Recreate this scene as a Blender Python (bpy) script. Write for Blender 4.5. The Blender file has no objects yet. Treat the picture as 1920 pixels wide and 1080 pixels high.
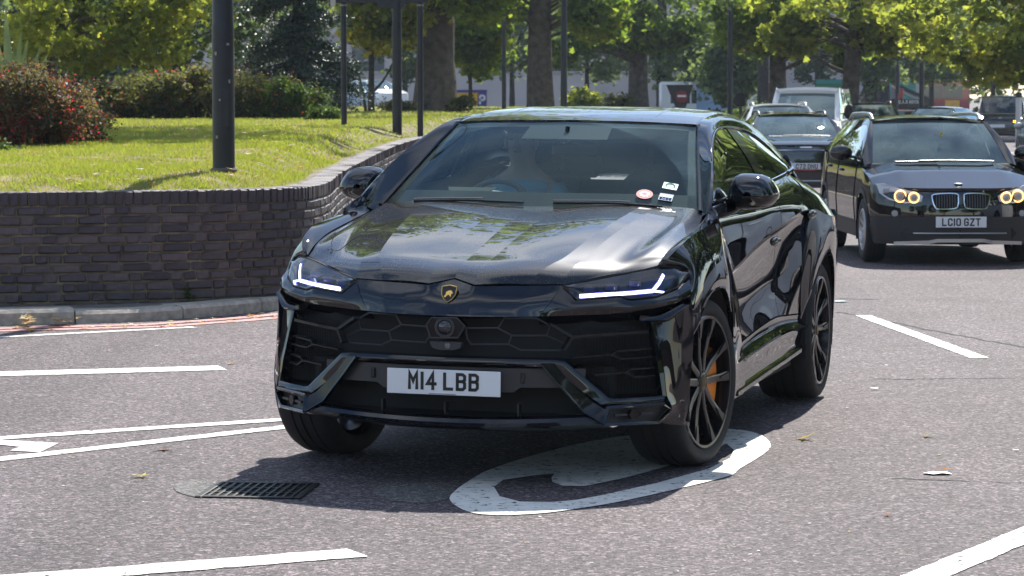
import bpy, bmesh, math, random
import numpy as np
from mathutils import Vector, Matrix, Euler
R = math.radians
rnd = random.Random(7)
rng = np.random.default_rng(11)
S = bpy.context.scene
COL = S.collection

# ------------------------------------------------------------------ camera, sky, sun, exposure
CAM_H = 1.7234
F_PX = 5308.6          # focal length in pixels of a 1920 px wide frame
cam_d = bpy.data.cameras.new("camera")
cam = bpy.data.objects.new("camera", cam_d)
COL.objects.link(cam)
cam.location = (0, 0, CAM_H)
cam.rotation_euler = (R(90 - 3.931), 0, 0)
cam_d.sensor_width = 36
cam_d.lens = 36 * F_PX / 1920
cam_d.clip_start = .1
cam_d.clip_end = 4000
cam_d.dof.use_dof = True
cam_d.dof.focus_distance = 13.4
cam_d.dof.aperture_fstop = 13
S.camera = cam

SUN_EL, SUN_AZ = R(45), R(15)      # azimuth measured from +Y towards +X
world = bpy.data.worlds.new("World")
S.world = world
world.use_nodes = True
wt = world.node_tree
for n in list(wt.nodes): wt.nodes.remove(n)
def wn(t, **k):
    n = wt.nodes.new(t)
    for a, b in k.items(): setattr(n, a, b)
    return n
sky = wn("ShaderNodeTexSky", sky_type='NISHITA', sun_disc=False, sun_elevation=SUN_EL, sun_rotation=SUN_AZ)
sky.altitude = 20; sky.air_density = 1.0; sky.dust_density = .25; sky.ozone_density = 3.5
bg = wn("ShaderNodeBackground"); bg.inputs[1].default_value = .105
out = wn("ShaderNodeOutputWorld")
tc = wn("ShaderNodeTexCoord"); sep = wn("ShaderNodeSeparateXYZ")
mx = wn("ShaderNodeMath", operation='MAXIMUM'); mx.inputs[1].default_value = .06
dv = wn("ShaderNodeVectorMath", operation='DIVIDE'); cmb = wn("ShaderNodeCombineXYZ")
ns = wn("ShaderNodeTexNoise"); ns.inputs['Scale'].default_value = 1.15; ns.inputs['Detail'].default_value = 9; ns.inputs['Roughness'].default_value = .58
mp = wn("ShaderNodeMapping"); mp.inputs['Location'].default_value = (7.7, 2.6, 3.4); mp.inputs['Scale'].default_value = (.62, 1.5, 1)
rp = wn("ShaderNodeValToRGB"); rp.color_ramp.elements[0].position = .48; rp.color_ramp.elements[1].position = .76
hz = wn("ShaderNodeMapRange"); hz.inputs[1].default_value = .0; hz.inputs[2].default_value = .14
ml = wn("ShaderNodeMath", operation='MULTIPLY'); mixw = wn("ShaderNodeMix", data_type='RGBA')
mixw.inputs['B'].default_value = (8.6, 8.8, 9.1, 1)
L = wt.links.new
L(tc.outputs['Generated'], sep.inputs[0]); L(sep.outputs[2], mx.inputs[0])
for i in range(3): L(mx.outputs[0], cmb.inputs[i])
L(tc.outputs['Generated'], dv.inputs[0]); L(cmb.outputs[0], dv.inputs[1])
L(dv.outputs[0], mp.inputs[0]); L(mp.outputs[0], ns.inputs['Vector']); L(ns.outputs['Fac'], rp.inputs[0])
L(sep.outputs[2], hz.inputs[0]); L(rp.outputs[0], ml.inputs[0]); L(hz.outputs[0], ml.inputs[1])
L(ml.outputs[0], mixw.inputs['Factor']); L(sky.outputs[0], mixw.inputs['A']); L(mixw.outputs['Result'], bg.inputs[0]); L(bg.outputs[0], out.inputs[0])

sun_d = bpy.data.lights.new("sun", 'SUN')
sun_d.energy = 4.8; sun_d.angle = R(.53); sun_d.color = (1, .955, .88)
sun = bpy.data.objects.new("sun", sun_d); COL.objects.link(sun)
sv = Vector((math.sin(SUN_AZ) * math.cos(SUN_EL), math.cos(SUN_AZ) * math.cos(SUN_EL), math.sin(SUN_EL)))
sun.rotation_euler = sv.to_track_quat('Z', 'Y').to_euler()
sun.location = sv * 60
S.view_settings.view_transform = 'Standard'
S.view_settings.look = 'None'
S.view_settings.exposure = 0.78
S.view_settings.gamma = 1
S.view_settings.use_curve_mapping = False
cy = S.cycles
cy.max_bounces = 9; cy.diffuse_bounces = 4; cy.glossy_bounces = 4; cy.transmission_bounces = 4; cy.transparent_max_bounces = 16
cy.use_denoising = True
cy.sample_clamp_indirect = 6
cy.caustics_reflective = False; cy.caustics_refractive = False

# ------------------------------------------------------------------ materials
MATS = {}
class NT:
    def __init__(s, m): s.t = m.node_tree
    def n(s, typ, **k):
        x = s.t.nodes.new(typ)
        for a, b in k.items(): setattr(x, a, b)
        return x
    def l(s, a, b): s.t.links.new(a, b)
def mat(name, col, rough=.5, metal=0., spec=.5, coat=0., noise=None, bump=None, attr=None, emit=None, trans=None, coatr=.03, coords='Object'):
    """noise=(scale, amount[, detail]) varies the brightness; bump=(scale, height, strength); attr=colour ramp over the point attribute rnd; trans=translucent share"""
    if name in MATS: return MATS[name]
    m = bpy.data.materials.new(name); m.use_nodes = True; MATS[name] = m
    k = NT(m); b = m.node_tree.nodes['Principled BSDF']
    b.inputs['Base Color'].default_value = (*col, 1); b.inputs['Roughness'].default_value = rough
    b.inputs['Metallic'].default_value = metal; b.inputs['Specular IOR Level'].default_value = spec
    b.inputs['Coat Weight'].default_value = coat; b.inputs['Coat Roughness'].default_value = coatr
    src = None
    if attr:
        a = k.n("ShaderNodeAttribute", attribute_name='rnd'); r = k.n("ShaderNodeValToRGB")
        els = r.color_ramp.elements
        while len(els) < len(attr): els.new(.5)
        for e, (p, c) in zip(els, attr): e.position = p; e.color = (*c, 1)
        k.l(a.outputs['Fac'], r.inputs[0]); src = r.outputs[0]
    if noise or bump:
        t = k.n("ShaderNodeTexCoord")
    if noise:
        nz = k.n("ShaderNodeTexNoise"); nz.inputs['Scale'].default_value = noise[0]; nz.inputs['Detail'].default_value = noise[2] if len(noise) > 2 else 4
        k.l(t.outputs[coords], nz.inputs['Vector'])
        mr = k.n("ShaderNodeMapRange"); mr.inputs[1].default_value = .3; mr.inputs[2].default_value = .7
        mr.inputs[3].default_value = 1 - noise[1]; mr.inputs[4].default_value = 1 + noise[1]
        k.l(nz.outputs['Fac'], mr.inputs[0])
        mu = k.n("ShaderNodeMix", data_type='RGBA', blend_type='MULTIPLY'); mu.inputs['Factor'].default_value = 1
        if src: k.l(src, mu.inputs['A'])
        else: mu.inputs['A'].default_value = (*col, 1)
        k.l(mr.outputs[0], mu.inputs['B']); src = mu.outputs['Result']
    if src: k.l(src, b.inputs['Base Color'])
    if bump:
        bz = k.n("ShaderNodeTexNoise"); bz.inputs['Scale'].default_value = bump[0]; bz.inputs['Detail'].default_value = 4
        k.l(t.outputs[coords], bz.inputs['Vector'])
        bp = k.n("ShaderNodeBump"); bp.inputs['Distance'].default_value = bump[1]; bp.inputs['Strength'].default_value = bump[2]
        k.l(bz.outputs['Fac'], bp.inputs['Height']); k.l(bp.outputs[0], b.inputs['Normal'])
    if emit:
        b.inputs['Emission Color'].default_value = (*emit[0], 1); b.inputs['Emission Strength'].default_value = emit[1]
    if trans:
        o = m.node_tree.nodes['Material Output']; tr = k.n("ShaderNodeBsdfTranslucent"); ms = k.n("ShaderNodeMixShader"); ms.inputs[0].default_value = trans
        if src:
            br = k.n("ShaderNodeMix", data_type='RGBA', blend_type='MULTIPLY'); br.inputs['Factor'].default_value = 1; br.inputs['B'].default_value = (1.75, 1.72, .8, 1)
            k.l(src, br.inputs['A']); k.l(br.outputs['Result'], tr.inputs[0])
        else: tr.inputs[0].default_value = (*col, 1)
        k.l(b.outputs[0], ms.inputs[1]); k.l(tr.outputs[0], ms.inputs[2]); k.l(ms.outputs[0], o.inputs[0])
    return m
def glass(name, tint, dust=0., ior=1.5, gain=1.0, rough=.0, dust_sky_col=(.55, .6, .6), refl=(1, 1, 1), wiper=None):
    """a pane: tinted see-through plus a mirror share by Fresnel and a dust film tinted with sky colour"""
    if name in MATS: return MATS[name]
    m = bpy.data.materials.new(name); m.use_nodes = True; MATS[name] = m
    k = NT(m); o = m.node_tree.nodes['Material Output']; m.node_tree.nodes.remove(m.node_tree.nodes['Principled BSDF'])
    tr = k.n("ShaderNodeBsdfTransparent"); tr.inputs[0].default_value = (*tint, 1)
    gl = k.n("ShaderNodeBsdfGlossy"); gl.inputs['Roughness'].default_value = rough; gl.inputs[0].default_value = (*refl, 1)
    fr = k.n("ShaderNodeFresnel"); fr.inputs[0].default_value = ior
    mg = k.n("ShaderNodeMath", operation='MULTIPLY'); mg.inputs[1].default_value = gain; mg.use_clamp = True
    k.l(fr.outputs[0], mg.inputs[0])
    ms = k.n("ShaderNodeMixShader"); k.l(mg.outputs[0], ms.inputs[0]); k.l(tr.outputs[0], ms.inputs[1]); k.l(gl.outputs[0], ms.inputs[2])
    last = ms.outputs[0]
    if dust:
        df = k.n("ShaderNodeBsdfDiffuse"); df.inputs[0].default_value = (*dust_sky_col, 1)
        t = k.n("ShaderNodeTexCoord"); v = k.n("ShaderNodeTexVoronoi"); v.inputs['Scale'].default_value = 110
        n2 = k.n("ShaderNodeTexNoise"); n2.inputs['Scale'].default_value = 3
        k.l(t.outputs['Object'], v.inputs['Vector']); k.l(t.outputs['Object'], n2.inputs['Vector'])
        lt = k.n("ShaderNodeMapRange"); lt.inputs[1].default_value = .10; lt.inputs[2].default_value = .22; lt.inputs[3].default_value = dust * 5; lt.inputs[4].default_value = dust
        k.l(v.outputs['Distance'], lt.inputs[0])
        m2 = k.n("ShaderNodeMath", operation='MULTIPLY'); k.l(lt.outputs[0], m2.inputs[0])
        r2 = k.n("ShaderNodeMapRange"); r2.inputs[1].default_value = .35; r2.inputs[2].default_value = .65; r2.inputs[3].default_value = .3; r2.inputs[4].default_value = 1.5
        k.l(n2.outputs['Fac'], r2.inputs[0]); k.l(r2.outputs[0], m2.inputs[1])
        if wiper:   # the wiper keeps the inside of its arc clean
            dd = k.n("ShaderNodeVectorMath", operation='DISTANCE'); dd.inputs[1].default_value = wiper[0]; k.l(t.outputs['Object'], dd.inputs[0])
            wr = k.n("ShaderNodeMapRange"); wr.inputs[1].default_value = wiper[1] - .006; wr.inputs[2].default_value = wiper[1] + .006; wr.inputs[3].default_value = .18; wr.inputs[4].default_value = wiper[2]; k.l(dd.outputs['Value'], wr.inputs[0])
            m4 = k.n("ShaderNodeMath", operation='MULTIPLY'); k.l(m2.outputs[0], m4.inputs[0]); k.l(wr.outputs[0], m4.inputs[1]); m2 = m4
        m3 = k.n("ShaderNodeMixShader"); k.l(m2.outputs[0], m3.inputs[0]); k.l(last, m3.inputs[1]); k.l(df.outputs[0], m3.inputs[2]); last = m3.outputs[0]
    k.l(last, o.inputs[0])
    return m
def paint(name, col, dirt=0., coatr=.015, rough=.35, metal=0.):
    """clear-coated car paint with optional dried dust specks"""
    if name in MATS: return MATS[name]
    m = mat(name, col, rough=rough, metal=metal, spec=(.02 if dirt > .3 else 0.) if not metal else .5, coat=1., coatr=coatr)
    m.node_tree.nodes['Principled BSDF'].inputs['Coat IOR'].default_value = 1.72
    if dirt:
        k = NT(m); b = m.node_tree.nodes['Principled BSDF']
        t = k.n("ShaderNodeTexCoord"); v = k.n("ShaderNodeTexVoronoi"); v.inputs['Scale'].default_value = 105; v.inputs['Randomness'].default_value = 1
        n2 = k.n("ShaderNodeTexNoise"); n2.inputs['Scale'].default_value = 5; n2.inputs['Detail'].default_value = 5
        v2 = k.n("ShaderNodeTexVoronoi"); v2.inputs['Scale'].default_value = 230
        for x in (v, n2, v2): k.l(t.outputs['Object'], x.inputs['Vector'])
        def spots(vo, a, bb):
            # cell colour decides the size of the speck so that many cells stay clean
            sp = k.n("ShaderNodeSeparateColor"); k.l(vo.outputs['Color'], sp.inputs[0])
            sz = k.n("ShaderNodeMapRange"); sz.inputs[1].default_value = .35; sz.inputs[2].default_value = 1; sz.inputs[3].default_value = 0; sz.inputs[4].default_value = a
            k.l(sp.outputs[0], sz.inputs[0])
            le = k.n("ShaderNodeMath", operation='LESS_THAN'); k.l(vo.outputs['Distance'], le.inputs[0]); k.l(sz.outputs[0], le.inputs[1])
            mm = k.n("ShaderNodeMath", operation='MULTIPLY'); k.l(le.outputs[0], mm.inputs[0]); mm.inputs[1].default_value = bb
            return mm.outputs[0]
        ad = k.n("ShaderNodeMath", operation='MAXIMUM'); k.l(spots(v, .30, .62), ad.inputs[0]); k.l(spots(v2, .42, .5), ad.inputs[1])
        nr = k.n("ShaderNodeMapRange"); nr.inputs[1].default_value = .38; nr.inputs[2].default_value = .62; nr.inputs[3].default_value = .15; nr.inputs[4].default_value = 1
        k.l(n2.outputs['Fac'], nr.inputs[0])
        mu = k.n("ShaderNodeMath", operation='MULTIPLY'); k.l(ad.outputs[0], mu.inputs[0]); k.l(nr.outputs[0], mu.inputs[1])
        m2 = k.n("ShaderNodeMath", operation='MULTIPLY_ADD'); k.l(mu.outputs[0], m2.inputs[0]); m2.inputs[1].default_value = dirt; m2.inputs[2].default_value = .045 * dirt
        df = k.n("ShaderNodeBsdfDiffuse"); df.inputs[0].default_value = (.36, .33, .28, 1)
        ms = k.n("ShaderNodeMixShader"); o = m.node_tree.nodes['Material Output']
        k.l(m2.outputs[0], ms.inputs[0]); k.l(b.outputs[0], ms.inputs[1]); k.l(df.outputs[0], ms.inputs[2]); k.l(ms.outputs[0], o.inputs[0])
    return m

# ------------------------------------------------------------------ mesh helpers
class MB:
    """collects shapes, links them as ONE mesh object"""
    def __init__(s): s.v = []; s.f = []; s.a = []; s.val = 0.
    def add(s, V, Fc):
        o = len(s.v); s.v.extend([tuple(map(float, p)) for p in V]); s.f.extend([tuple(i + o for i in f) for f in Fc]); s.a.extend([s.val] * len(V)); return s
    def grid(s, G, flip=False, loop=False):
        nu, nv = G.shape[:2]; F = []
        for i in range(nu - 1):
            for j in range(nv - (0 if loop else 1)):
                j2 = (j + 1) % nv
                q = (i * nv + j, (i + 1) * nv + j, (i + 1) * nv + j2, i * nv + j2)
                F.append(q[::-1] if flip else q)
        return s.add(G.reshape(-1, 3), F)
    def box(s, c, d, M=None, bev=0.):
        x, y, z = [h / 2 for h in d]
        if bev <= 0:
            V = [(a, b, e) for a in (-x, x) for b in (-y, y) for e in (-z, z)]
            F = [(0, 1, 3, 2), (4, 6, 7, 5), (0, 4, 5, 1), (2, 3, 7, 6), (0, 2, 6, 4), (1, 5, 7, 3)]
        else:
            b = min(bev, x * .9, y * .9, z * .9); V = []; idx = {}
            for a in (-1, 1):
                for q in (-1, 1):
                    for e in (-1, 1):
                        for ax in range(3):
                            p = [a * (x - b), q * (y - b), e * (z - b)]; p[ax] = (a * x, q * y, e * z)[ax]
                            idx[(a, q, e, ax)] = len(V); V.append(tuple(p))
            F = []
            for ax in range(3):
                o = [i for i in range(3) if i != ax]
                for sg in (-1, 1):
                    cyc = [(-1, -1), (1, -1), (1, 1), (-1, 1)]; q = []
                    for u, w in cyc:
                        k = [0, 0, 0]; k[ax] = sg; k[o[0]] = u; k[o[1]] = w; q.append(idx[(*k, ax)])
                    par = sg * (1 if ax != 1 else -1)
                    F.append(tuple(q if par > 0 else q[::-1]))
            for ax in range(3):
                o = [i for i in range(3) if i != ax]
                for u in (-1, 1):
                    for w in (-1, 1):
                        k1 = [0, 0, 0]; k1[ax] = -1; k1[o[0]] = u; k1[o[1]] = w; k2 = list(k1); k2[ax] = 1
                        F.append((idx[(*k1, o[0])], idx[(*k2, o[0])], idx[(*k2, o[1])], idx[(*k1, o[1])]))
            for a in (-1, 1):
                for q in (-1, 1):
                    for e in (-1, 1): F.append(tuple(idx[(a, q, e, ax)] for ax in range(3)))
        V = [Vector(p) for p in V]
        if M is not None: V = [M @ p for p in V]
        return s.add([p + Vector(c) for p in V], F)
    def tube(s, P, r, n=8, cap=True, flat=1.):
        P = [Vector(p) for p in P]; m = len(P); rr = r if hasattr(r, '__len__') else [r] * m
        up = None; G = []
        for i, p in enumerate(P):
            t = (P[min(i + 1, m - 1)] - P[max(i - 1, 0)]).normalized()
            if up is None: up = Vector((0, 0, 1)) if abs(t.z) < .9 else Vector((1, 0, 0))
            a = t.cross(up).normalized(); up = a.cross(t).normalized()
            G.append([p + (a * math.cos(q) + up * math.sin(q) * flat) * rr[i] for q in [2 * math.pi * j / n for j in range(n)]])
        G = np.array([[tuple(x) for x in g] for g in G]); o = len(s.v)
        s.grid(G, loop=True)
        if cap:
            s.f.append(tuple(o + j for j in range(n))); s.f.append(tuple(o + (m - 1) * n + j for j in range(n))[::-1])
        return s
    def lathe(s, prof, c, axis='z', n=24, M=None):
        """prof: (radius, height) pairs"""
        G = np.zeros((len(prof), n, 3))
        for i, (r, h) in enumerate(prof):
            for j in range(n):
                q = 2 * math.pi * j / n; a, b = r * math.cos(q), r * math.sin(q)
                p = {'z': (a, b, h), 'y': (b, h, a), 'x': (h, a, b)}[axis]
                p = Vector(p)
                if M is not None: p = M @ p
                G[i, j] = p + Vector(c)
        return s.grid(G, loop=True)
    def prism(s, poly, d):
        """flat polygon (3D points) pushed along vector d"""
        n = len(poly); A = [Vector(p) for p in poly]; B = [p + Vector(d) for p in A]
        F = [tuple(range(n))[::-1], tuple(range(n, 2 * n))] + [(i, (i + 1) % n, (i + 1) % n + n, i + n) for i in range(n)]
        return s.add(A + B, F)
    def beam(s, P, w, t, nrm):
        """flat bar of width w along the polyline P, lying across nrm, thickness t along nrm"""
        P = [Vector(p) for p in P]; nrm = Vector(nrm).normalized(); m = len(P); secs = []
        for i, p in enumerate(P):
            d1 = (p - P[i - 1]).normalized() if i else (P[1] - p).normalized(); d2 = (P[i + 1] - p).normalized() if i < m - 1 else d1
            d = (d1 + d2).normalized(); sd = nrm.cross(d).normalized(); k = 1 / max(.35, sd.dot(nrm.cross(d1).normalized()))
            ww = (w[i] if hasattr(w, '__len__') else w) / 2
            secs.append([p - sd * ww * k, p + sd * ww * k, p + sd * ww * k + nrm * t, p - sd * ww * k + nrm * t])
        G = np.array([[tuple(q) for q in c] for c in secs]); o = len(s.v); s.grid(G, loop=True)
        s.f.append((o, o + 1, o + 2, o + 3)); e = o + (m - 1) * 4; s.f.append((e + 3, e + 2, e + 1, e)); return s
    def ell(s, c, r, n=12, m=8, M=None):
        G = np.zeros((m + 1, n, 3))
        for i in range(m + 1):
            th = math.pi * i / m
            for j in range(n):
                q = 2 * math.pi * j / n; p = Vector((r[0] * math.sin(th) * math.cos(q), r[1] * math.sin(th) * math.sin(q), r[2] * math.cos(th)))
                if M is not None: p = M @ p
                G[i, j] = p + Vector(c)
        return s.grid(G, loop=True)
    def build(s, name, m, parent=None, smooth=True, sharp=35, normals=True):
        me = bpy.data.meshes.new(name); me.from_pydata(s.v, [], s.f)
        if any(s.a):
            at = me.attributes.new('rnd', 'FLOAT', 'POINT'); at.data.foreach_set('value', s.a)
        if normals:
            b = bmesh.new(); b.from_mesh(me); bmesh.ops.recalc_face_normals(b, faces=b.faces); b.to_mesh(me); b.free()
        if smooth:
            me.polygons.foreach_set('use_smooth', [True] * len(me.polygons)); me.set_sharp_from_angle(angle=R(sharp))
        me.materials.append(m)
        return link(name, me, parent)
def link(name, me, parent=None):
    o = bpy.data.objects.new(name, me); COL.objects.link(o)
    if parent is not None: o.parent = parent
    return o
def tag(o, label, cat, group=None):
    o['label'] = label; o['category'] = cat
    if group: o['group'] = group
    return o
def struct(o): o['kind'] = 'structure'; return o
def stuff(o): o['kind'] = 'stuff'; return o
def thing(name, label, cat, loc=(0, 0, 0), rz=0., group=None):
    o = bpy.data.objects.new(name, None); COL.objects.link(o); o.empty_display_size = .2
    o.location = loc; o.rotation_euler = (0, 0, rz); return tag(o, label, cat, group)
def kids(o): return [c for c in bpy.data.objects if c.parent is o]
def copy_tree(root, loc, rz, label, group=None, sc=None, name=None):
    kidmap = {}
    for c in bpy.data.objects:
        if c.parent is not None: kidmap.setdefault(c.parent.name, []).append(c)
    r = root.copy(); COL.objects.link(r); r.location = loc; r.rotation_euler = (0, 0, rz); r['label'] = label
    if name: r.name = name
    if sc: r.scale = sc
    if group: r['group'] = group
    for c in kidmap.get(root.name, []):
        d = c.copy(); COL.objects.link(d); d.parent = r
        for g in kidmap.get(c.name, []):
            e = g.copy(); COL.objects.link(e); e.parent = d
    return r
def spl(P, n):
    """uniform Catmull-Rom through the points, sampled by control index"""
    P = np.asarray(P, float); k = len(P)
    if k == 2: return P[0] + (P[1] - P[0]) * np.linspace(0, 1, n)[:, None]
    Q = np.vstack([2 * P[0] - P[1], P, 2 * P[-1] - P[-2]])
    t = np.linspace(0, k - 1, n); i = np.minimum(t.astype(int), k - 2); u = (t - i)[:, None]
    a, b, c, d = Q[i], Q[i + 1], Q[i + 2], Q[i + 3]
    return .5 * (2 * b + (c - a) * u + (2 * a - 5 * b + 4 * c - d) * u * u + (3 * b - a - 3 * c + d) * u ** 3)
def lin(P, n):
    P = np.asarray(P, float); k = len(P); t = np.linspace(0, k - 1, n); i = np.minimum(t.astype(int), k - 2); u = (t - i)[:, None]
    return P[i] * (1 - u) + P[i + 1] * u
def loft(curves, nu, nv, f=spl):
    C = np.array([f(c, nu) for c in curves])          # (k,nu,3)
    return np.array([spl(C[:, i], nv) for i in range(nu)])   # (nu,nv,3)
def mir(G): return G * np.array([1, -1, 1.])
def full(G): return np.concatenate([mir(G)[:, ::-1][:, :-1], G], axis=1)
def gnormals(G):
    du = np.gradient(G, axis=0); dv = np.gradient(G, axis=1); n = np.cross(du, dv); return n / (np.linalg.norm(n, axis=2, keepdims=True) + 1e-9)
def panel(name, Gs, m, parent, centre=(-1.5, 0, .7), fl=.014, rot=None, skirt=True):
    """sheet-metal panel from one or more grids, rims turned inwards so that the gaps between panels have depth"""
    b = MB()
    for G in (Gs if isinstance(Gs, list) else [Gs]):
        N = gnormals(G); flip = float(((G - np.array(centre)) * N).sum(2).mean()) < 0
        if flip: N = -N
        b.grid(G, flip=flip)
        if skirt and fl:
            nu, nv = G.shape[:2]
            ring = [(i, 0) for i in range(nu)] + [(nu - 1, j) for j in range(1, nv)] + [(i, nv - 1) for i in range(nu - 2, -1, -1)] + [(0, j) for j in range(nv - 2, 0, -1)]
            A = np.array([G[i, j] for i, j in ring]); B = np.array([G[i, j] - N[i, j] * fl for i, j in ring])
            b.grid(np.stack([np.vstack([A, A[:1]]), np.vstack([B, B[:1]])], 1), flip=not flip)
    o = b.build(name, m, parent, sharp=28, normals=False)
    if rot: o.rotation_euler = rot
    return o

# ------------------------------------------------------------------ block lettering (strokes on a 1 x 2 cell)
GL = {'M': [[(0, 0), (0, 2), (.5, .9), (1, 2), (1, 0)]], '1': [[(.5, 0), (.5, 2)]], 'I': [[(.5, 0), (.5, 2)]], '4': [[(.74, 0), (.74, 2), (0, .62), (1.05, .62)]],
 'L': [[(0, 2), (0, 0), (.95, 0)]], 'B': [[(0, 0), (0, 2), (.72, 2), (1, 1.78), (1, 1.28), (.76, 1.06), (0, 1.06)], [(.76, 1.06), (1, .84), (1, .24), (.74, 0), (0, 0)]],
 'C': [[(1, 1.55), (1, 1.8), (.78, 2), (.22, 2), (0, 1.78), (0, .22), (.22, 0), (.78, 0), (1, .2), (1, .45)]],
 '0': [[(.22, 0), (0, .22), (0, 1.78), (.22, 2), (.78, 2), (1, 1.78), (1, .22), (.78, 0), (.22, 0)]], 'O': [[(.22, 0), (0, .22), (0, 1.78), (.22, 2), (.78, 2), (1, 1.78), (1, .22), (.78, 0), (.22, 0)]],
 'G': [[(1, 1.6), (1, 1.8), (.78, 2), (.22, 2), (0, 1.78), (0, .22), (.22, 0), (.78, 0), (1, .2), (1, .95), (.55, .95)]],
 'Z': [[(0, 2), (1, 2), (0, 0), (1, 0)]], 'T': [[(0, 2), (1, 2)], [(.5, 2), (.5, 0)]], '7': [[(0, 2), (1, 2), (.4, 0)]],
 '2': [[(0, 1.6), (0, 1.8), (.22, 2), (.78, 2), (1, 1.78), (1, 1.3), (0, .3), (0, 0), (1, 0)]], 'D': [[(0, 0), (0, 2), (.7, 2), (1, 1.7), (1, .3), (.7, 0), (0, 0)]],
 'N': [[(0, 0), (0, 2), (1, 0), (1, 2)]], 'U': [[(0, 2), (0, .22), (.22, 0), (.78, 0), (1, .22), (1, 2)]], 'A': [[(0, 0), (.5, 2), (1, 0)], [(.2, .7), (.8, .7)]],
 'R': [[(0, 0), (0, 2), (.75, 2), (1, 1.75), (1, 1.25), (.75, 1), (0, 1)], [(.6, 1), (1, 0)]], 'S': [[(1, 1.65), (.78, 2), (.22, 2), (0, 1.75), (0, 1.3), (1, .75), (1, .25), (.78, 0), (.22, 0), (0, .35)]],
 'P': [[(0, 0), (0, 2), (.75, 2), (1, 1.75), (1, 1.1), (.75, .85), (0, .85)]], '3': [[(0, 1.65), (.22, 2), (.78, 2), (1, 1.75), (1, 1.3), (.75, 1.05), (.4, 1.05)], [(.75, 1.05), (1, .8), (1, .25), (.78, 0), (.22, 0), (0, .35)]],
 'E': [[(1, 0), (0, 0), (0, 2), (1, 2)], [(0, 1.05), (.8, 1.05)]], '.': [[(.3, 0), (.3, .15)]], '6': [[(1, 1.75), (.78, 2), (.22, 2), (0, 1.75), (0, .22), (.22, 0), (.78, 0), (1, .22), (1, .85), (.78, 1.1), (0, 1.1)]]}
def text(name, txt, h, m, parent, M, stroke=.18, wide=.62, gap=.14, space=.42, t=.0015):
    """lettering h tall centred on M (x right, y up, z out of the surface)"""
    cw = h * wide; st = h * stroke; x = 0; items = []
    for ch in txt:
        if ch == ' ': x += space * h - gap * h; continue
        nw = st if ch in '1I.' else cw
        items.append((ch, x, nw)); x += nw + gap * h
    tot = x - gap * h; b = MB()
    for k, (ch, x0, nw) in enumerate(items):
        for line in GL[ch]:
            pts = []
            for u, v in line:
                px = x0 + (nw / 2 if ch in '1I.' else st / 2 + u * (cw - st)) - tot / 2
                pts.append((px, st / 2 + v / 2 * (h - st) - h / 2, 0))
            if pts[0] != pts[-1]:
                for e, i in ((0, 1), (-1, -2)):
                    d = Vector(pts[e]) - Vector(pts[i]); d.normalize(); pts[e] = tuple(Vector(pts[e]) + d * st / 2)
            b.beam(pts, st, t + .00005 * k, (0, 0, 1))
    b.v = [tuple(M @ Vector(p)) for p in b.v]
    return b.build(name, m, parent, smooth=False)
def at(px, D): return (px - 960) / F_PX * D            # sideways place of an image column at distance D
def zg(y): return float(np.interp(y, [14, 120, 170, 420], [0, -.265, .1, .1]))    # the road dips slightly behind the car and rises again far away

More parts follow.
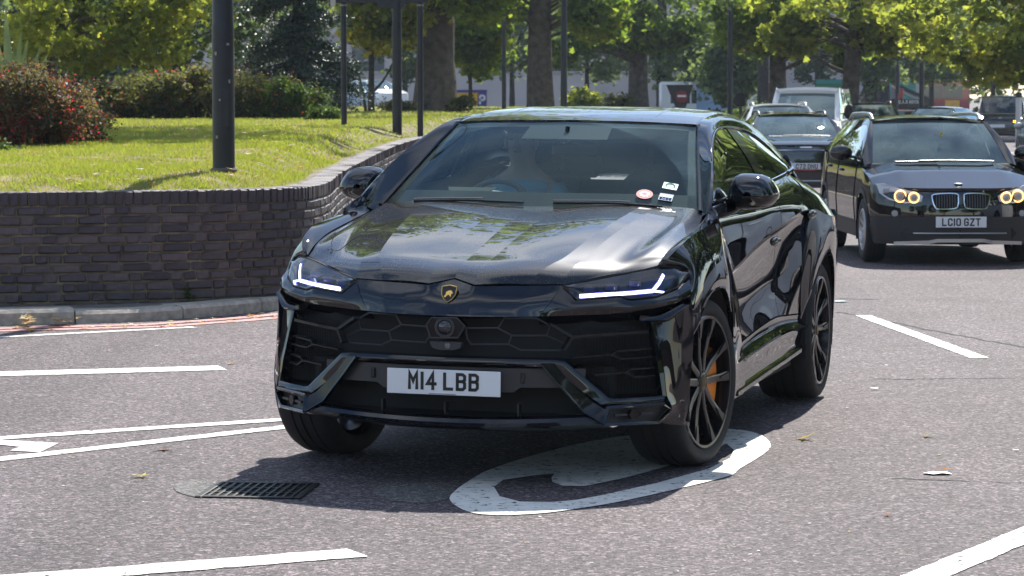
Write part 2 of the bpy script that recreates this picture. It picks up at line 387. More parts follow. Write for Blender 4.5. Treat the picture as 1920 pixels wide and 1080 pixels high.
# ================================================================== ground, road, markings
def road_material(name, c0, c1, scale=1., stain=.16):
    m = bpy.data.materials.new(name); m.use_nodes = True; k = NT(m); b = m.node_tree.nodes['Principled BSDF']
    t = k.n("ShaderNodeTexCoord"); o = t.outputs['Object']
    v = k.n("ShaderNodeTexVoronoi"); v.inputs['Scale'].default_value = 75 * scale
    v2 = k.n("ShaderNodeTexVoronoi"); v2.inputs['Scale'].default_value = 32 * scale
    n1 = k.n("ShaderNodeTexNoise"); n1.inputs['Scale'].default_value = .7; n1.inputs['Detail'].default_value = 7; n1.inputs['Roughness'].default_value = .65
    n2 = k.n("ShaderNodeTexNoise"); n2.inputs['Scale'].default_value = 26 * scale; n2.inputs['Detail'].default_value = 3
    for x in (v, v2, n1, n2): k.l(o, x.inputs['Vector'])
    sp = k.n("ShaderNodeSeparateColor"); k.l(v.outputs['Color'], sp.inputs[0])
    rp = k.n("ShaderNodeValToRGB"); e = rp.color_ramp.elements
    e[0].position = 0; e[0].color = (*[c * .38 for c in c0], 1); e[1].position = 1; e[1].color = (*[min(1, c * 2.3) for c in c1], 1)
    x = e.new(.25); x.color = (*c0, 1); x = e.new(.8); x.color = (*c1, 1)
    k.l(sp.outputs[0], rp.inputs[0])
    sp2 = k.n("ShaderNodeSeparateColor"); k.l(v2.outputs['Color'], sp2.inputs[0])
    mr = k.n("ShaderNodeMapRange"); mr.inputs[3].default_value = .84; mr.inputs[4].default_value = 1.16; k.l(sp2.outputs[1], mr.inputs[0])
    mr2 = k.n("ShaderNodeMapRange"); mr2.inputs[1].default_value = .3; mr2.inputs[2].default_value = .7; mr2.inputs[3].default_value = 1 - stain; mr2.inputs[4].default_value = 1 + stain; k.l(n1.outputs['Fac'], mr2.inputs[0])
    mm = k.n("ShaderNodeMath", operation='MULTIPLY'); k.l(mr.outputs[0], mm.inputs[0]); k.l(mr2.outputs[0], mm.inputs[1])
    # long tyre-polished tracks and oil drips
    mpp = k.n("ShaderNodeMapping"); mpp.inputs['Scale'].default_value = (1.5, .07, 1); mpp.inputs['Rotation'].default_value = (0, 0, -.12); k.l(o, mpp.inputs[0])
    n3 = k.n("ShaderNodeTexNoise"); n3.inputs['Scale'].default_value = 1.0; n3.inputs['Detail'].default_value = 5; k.l(mpp.outputs[0], n3.inputs['Vector'])
    r3 = k.n("ShaderNodeMapRange"); r3.inputs[1].default_value = .32; r3.inputs[2].default_value = .62; r3.inputs[3].default_value = .80; r3.inputs[4].default_value = 1.08; k.l(n3.outputs['Fac'], r3.inputs[0])
    n4 = k.n("ShaderNodeTexNoise"); n4.inputs['Scale'].default_value = 2.6; n4.inputs['Detail'].default_value = 6; n4.inputs['Roughness'].default_value = .7; k.l(o, n4.inputs['Vector'])
    r4 = k.n("ShaderNodeMapRange"); r4.inputs[1].default_value = .66; r4.inputs[2].default_value = .78; r4.inputs[3].default_value = 1; r4.inputs[4].default_value = .68; k.l(n4.outputs['Fac'], r4.inputs[0])
    m5 = k.n("ShaderNodeMath", operation='MULTIPLY'); k.l(r3.outputs[0], m5.inputs[0]); k.l(r4.outputs[0], m5.inputs[1])
    m6 = k.n("ShaderNodeMath", operation='MULTIPLY'); k.l(mm.outputs[0], m6.inputs[0]); k.l(m5.outputs[0], m6.inputs[1]); mm = m6
    mu = k.n("ShaderNodeMix", data_type='RGBA', blend_type='MULTIPLY'); mu.inputs['Factor'].default_value = 1
    k.l(rp.outputs[0], mu.inputs['A']); k.l(mm.outputs[0], mu.inputs['B']); k.l(mu.outputs['Result'], b.inputs['Base Color'])
    b.inputs['Roughness'].default_value = .82; b.inputs['Specular IOR Level'].default_value = .35
    ad = k.n("ShaderNodeMath", operation='MULTIPLY_ADD'); k.l(v.outputs['Distance'], ad.inputs[0]); ad.inputs[1].default_value = -.7; k.l(n2.outputs['Fac'], ad.inputs[2])
    bp = k.n("ShaderNodeBump"); bp.inputs['Distance'].default_value = .006; bp.inputs['Strength'].default_value = .8
    k.l(ad.outputs[0], bp.inputs['Height']); k.l(bp.outputs[0], b.inputs['Normal'])
    return m
M_ROAD = road_material("worn_asphalt", (.062, .050, .053), (.128, .105, .110), 1.05, .20)
M_PATCH = road_material("asphalt_patch", (.085, .082, .08), (.135, .13, .125), 1.3)
def worn(name, col, wear=.30, scale=22):
    m = mat(name, col, rough=.7, noise=(9, .12)); k = NT(m); b = m.node_tree.nodes['Principled BSDF']; o = m.node_tree.nodes['Material Output']
    t = k.n("ShaderNodeTexCoord"); n = k.n("ShaderNodeTexNoise"); n.inputs['Scale'].default_value = scale; n.inputs['Detail'].default_value = 8; n.inputs['Roughness'].default_value = .72
    k.l(t.outputs['Object'], n.inputs['Vector'])
    r = k.n("ShaderNodeMapRange"); r.inputs[1].default_value = wear; r.inputs[2].default_value = wear + .05; k.l(n.outputs['Fac'], r.inputs[0])
    tr = k.n("ShaderNodeBsdfTransparent"); ms = k.n("ShaderNodeMixShader"); k.l(r.outputs[0], ms.inputs[0]); k.l(tr.outputs[0], ms.inputs[1]); k.l(b.outputs[0], ms.inputs[2]); k.l(ms.outputs[0], o.inputs[0])
    return m
M_LINE = worn("white_road_paint", (.72, .71, .66), .385)
M_RED = worn("red_road_paint", (.52, .25, .24), .37, 30)
b = MB(); b.box((0, 400, -3.2), (4000, 4400, 1)); struct(b.build("ground", mat("earth", (.12, .11, .09), rough=.9), smooth=False))
ys = [-60, -20, 0, 6, 10, 14, 20, 30, 45, 60, 80, 100, 120, 135, 150, 170, 200, 300, 420]
b = MB(); b.grid(np.array([[(x, y, zg(y)) for x in (-60, -20, -5, 0, 5, 20, 60, 120)] for y in ys], float))
struct(b.build("road", M_ROAD))
PIT = R(3.931)
def gnd(px, py, z=0.):
    a = (px - 960) / F_PX; c = -(py - 540) / F_PX
    d = Vector((a, math.cos(PIT) + c * math.sin(PIT), -math.sin(PIT) + c * math.cos(PIT)))
    return Vector((0, 0, CAM_H)) + d * ((z - CAM_H) / d.z)
def marking(name, P, w, m=M_LINE, lift=.004, close=False):
    """painted line of width w along ground points, slightly ragged edges"""
    P = np.array([(p[0], p[1]) for p in P], float); seg = np.linalg.norm(np.diff(P, axis=0), axis=1); n = max(6, int(seg.sum() / .035))
    tt = np.r_[0, np.cumsum(seg)]; q = np.linspace(0, tt[-1], n); C = np.stack([np.interp(q, tt, P[:, 0]), np.interp(q, tt, P[:, 1])], 1)
    d = np.gradient(C, axis=0); d /= np.linalg.norm(d, axis=1, keepdims=True); s = np.stack([-d[:, 1], d[:, 0]], 1)
    j = rng.normal(0, .0035, (n, 2)); A = C + s * (w / 2 + j[:, :1]); B = C - s * (w / 2 + j[:, 1:])
    G = np.array([[(x[0], x[1], zg(x[1]) + lift) for x in r] for r in zip(A, B)])
    b = MB(); b.grid(G); return struct(b.build(name, m, smooth=False))
marking("road_line", [(-5.6, 18.9), (-3.66, 20.15), (-2.37, 21.05)], .10)
marking("road_line", [(-6.5, 16.35), (-3.16, 17.42), (-1.83, 17.82)], .30)
marking("road_line", [(-4.5, 12.95), (-2.56, 14.09), (-1.23, 14.90), (-.75, 15.2)], .13)
marking("road_line", [(-4.2, 11.4), (-2.41, 13.27), (-1.19, 14.55), (-.8, 15.0)], .125)
marking("road_line", [(-3.6, 9.15), (-1.5, 10.08), (-.58, 10.54)], .20)
marking("road_line", [(2.76, 22.2), (3.07, 18.5)], .125)
marking("road_line", [(.9, 9.0), (1.52, 10.1), (2.04, 11.03), (2.9, 12.6)], .15)
marking("road_line", [(11.5, 93), (15.1, 92), (17.5, 91.4)], .6)
marking("road_line", [(9, 74), (14, 75.5)], .25)
marking("red_road_line", [(-7, 19.45), (-3.8, 20.92), (-2.75, 21.3), (-2.2, 21.85), (-1.75, 22.45)], .13, M_RED)
marking("red_road_line", [(-7, 19.2), (-3.8, 20.68), (-2.62, 21.1), (-2.05, 21.68), (-1.55, 22.35)], .13, M_RED)
from mathutils.geometry import tessellate_polygon
def flat_poly(name, loops, m, lift):
    loops = [[Vector((*gnd(*p).xy, lift)) for p in l] for l in loops]; V = [v for l in loops for v in l]
    b = MB(); b.add(V, [tuple(t) for t in tessellate_polygon(loops)]); return struct(b.build(name, m, smooth=False))
def smooth_loop(P, n):
    P = np.array(P, float); k = len(P); Q = np.vstack([P[-2:], P, P[:3]]); C = spl(Q, (len(Q) - 1) * n + 1)
    return [tuple(c) for c in C[2 * n:(2 + k) * n]]
RING = smooth_loop([(844, 940), (854, 921), (889, 897), (923, 880), (1010, 852), (1120, 826), (1240, 811), (1350, 805), (1410, 811), (1440, 826), (1440, 846), (1387, 880), (1356, 897), (1181, 938), (1090, 954), (1012, 964), (933, 967), (878, 961)], 4)
GAP = [(926, 914), (944, 901), (1000, 893), (1040, 889), (1034, 897), (1036, 905), (1054, 912), (1095, 913), (1164, 899), (1229, 882), (1300, 860), (1340, 843), (1362, 833), (1376, 845), (1369, 860), (1329, 880), (1235, 906), (1129, 930), (1080, 939), (1033, 943), (975, 942), (937, 932)]
flat_poly("painted_road_symbol", [RING, GAP], M_LINE, .004)
flat_poly("road_arrow", [[(-60, 828), (0, 826), (60, 829), (110, 832), (75, 849), (18, 846), (38, 839), (0, 835), (-60, 836)]], M_LINE, .004)
flat_poly("road_patch", [smooth_loop([(332, 905), (372, 902), (405, 906), (385, 930), (372, 934), (330, 922)], 3)], M_PATCH, .003)
flat_poly("road_patch", [smooth_loop([(700, 915), (760, 905), (840, 908), (850, 930), (800, 944), (720, 936)], 3)], M_PATCH, .002)
# hairline seams and cracks in the asphalt
M_CRACK = mat("crack", (.03, .03, .032), rough=.9)
def crack(P, w=.02):
    P = lin(P, 40); P = P + np.c_[rng.normal(0, .012, 40), rng.normal(0, .02, 40)]; return marking("road_crack", P, w, M_CRACK, .0022)
crack([(2.2, 17.1), (4.6, 17.3)], .016); crack([(2.6, 22.6), (3.2, 20.4), (3.6, 19.0)], .03); crack([(2.55, 24.2), (3.1, 24.0)], .025); crack([(1.7, 12.6), (3.3, 12.2)], .012)

# drain grate
dr = thing("drain_grate", "rusty black iron gully grate sunk in the road before the black car's front tyre", "drain grate", (0, 0, 0))
q = [gnd(*p) for p in ((400, 905), (592, 908), (580, 938), (368, 933))]
u = (q[1] - q[0]).normalized(); c = sum(q, Vector()) / 4; lx = .46; ly = .47; w_ = Vector((-u.y, u.x, 0)); MG = Matrix((( *u,), (*w_,), (0, 0, 1))).transposed()
M_IRON = mat("black_iron", (.02, .019, .018), rough=.45, metal=.6, noise=(30, .4), bump=(60, .002, .5))
b = MB(); b.box((c.x, c.y, .0015), (lx, ly, .003), MG); b.build("pit_shade_sheet", mat("pit_shade_black", (.004, .004, .004), rough=1), dr, smooth=False)  # flat black sheet stands in for the unlit pit below the bars
b = MB()
for s_ in (-1, 1):
    b.box(c + u * s_ * (lx / 2 - .015) + Vector((0, 0, .012)), (.03, ly, .024), MG, .004); b.box(c + w_ * s_ * (ly / 2 - .015) + Vector((0, 0, .0121)), (lx - .06, .03, .024), MG, .004)
b.build("grate_frame", M_IRON, dr, smooth=False)
for i in range(11):
    b = MB(); b.box(c + u * (-lx / 2 + .03 + (i + .5) * (lx - .06) / 11) + Vector((0, 0, .012)), (.014, ly - .06, .016), MG, .003); b.build("grate_bar", M_IRON, dr, smooth=False)
for i in (-1, 1):
    b = MB(); b.box(c + w_ * i * .075 + Vector((0, 0, .010)), (lx - .06, .014, .013), MG); b.build("grate_cross_bar", M_IRON, dr, smooth=False)

dr.scale = (1, 1, .35)
# ================================================================== kerb, pavement strip, brick planter wall
WP = np.array([(-11, 20.2), (-6.5, 21.35), (-3.98, 22.0), (-2.76, 22.42), (-2.19, 22.72), (-1.89, 23.0), (-1.70, 23.4), (-1.615, 24.1), (-1.60, 25.2), (-1.66, 27.5), (-1.70, 32.2), (-1.72, 38), (-1.67, 45), (-1.39, 53), (-.6, 62), (1.2, 76), (4, 95)])
def arclen(P): return np.r_[0, np.cumsum(np.linalg.norm(np.diff(P, axis=0), axis=1))]
WC = spl(WP, 640); WS = arclen(WC)
def wpos(s):
    p = np.array([np.interp(s, WS, WC[:, 0]), np.interp(s, WS, WC[:, 1])]); e = np.array([np.interp(s + .02, WS, WC[:, 0]), np.interp(s + .02, WS, WC[:, 1])]); d = e - p; d /= np.linalg.norm(d) + 1e-9
    return p, d
def wtop(y): return .952
wall = thing("brick_planter_wall", "curved dark brick retaining wall holding up the lawn beside the road", "brick wall")
M_BRICK = mat("dark_brick", (.1, .08, .075), rough=.55, attr=[(0, (.048, .037, .046)), (.35, (.064, .049, .057)), (.7, (.085, .064, .070)), (1, (.125, .094, .096))], noise=(14, .26), bump=(45, .004, .7), coords='Object', spec=.5)
M_MORTAR = mat("mortar", (.17, .14, .085), rough=.95, noise=(8, .5), bump=(40, .004, .8))
T_W = .33
core = []
b = MB(); G = []
for s in np.linspace(0, WS[-1], 420):
    p, d = wpos(s); n = np.array([-d[1], d[0]])     # towards the lawn
    a = p + n * .012; e = p + n * (T_W + 0)
    G.append([(*a, -.15), (*a, .9515), (*e, .9515), (*e, .3)])
b.grid(np.array(G)); b.build("mortar_core", M_MORTAR, wall, smooth=False)
BRK = {}
def brick_mesh(kind, dims):
    out = []
    for v in range(7):
        b = MB(); b.box((0, 0, 0), dims, bev=.009)
        b.v = [tuple(np.array(p) + rng.normal(0, .0026, 3)) for p in b.v]; b.a = [(v + .5) / 7] * len(b.v)
        o = b.build("brick", M_BRICK, None, smooth=False); me = o.data; bpy.data.objects.remove(o); out.append(me)
    return out
BRK['s'] = brick_mesh('s', (.212, .10, .064)); BRK['h'] = brick_mesh('h', (.100, .10, .064)); BRK['v'] = brick_mesh('v', (.070, .215, .110))
jobs = []
s_beg = float(np.interp(-9.5, WC[:300, 0], WS[:300])); s_end = float(np.interp(60, WC[:, 1], WS))
for c_ in range(11):
    z = .012 + c_ * .0755 + .0375; s = s_beg - rnd.random() * .2 + (0 if c_ % 2 else .056); k = c_ % 2
    while s < s_end:
        kind = 's' if (k % 2 == 0) ^ (rnd.random() < .12) else 'h'; k += 1
        ln = .212 if kind == 's' else .100
        p, d = wpos(s + ln / 2); jobs.append((p, d, z, kind, 0.)); s += ln + .011
s = s_beg
while s < s_end:
    p, d = wpos(s + .033); jobs.append((p, d, .012 + 11 * .0755 + .057, 'v', 0.)); s += .066 + .009
def vis(j):
    p = j[0]; px = 960 + p[0] / p[1] * F_PX
    if px < -20: return 1e9
    face = abs(np.dot(np.array([-j[1][1], j[1][0]]), p / np.linalg.norm(p)))     # how squarely we see it
    return p[1] / (face + .05) * (1.0 if j[3] == 's' else 1.25)
jobs.sort(key=vis)
rest = MB()
for i, (p, d, z, kind, _) in enumerate(jobs):
    n = np.array([-d[1], d[0]]); dep = .1075 if kind == 'v' else .05
    c = p + n * (dep + rnd.uniform(-.004, .003)); M = Matrix(((d[0], n[0], 0), (d[1], n[1], 0), (0, 0, 1)))
    me = rnd.choice(BRK[kind]) if kind != 'v' else BRK[kind][2 + rnd.randrange(3)]
    if i < 290:
        o = link("brick", me, wall); o.location = (*c, z); o.rotation_euler = M.to_euler(); o.rotation_euler.x += rnd.gauss(0, .008); o.rotation_euler.y += rnd.gauss(0, .006)
    else:
        if p[1] > 34 and kind != 'v' and False: continue
        V = np.empty(len(me.vertices) * 3); me.vertices.foreach_get('co', V); V = V.reshape(-1, 3) @ np.array(M).T + np.array([*c, z])
        rest.val = rnd.random(); rest.add(V, [tuple(f.vertices) for f in me.polygons])
stuff(rest.build("bricks", M_BRICK, wall, smooth=False, normals=False))

KP = np.array([(-11, 18.5), (-6.5, 20.15), (-3.86, 21.22), (-2.95, 21.55), (-2.45, 22.0), (-2.05, 22.55), (-1.62, 23.3), (-1.15, 24.6), (-.95, 27), (-.98, 34), (-1.0, 45), (-.6, 55), (.4, 66), (2, 78)])
KC = spl(KP, 500); KS = arclen(KC)
M_KERB = mat("granite_kerb", (.42, .38, .32), rough=.75, noise=(18, .3, 6), bump=(50, .004, .6))
kerb = bpy.data.objects.new("kerb", None); COL.objects.link(kerb); struct(kerb)
s = 5.2
def kpos(s): return np.array([np.interp(s, KS, KC[:, 0]), np.interp(s, KS, KC[:, 1])])
while s < KS[-1] - 1:
    ln = rnd.choice([.92, .92, .6, .3, .75]) if s < 14 else 1.0
    G = []; dz = rnd.gauss(0, .006)
    for t in np.linspace(s + .006, s + ln - .006, 6):
        p = kpos(t); d = kpos(t + .03) - p; d /= np.linalg.norm(d) + 1e-9; n = np.array([-d[1], d[0]])
        h = .105 + dz; z0 = zg(p[1])
        G.append([(*(p), z0 - .05), (*(p + n * .004), z0 + h - .025), (*(p + n * .03), z0 + h), (*(p + n * .26), z0 + h), (*(p + n * .26), z0 - .05)])
    b = MB(); b.grid(np.array(G)); o = len(b.v); b.f.append((0, 1, 2, 3, 4)); b.f.append(tuple(range(o - 5, o))[::-1]); b.build("kerbstone", M_KERB, kerb, sharp=30); s += ln
b = MB(); G = []
for t in np.linspace(0, 1, 200):
    s1 = np.interp(t, [0, 1], [4, KS[-1] - 4]); p = kpos(s1); k = np.argmin(np.linalg.norm(WC - p, axis=1)); e = WC[k]; d = (e - p) / (np.linalg.norm(e - p) + 1e-9)
    G.append([(*(p + d * .255), .092 + zg(p[1])), (*(p + (e - p) * .6), .088 + zg(p[1])), (*(e + d * .1), .085 + zg(p[1]))])
b.grid(np.array(G)); struct(b.build("pavement", mat("old_paving", (.16, .145, .13), rough=.9, noise=(7, .4, 7), bump=(25, .01, .7))))

# ================================================================== lawn
_d = np.gradient(WC, axis=0); WDY = np.clip(_d[:, 1] / np.linalg.norm(_d, axis=1), .25, 1)
def lawn_z(x, y):
    z = np.interp(y, [20, 22.3, 24, 31, 62, 90, 115, 140], [.925, .955, 1.04, 1.13, 1.165, 1.185, 1.19, 1.0])
    z += .012 * math.sin(x * 1.3 + y * .5) * math.sin(y * .37)
    t = min(1., max(0., (np.interp(y, WC[:, 1], WC[:, 0]) - .3 - x) * np.interp(y, WC[:, 1], WDY) / .65)); t = t * t * (3 - 2 * t)
    return .94 + (z - .94) * t
iw = np.array([wpos(s)[0] + np.array([-wpos(s)[1][1], wpos(s)[1][0]]) * (T_W - .04) for s in np.linspace(0, WS[-1], 300)])
rows = np.r_[np.linspace(20.6, 27, 50), np.linspace(27.4, 60, 60), np.linspace(62, 118, 30)]
b = MB(); G = []
for y in rows:
    xr = np.interp(y, iw[:, 1], iw[:, 0]); xs = xr - (np.linspace(0, 1, 60) ** 2.2) * (50 + xr)
    G.append([(x, y, lawn_z(x, y) - .05 * (math.exp(-(xr - x) / .2)) * 0) for x in xs])
b.grid(np.array(G))
M_LAWN = mat("lawn_soil", (.20, .165, .085), rough=.95, noise=(2.2, .5, 9), bump=(30, .02, .6))
struct(b.build("lawn", M_LAWN))
# far plateau road behind the lawn
b = MB(); b.grid(np.array([[(x, y, z) for x in (-90, -40, 0, 20)] for y, z in ((118, 1.0), (150, .85), (330, .5))], float)); struct(b.build("far_carriageway", M_ROAD))

def fast_mesh(name, V, Fq, val, m, parent=None, smooth=False):
    """V (n,3) points, Fq (k,c) faces of c corners, val (n,) attribute rnd"""
    me = bpy.data.meshes.new(name); n, (k, c) = len(V), Fq.shape
    me.vertices.add(n); me.vertices.foreach_set('co', np.asarray(V, np.float32).ravel())
    me.loops.add(k * c); me.loops.foreach_set('vertex_index', Fq.astype(np.int32).ravel())
    me.polygons.add(k); me.polygons.foreach_set('loop_start', np.arange(0, k * c, c, dtype=np.int32))
    a = me.attributes.new('rnd', 'FLOAT', 'POINT'); a.data.foreach_set('value', np.asarray(val, np.float32))
    me.update(calc_edges=True); me.materials.append(m)
    return link(name, me, parent)
# grass blades, thinner with distance
def blades(n, y0, y1, hmin, hmax, w, px0, px1):
    y = y0 + (y1 - y0) * rng.random(n) ** 1.25; px = px0 + (px1 - px0) * rng.random(n); x = (px - 960) / F_PX * y
    xr = np.interp(y, iw[:, 1], iw[:, 0]) + .02; ok = x < xr; x, y = x[ok], y[ok]; n = len(x)
    patch = np.clip(.5 + .3 * np.sin(x * 2.1 + 1.3 * np.sin(y * .9)) * np.sin(y * 1.3 + x * .7) + .3 * np.sin(x * 5.3 + y * 2.9 + 2 * np.sin(x * 1.7)) * np.sin(y * 4.1 - x * 1.9) + .2 * np.sin(x * 11 + y * 7), 0, 1)
    ok = rng.random(n) < .12 + .88 * patch ** 1.3; x, y, patch = x[ok], y[ok], patch[ok]; n = len(x)
    z = np.array([lawn_z(a, c) for a, c in zip(x, y)]); h = hmin + (hmax - hmin) * rng.random(n) * (.35 + .75 * patch); th = rng.random(n) * 6.28; le = rng.normal(0, .55, (n, 2)) * h[:, None]
    B = np.stack([x, y, z - .005], 1); s = np.stack([np.cos(th), np.sin(th), 0 * th], 1) * w
    V = np.stack([B - s, B + s, B + np.c_[le, h]], 1).reshape(-1, 3)
    val = np.repeat(np.clip(.35 + .3 * patch + rng.normal(0, .22, n), 0, 1), 3)
    return V, np.arange(3 * n).reshape(-1, 3), val
parts = [blades(150000, 22.2, 32, .02, .055, .0045, -60, 720), blades(60000, 21, 32, .02, .055, .007, -900, -60), blades(110000, 31, 62, .03, .06, .010, -60, 860), blades(50000, 31, 62, .03, .06, .014, -900, -60), blades(45000, 60, 112, .03, .07, .02, 200, 1120)]
V = np.vstack([p[0] for p in parts]); off = np.cumsum([0] + [len(p[0]) for p in parts])[:-1]
Fq = np.vstack([p[1] + o for p, o in zip(parts, off)]); val = np.concatenate([p[2] for p in parts])
M_GRASS = mat("grass", (.1, .14, .03), rough=.6, attr=[(0, (.33, .24, .11)), (.25, (.26, .24, .075)), (.5, (.20, .25, .05)), (1, (.27, .33, .06))], trans=.5)
stuff(fast_mesh("grass", V, Fq, val, M_GRASS))

# ================================================================== trees and plants
def leaf_mesh(name, C, size, val, m, parent=None, up=.35, aspect=.8, lobed=False):
    """one small folded leaf at every point of C"""
    n = len(C); sz = size * rng.uniform(.65, 1.35, n)[:, None]
    N = rng.normal(0, 1, (n, 3)); N[:, 2] += up * np.sign(N[:, 2] + 1e-6); N /= np.linalg.norm(N, axis=1, keepdims=True)
    T = np.cross(N, rng.normal(0, 1, (n, 3))); T /= np.linalg.norm(T, axis=1, keepdims=True) + 1e-9; Bn = np.cross(N, T)
    fold = .18
    if lobed:
        sh = [(-.5, 0, 0), (-.28, .46, fold), (-.02, .22, .05), (.16, .52, fold), (.2, .18, .04), (.55, 0, 0), (.2, -.18, .04), (.16, -.52, fold), (-.02, -.22, .05), (-.28, -.46, fold)]
        V = np.stack([C + (T * a + Bn * b_ + N * e) * sz for a, b_, e in sh], 1).reshape(-1, 3)
        Fq = np.array([(0, 1, 2), (0, 2, 4), (2, 3, 4), (0, 4, 5), (0, 5, 6), (0, 6, 8), (6, 7, 8), (0, 8, 9)])
        Fq = (Fq[None] + (np.arange(n) * 10)[:, None, None]).reshape(-1, 3); return fast_mesh(name, V, Fq, np.repeat(val, 10), m, parent)
    sh = [(-.5, 0, 0), (.02, aspect / 2, fold), (.55, 0, 0), (.02, -aspect / 2, fold)]
    V = np.stack([C + (T * a + Bn * b_ + N * e) * sz for a, b_, e in sh], 1).reshape(-1, 3)
    return fast_mesh(name, V, np.arange(4 * n).reshape(-1, 4), np.repeat(val, 4), m, parent)
def clump_pts(n, c, r, k, sig, shell=.55, zmin=None, zmax=None):
    """k clumps spread through an ellipsoid (mostly its outer part), n points in all, and a light/dark value per point"""
    D = rng.normal(0, 1, (k, 3)); D /= np.linalg.norm(D, axis=1, keepdims=True); D *= (shell + (1 - shell) * rng.random((k, 1))) ** 1.0 * rng.uniform(.55, 1, (k, 1)) ** .5
    K = np.array(c) + D * np.array(r); tone = rng.random(k); w = rng.random(k) ** 1.2 + .25; i = rng.choice(k, n, p=w / w.sum())
    sg = np.array(sig) if hasattr(sig, '__len__') else np.array([sig, sig, sig * .65])
    P = K[i] + rng.normal(0, 1, (n, 3)) * sg * rng.uniform(.6, 1.2, (k, 1))[i]
    v = np.clip(.55 * tone[i] + .45 * rng.random(n), 0, 1)
    ok = np.ones(n, bool)
    if zmin is not None: ok &= P[:, 2] > zmin + .35 * np.sin(P[:, 0] * 1.7 + P[:, 1])
    if zmax is not None: ok &= P[:, 2] < zmax
    return P[ok], v[ok], K
M_BARK = mat("plane_bark", (.085, .068, .055), rough=.9, noise=(5, .5, 7), bump=(9, .06, .9))
M_BARK_D = mat("dark_bark", (.045, .038, .032), rough=.9, noise=(9, .4, 5), bump=(14, .03, .8))
LM = dict(rough=.6, spec=.18)
M_LEAF = mat("plane_leaf", (.06, .09, .02), attr=[(0, (.06, .095, .03)), (.5, (.12, .18, .045)), (.85, (.21, .27, .05)), (.96, (.30, .28, .045)), (1, (.36, .18, .03))], trans=.64, **LM)
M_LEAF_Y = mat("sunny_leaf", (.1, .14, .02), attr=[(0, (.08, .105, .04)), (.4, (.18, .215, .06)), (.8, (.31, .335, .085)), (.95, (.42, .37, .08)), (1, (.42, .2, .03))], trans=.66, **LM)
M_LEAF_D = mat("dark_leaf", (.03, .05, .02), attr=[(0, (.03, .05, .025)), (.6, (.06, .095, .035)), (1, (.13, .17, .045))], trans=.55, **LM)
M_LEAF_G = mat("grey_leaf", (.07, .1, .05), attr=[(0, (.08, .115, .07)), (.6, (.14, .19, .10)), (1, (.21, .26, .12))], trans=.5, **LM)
M_CON = mat("conifer_needle", (.02, .045, .03), attr=[(0, (.010, .024, .018)), (.6, (.02, .045, .030)), (1, (.04, .075, .038))], trans=.15, rough=.5)
def trunk_mesh(x, y, z0, h, r, lean=(0, 0), flare=1.5, wob=.06, n=18, rings=16):
    b = MB(); G = np.zeros((rings, n, 3)); ph = rnd.random() * 9
    for i in range(rings):
        t = i / (rings - 1); zz = z0 - .3 + t * (h + .3); rr = r * (1 + (flare - 1) * math.exp(-t * h / .55)) * (1 - .35 * t)
        for j in range(n):
            q = 2 * math.pi * j / n; k = 1 + wob * (math.sin(q * 3 + ph + t * 4) + .7 * math.sin(q * 5 - ph + t * 9)) + wob * .5 * rnd.gauss(0, 1)
            G[i, j] = (x + lean[0] * t * h + rr * k * math.cos(q), y + lean[1] * t * h + rr * k * math.sin(q), zz)
    b.grid(G, loop=True); return b
def tree(name, label, x, y, z0, r, h, crowns, lm, group=None, lean=(0, 0), bark=M_BARK, limbs=(), flare=1.5, size=.2, lobed=False, cat="tree", zmin=None):
    """crowns: (n, centre offset, radii, clumps, sigma)"""
    t = thing(name, label, cat, (x, y, z0), group=group)
    b = trunk_mesh(0, 0, 0, h, r, lean, flare)
    for L_ in limbs: b.tube(spl(L_[0], 8), np.linspace(L_[1], L_[1] * .35, 8), 7)
    b.build("trunk", bark, t, sharp=60)
    P, v = [], []; tw = MB()
    for (n, c, rad, k, sig) in crowns:
        p, q, K = clump_pts(n, c, rad, k, sig, zmin=zmin); P.append(p); v.append(q)
        for kk in K[:14]:
            s0 = Vector((lean[0] * h * .8, lean[1] * h * .8, min(h * .8, kk[2] - .3))); m_ = (s0 + Vector(kk)) / 2 + Vector((rnd.gauss(0, .3), rnd.gauss(0, .3), .4))
            tw.tube(spl([s0, m_, kk], 6), np.linspace(.07, .012, 6), 5)
    tw.build("branches", bark, t)
    leaf_mesh("crown", np.vstack(P), size, np.concatenate(v), lm, t, lobed=lobed)
    return t
GT = "plane trees of the park"
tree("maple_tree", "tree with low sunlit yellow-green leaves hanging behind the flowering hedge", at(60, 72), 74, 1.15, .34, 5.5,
     [(6800, (1.7, -2.5, 2.9), (3.9, 3.2, 2.0), 110, .28), (2500, (0, 4, 8), (5, 4, 4), 40, .6)], M_LEAF_Y, size=.19, lobed=True, limbs=[([(0, 0, 2), (1.5, -1, 3.2), (4, -2, 3.5)], .12)], zmin=1.0)
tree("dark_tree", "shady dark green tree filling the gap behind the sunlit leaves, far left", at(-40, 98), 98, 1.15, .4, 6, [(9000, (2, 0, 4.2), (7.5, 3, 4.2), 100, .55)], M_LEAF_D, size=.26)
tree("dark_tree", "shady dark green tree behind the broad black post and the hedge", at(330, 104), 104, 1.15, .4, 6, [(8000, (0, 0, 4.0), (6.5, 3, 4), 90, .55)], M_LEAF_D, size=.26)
_dk = [o for o in bpy.data.objects if o.name == "dark_tree"][0]
for i, (x, y) in enumerate(((-27, 96), (-37, 88), (-46, 97))): copy_tree(_dk, (x, y, 1.15), 1.1 + i, "shady dark green park tree outside the frame, left of the sunlit leaves", "park trees beyond the frame's left edge")
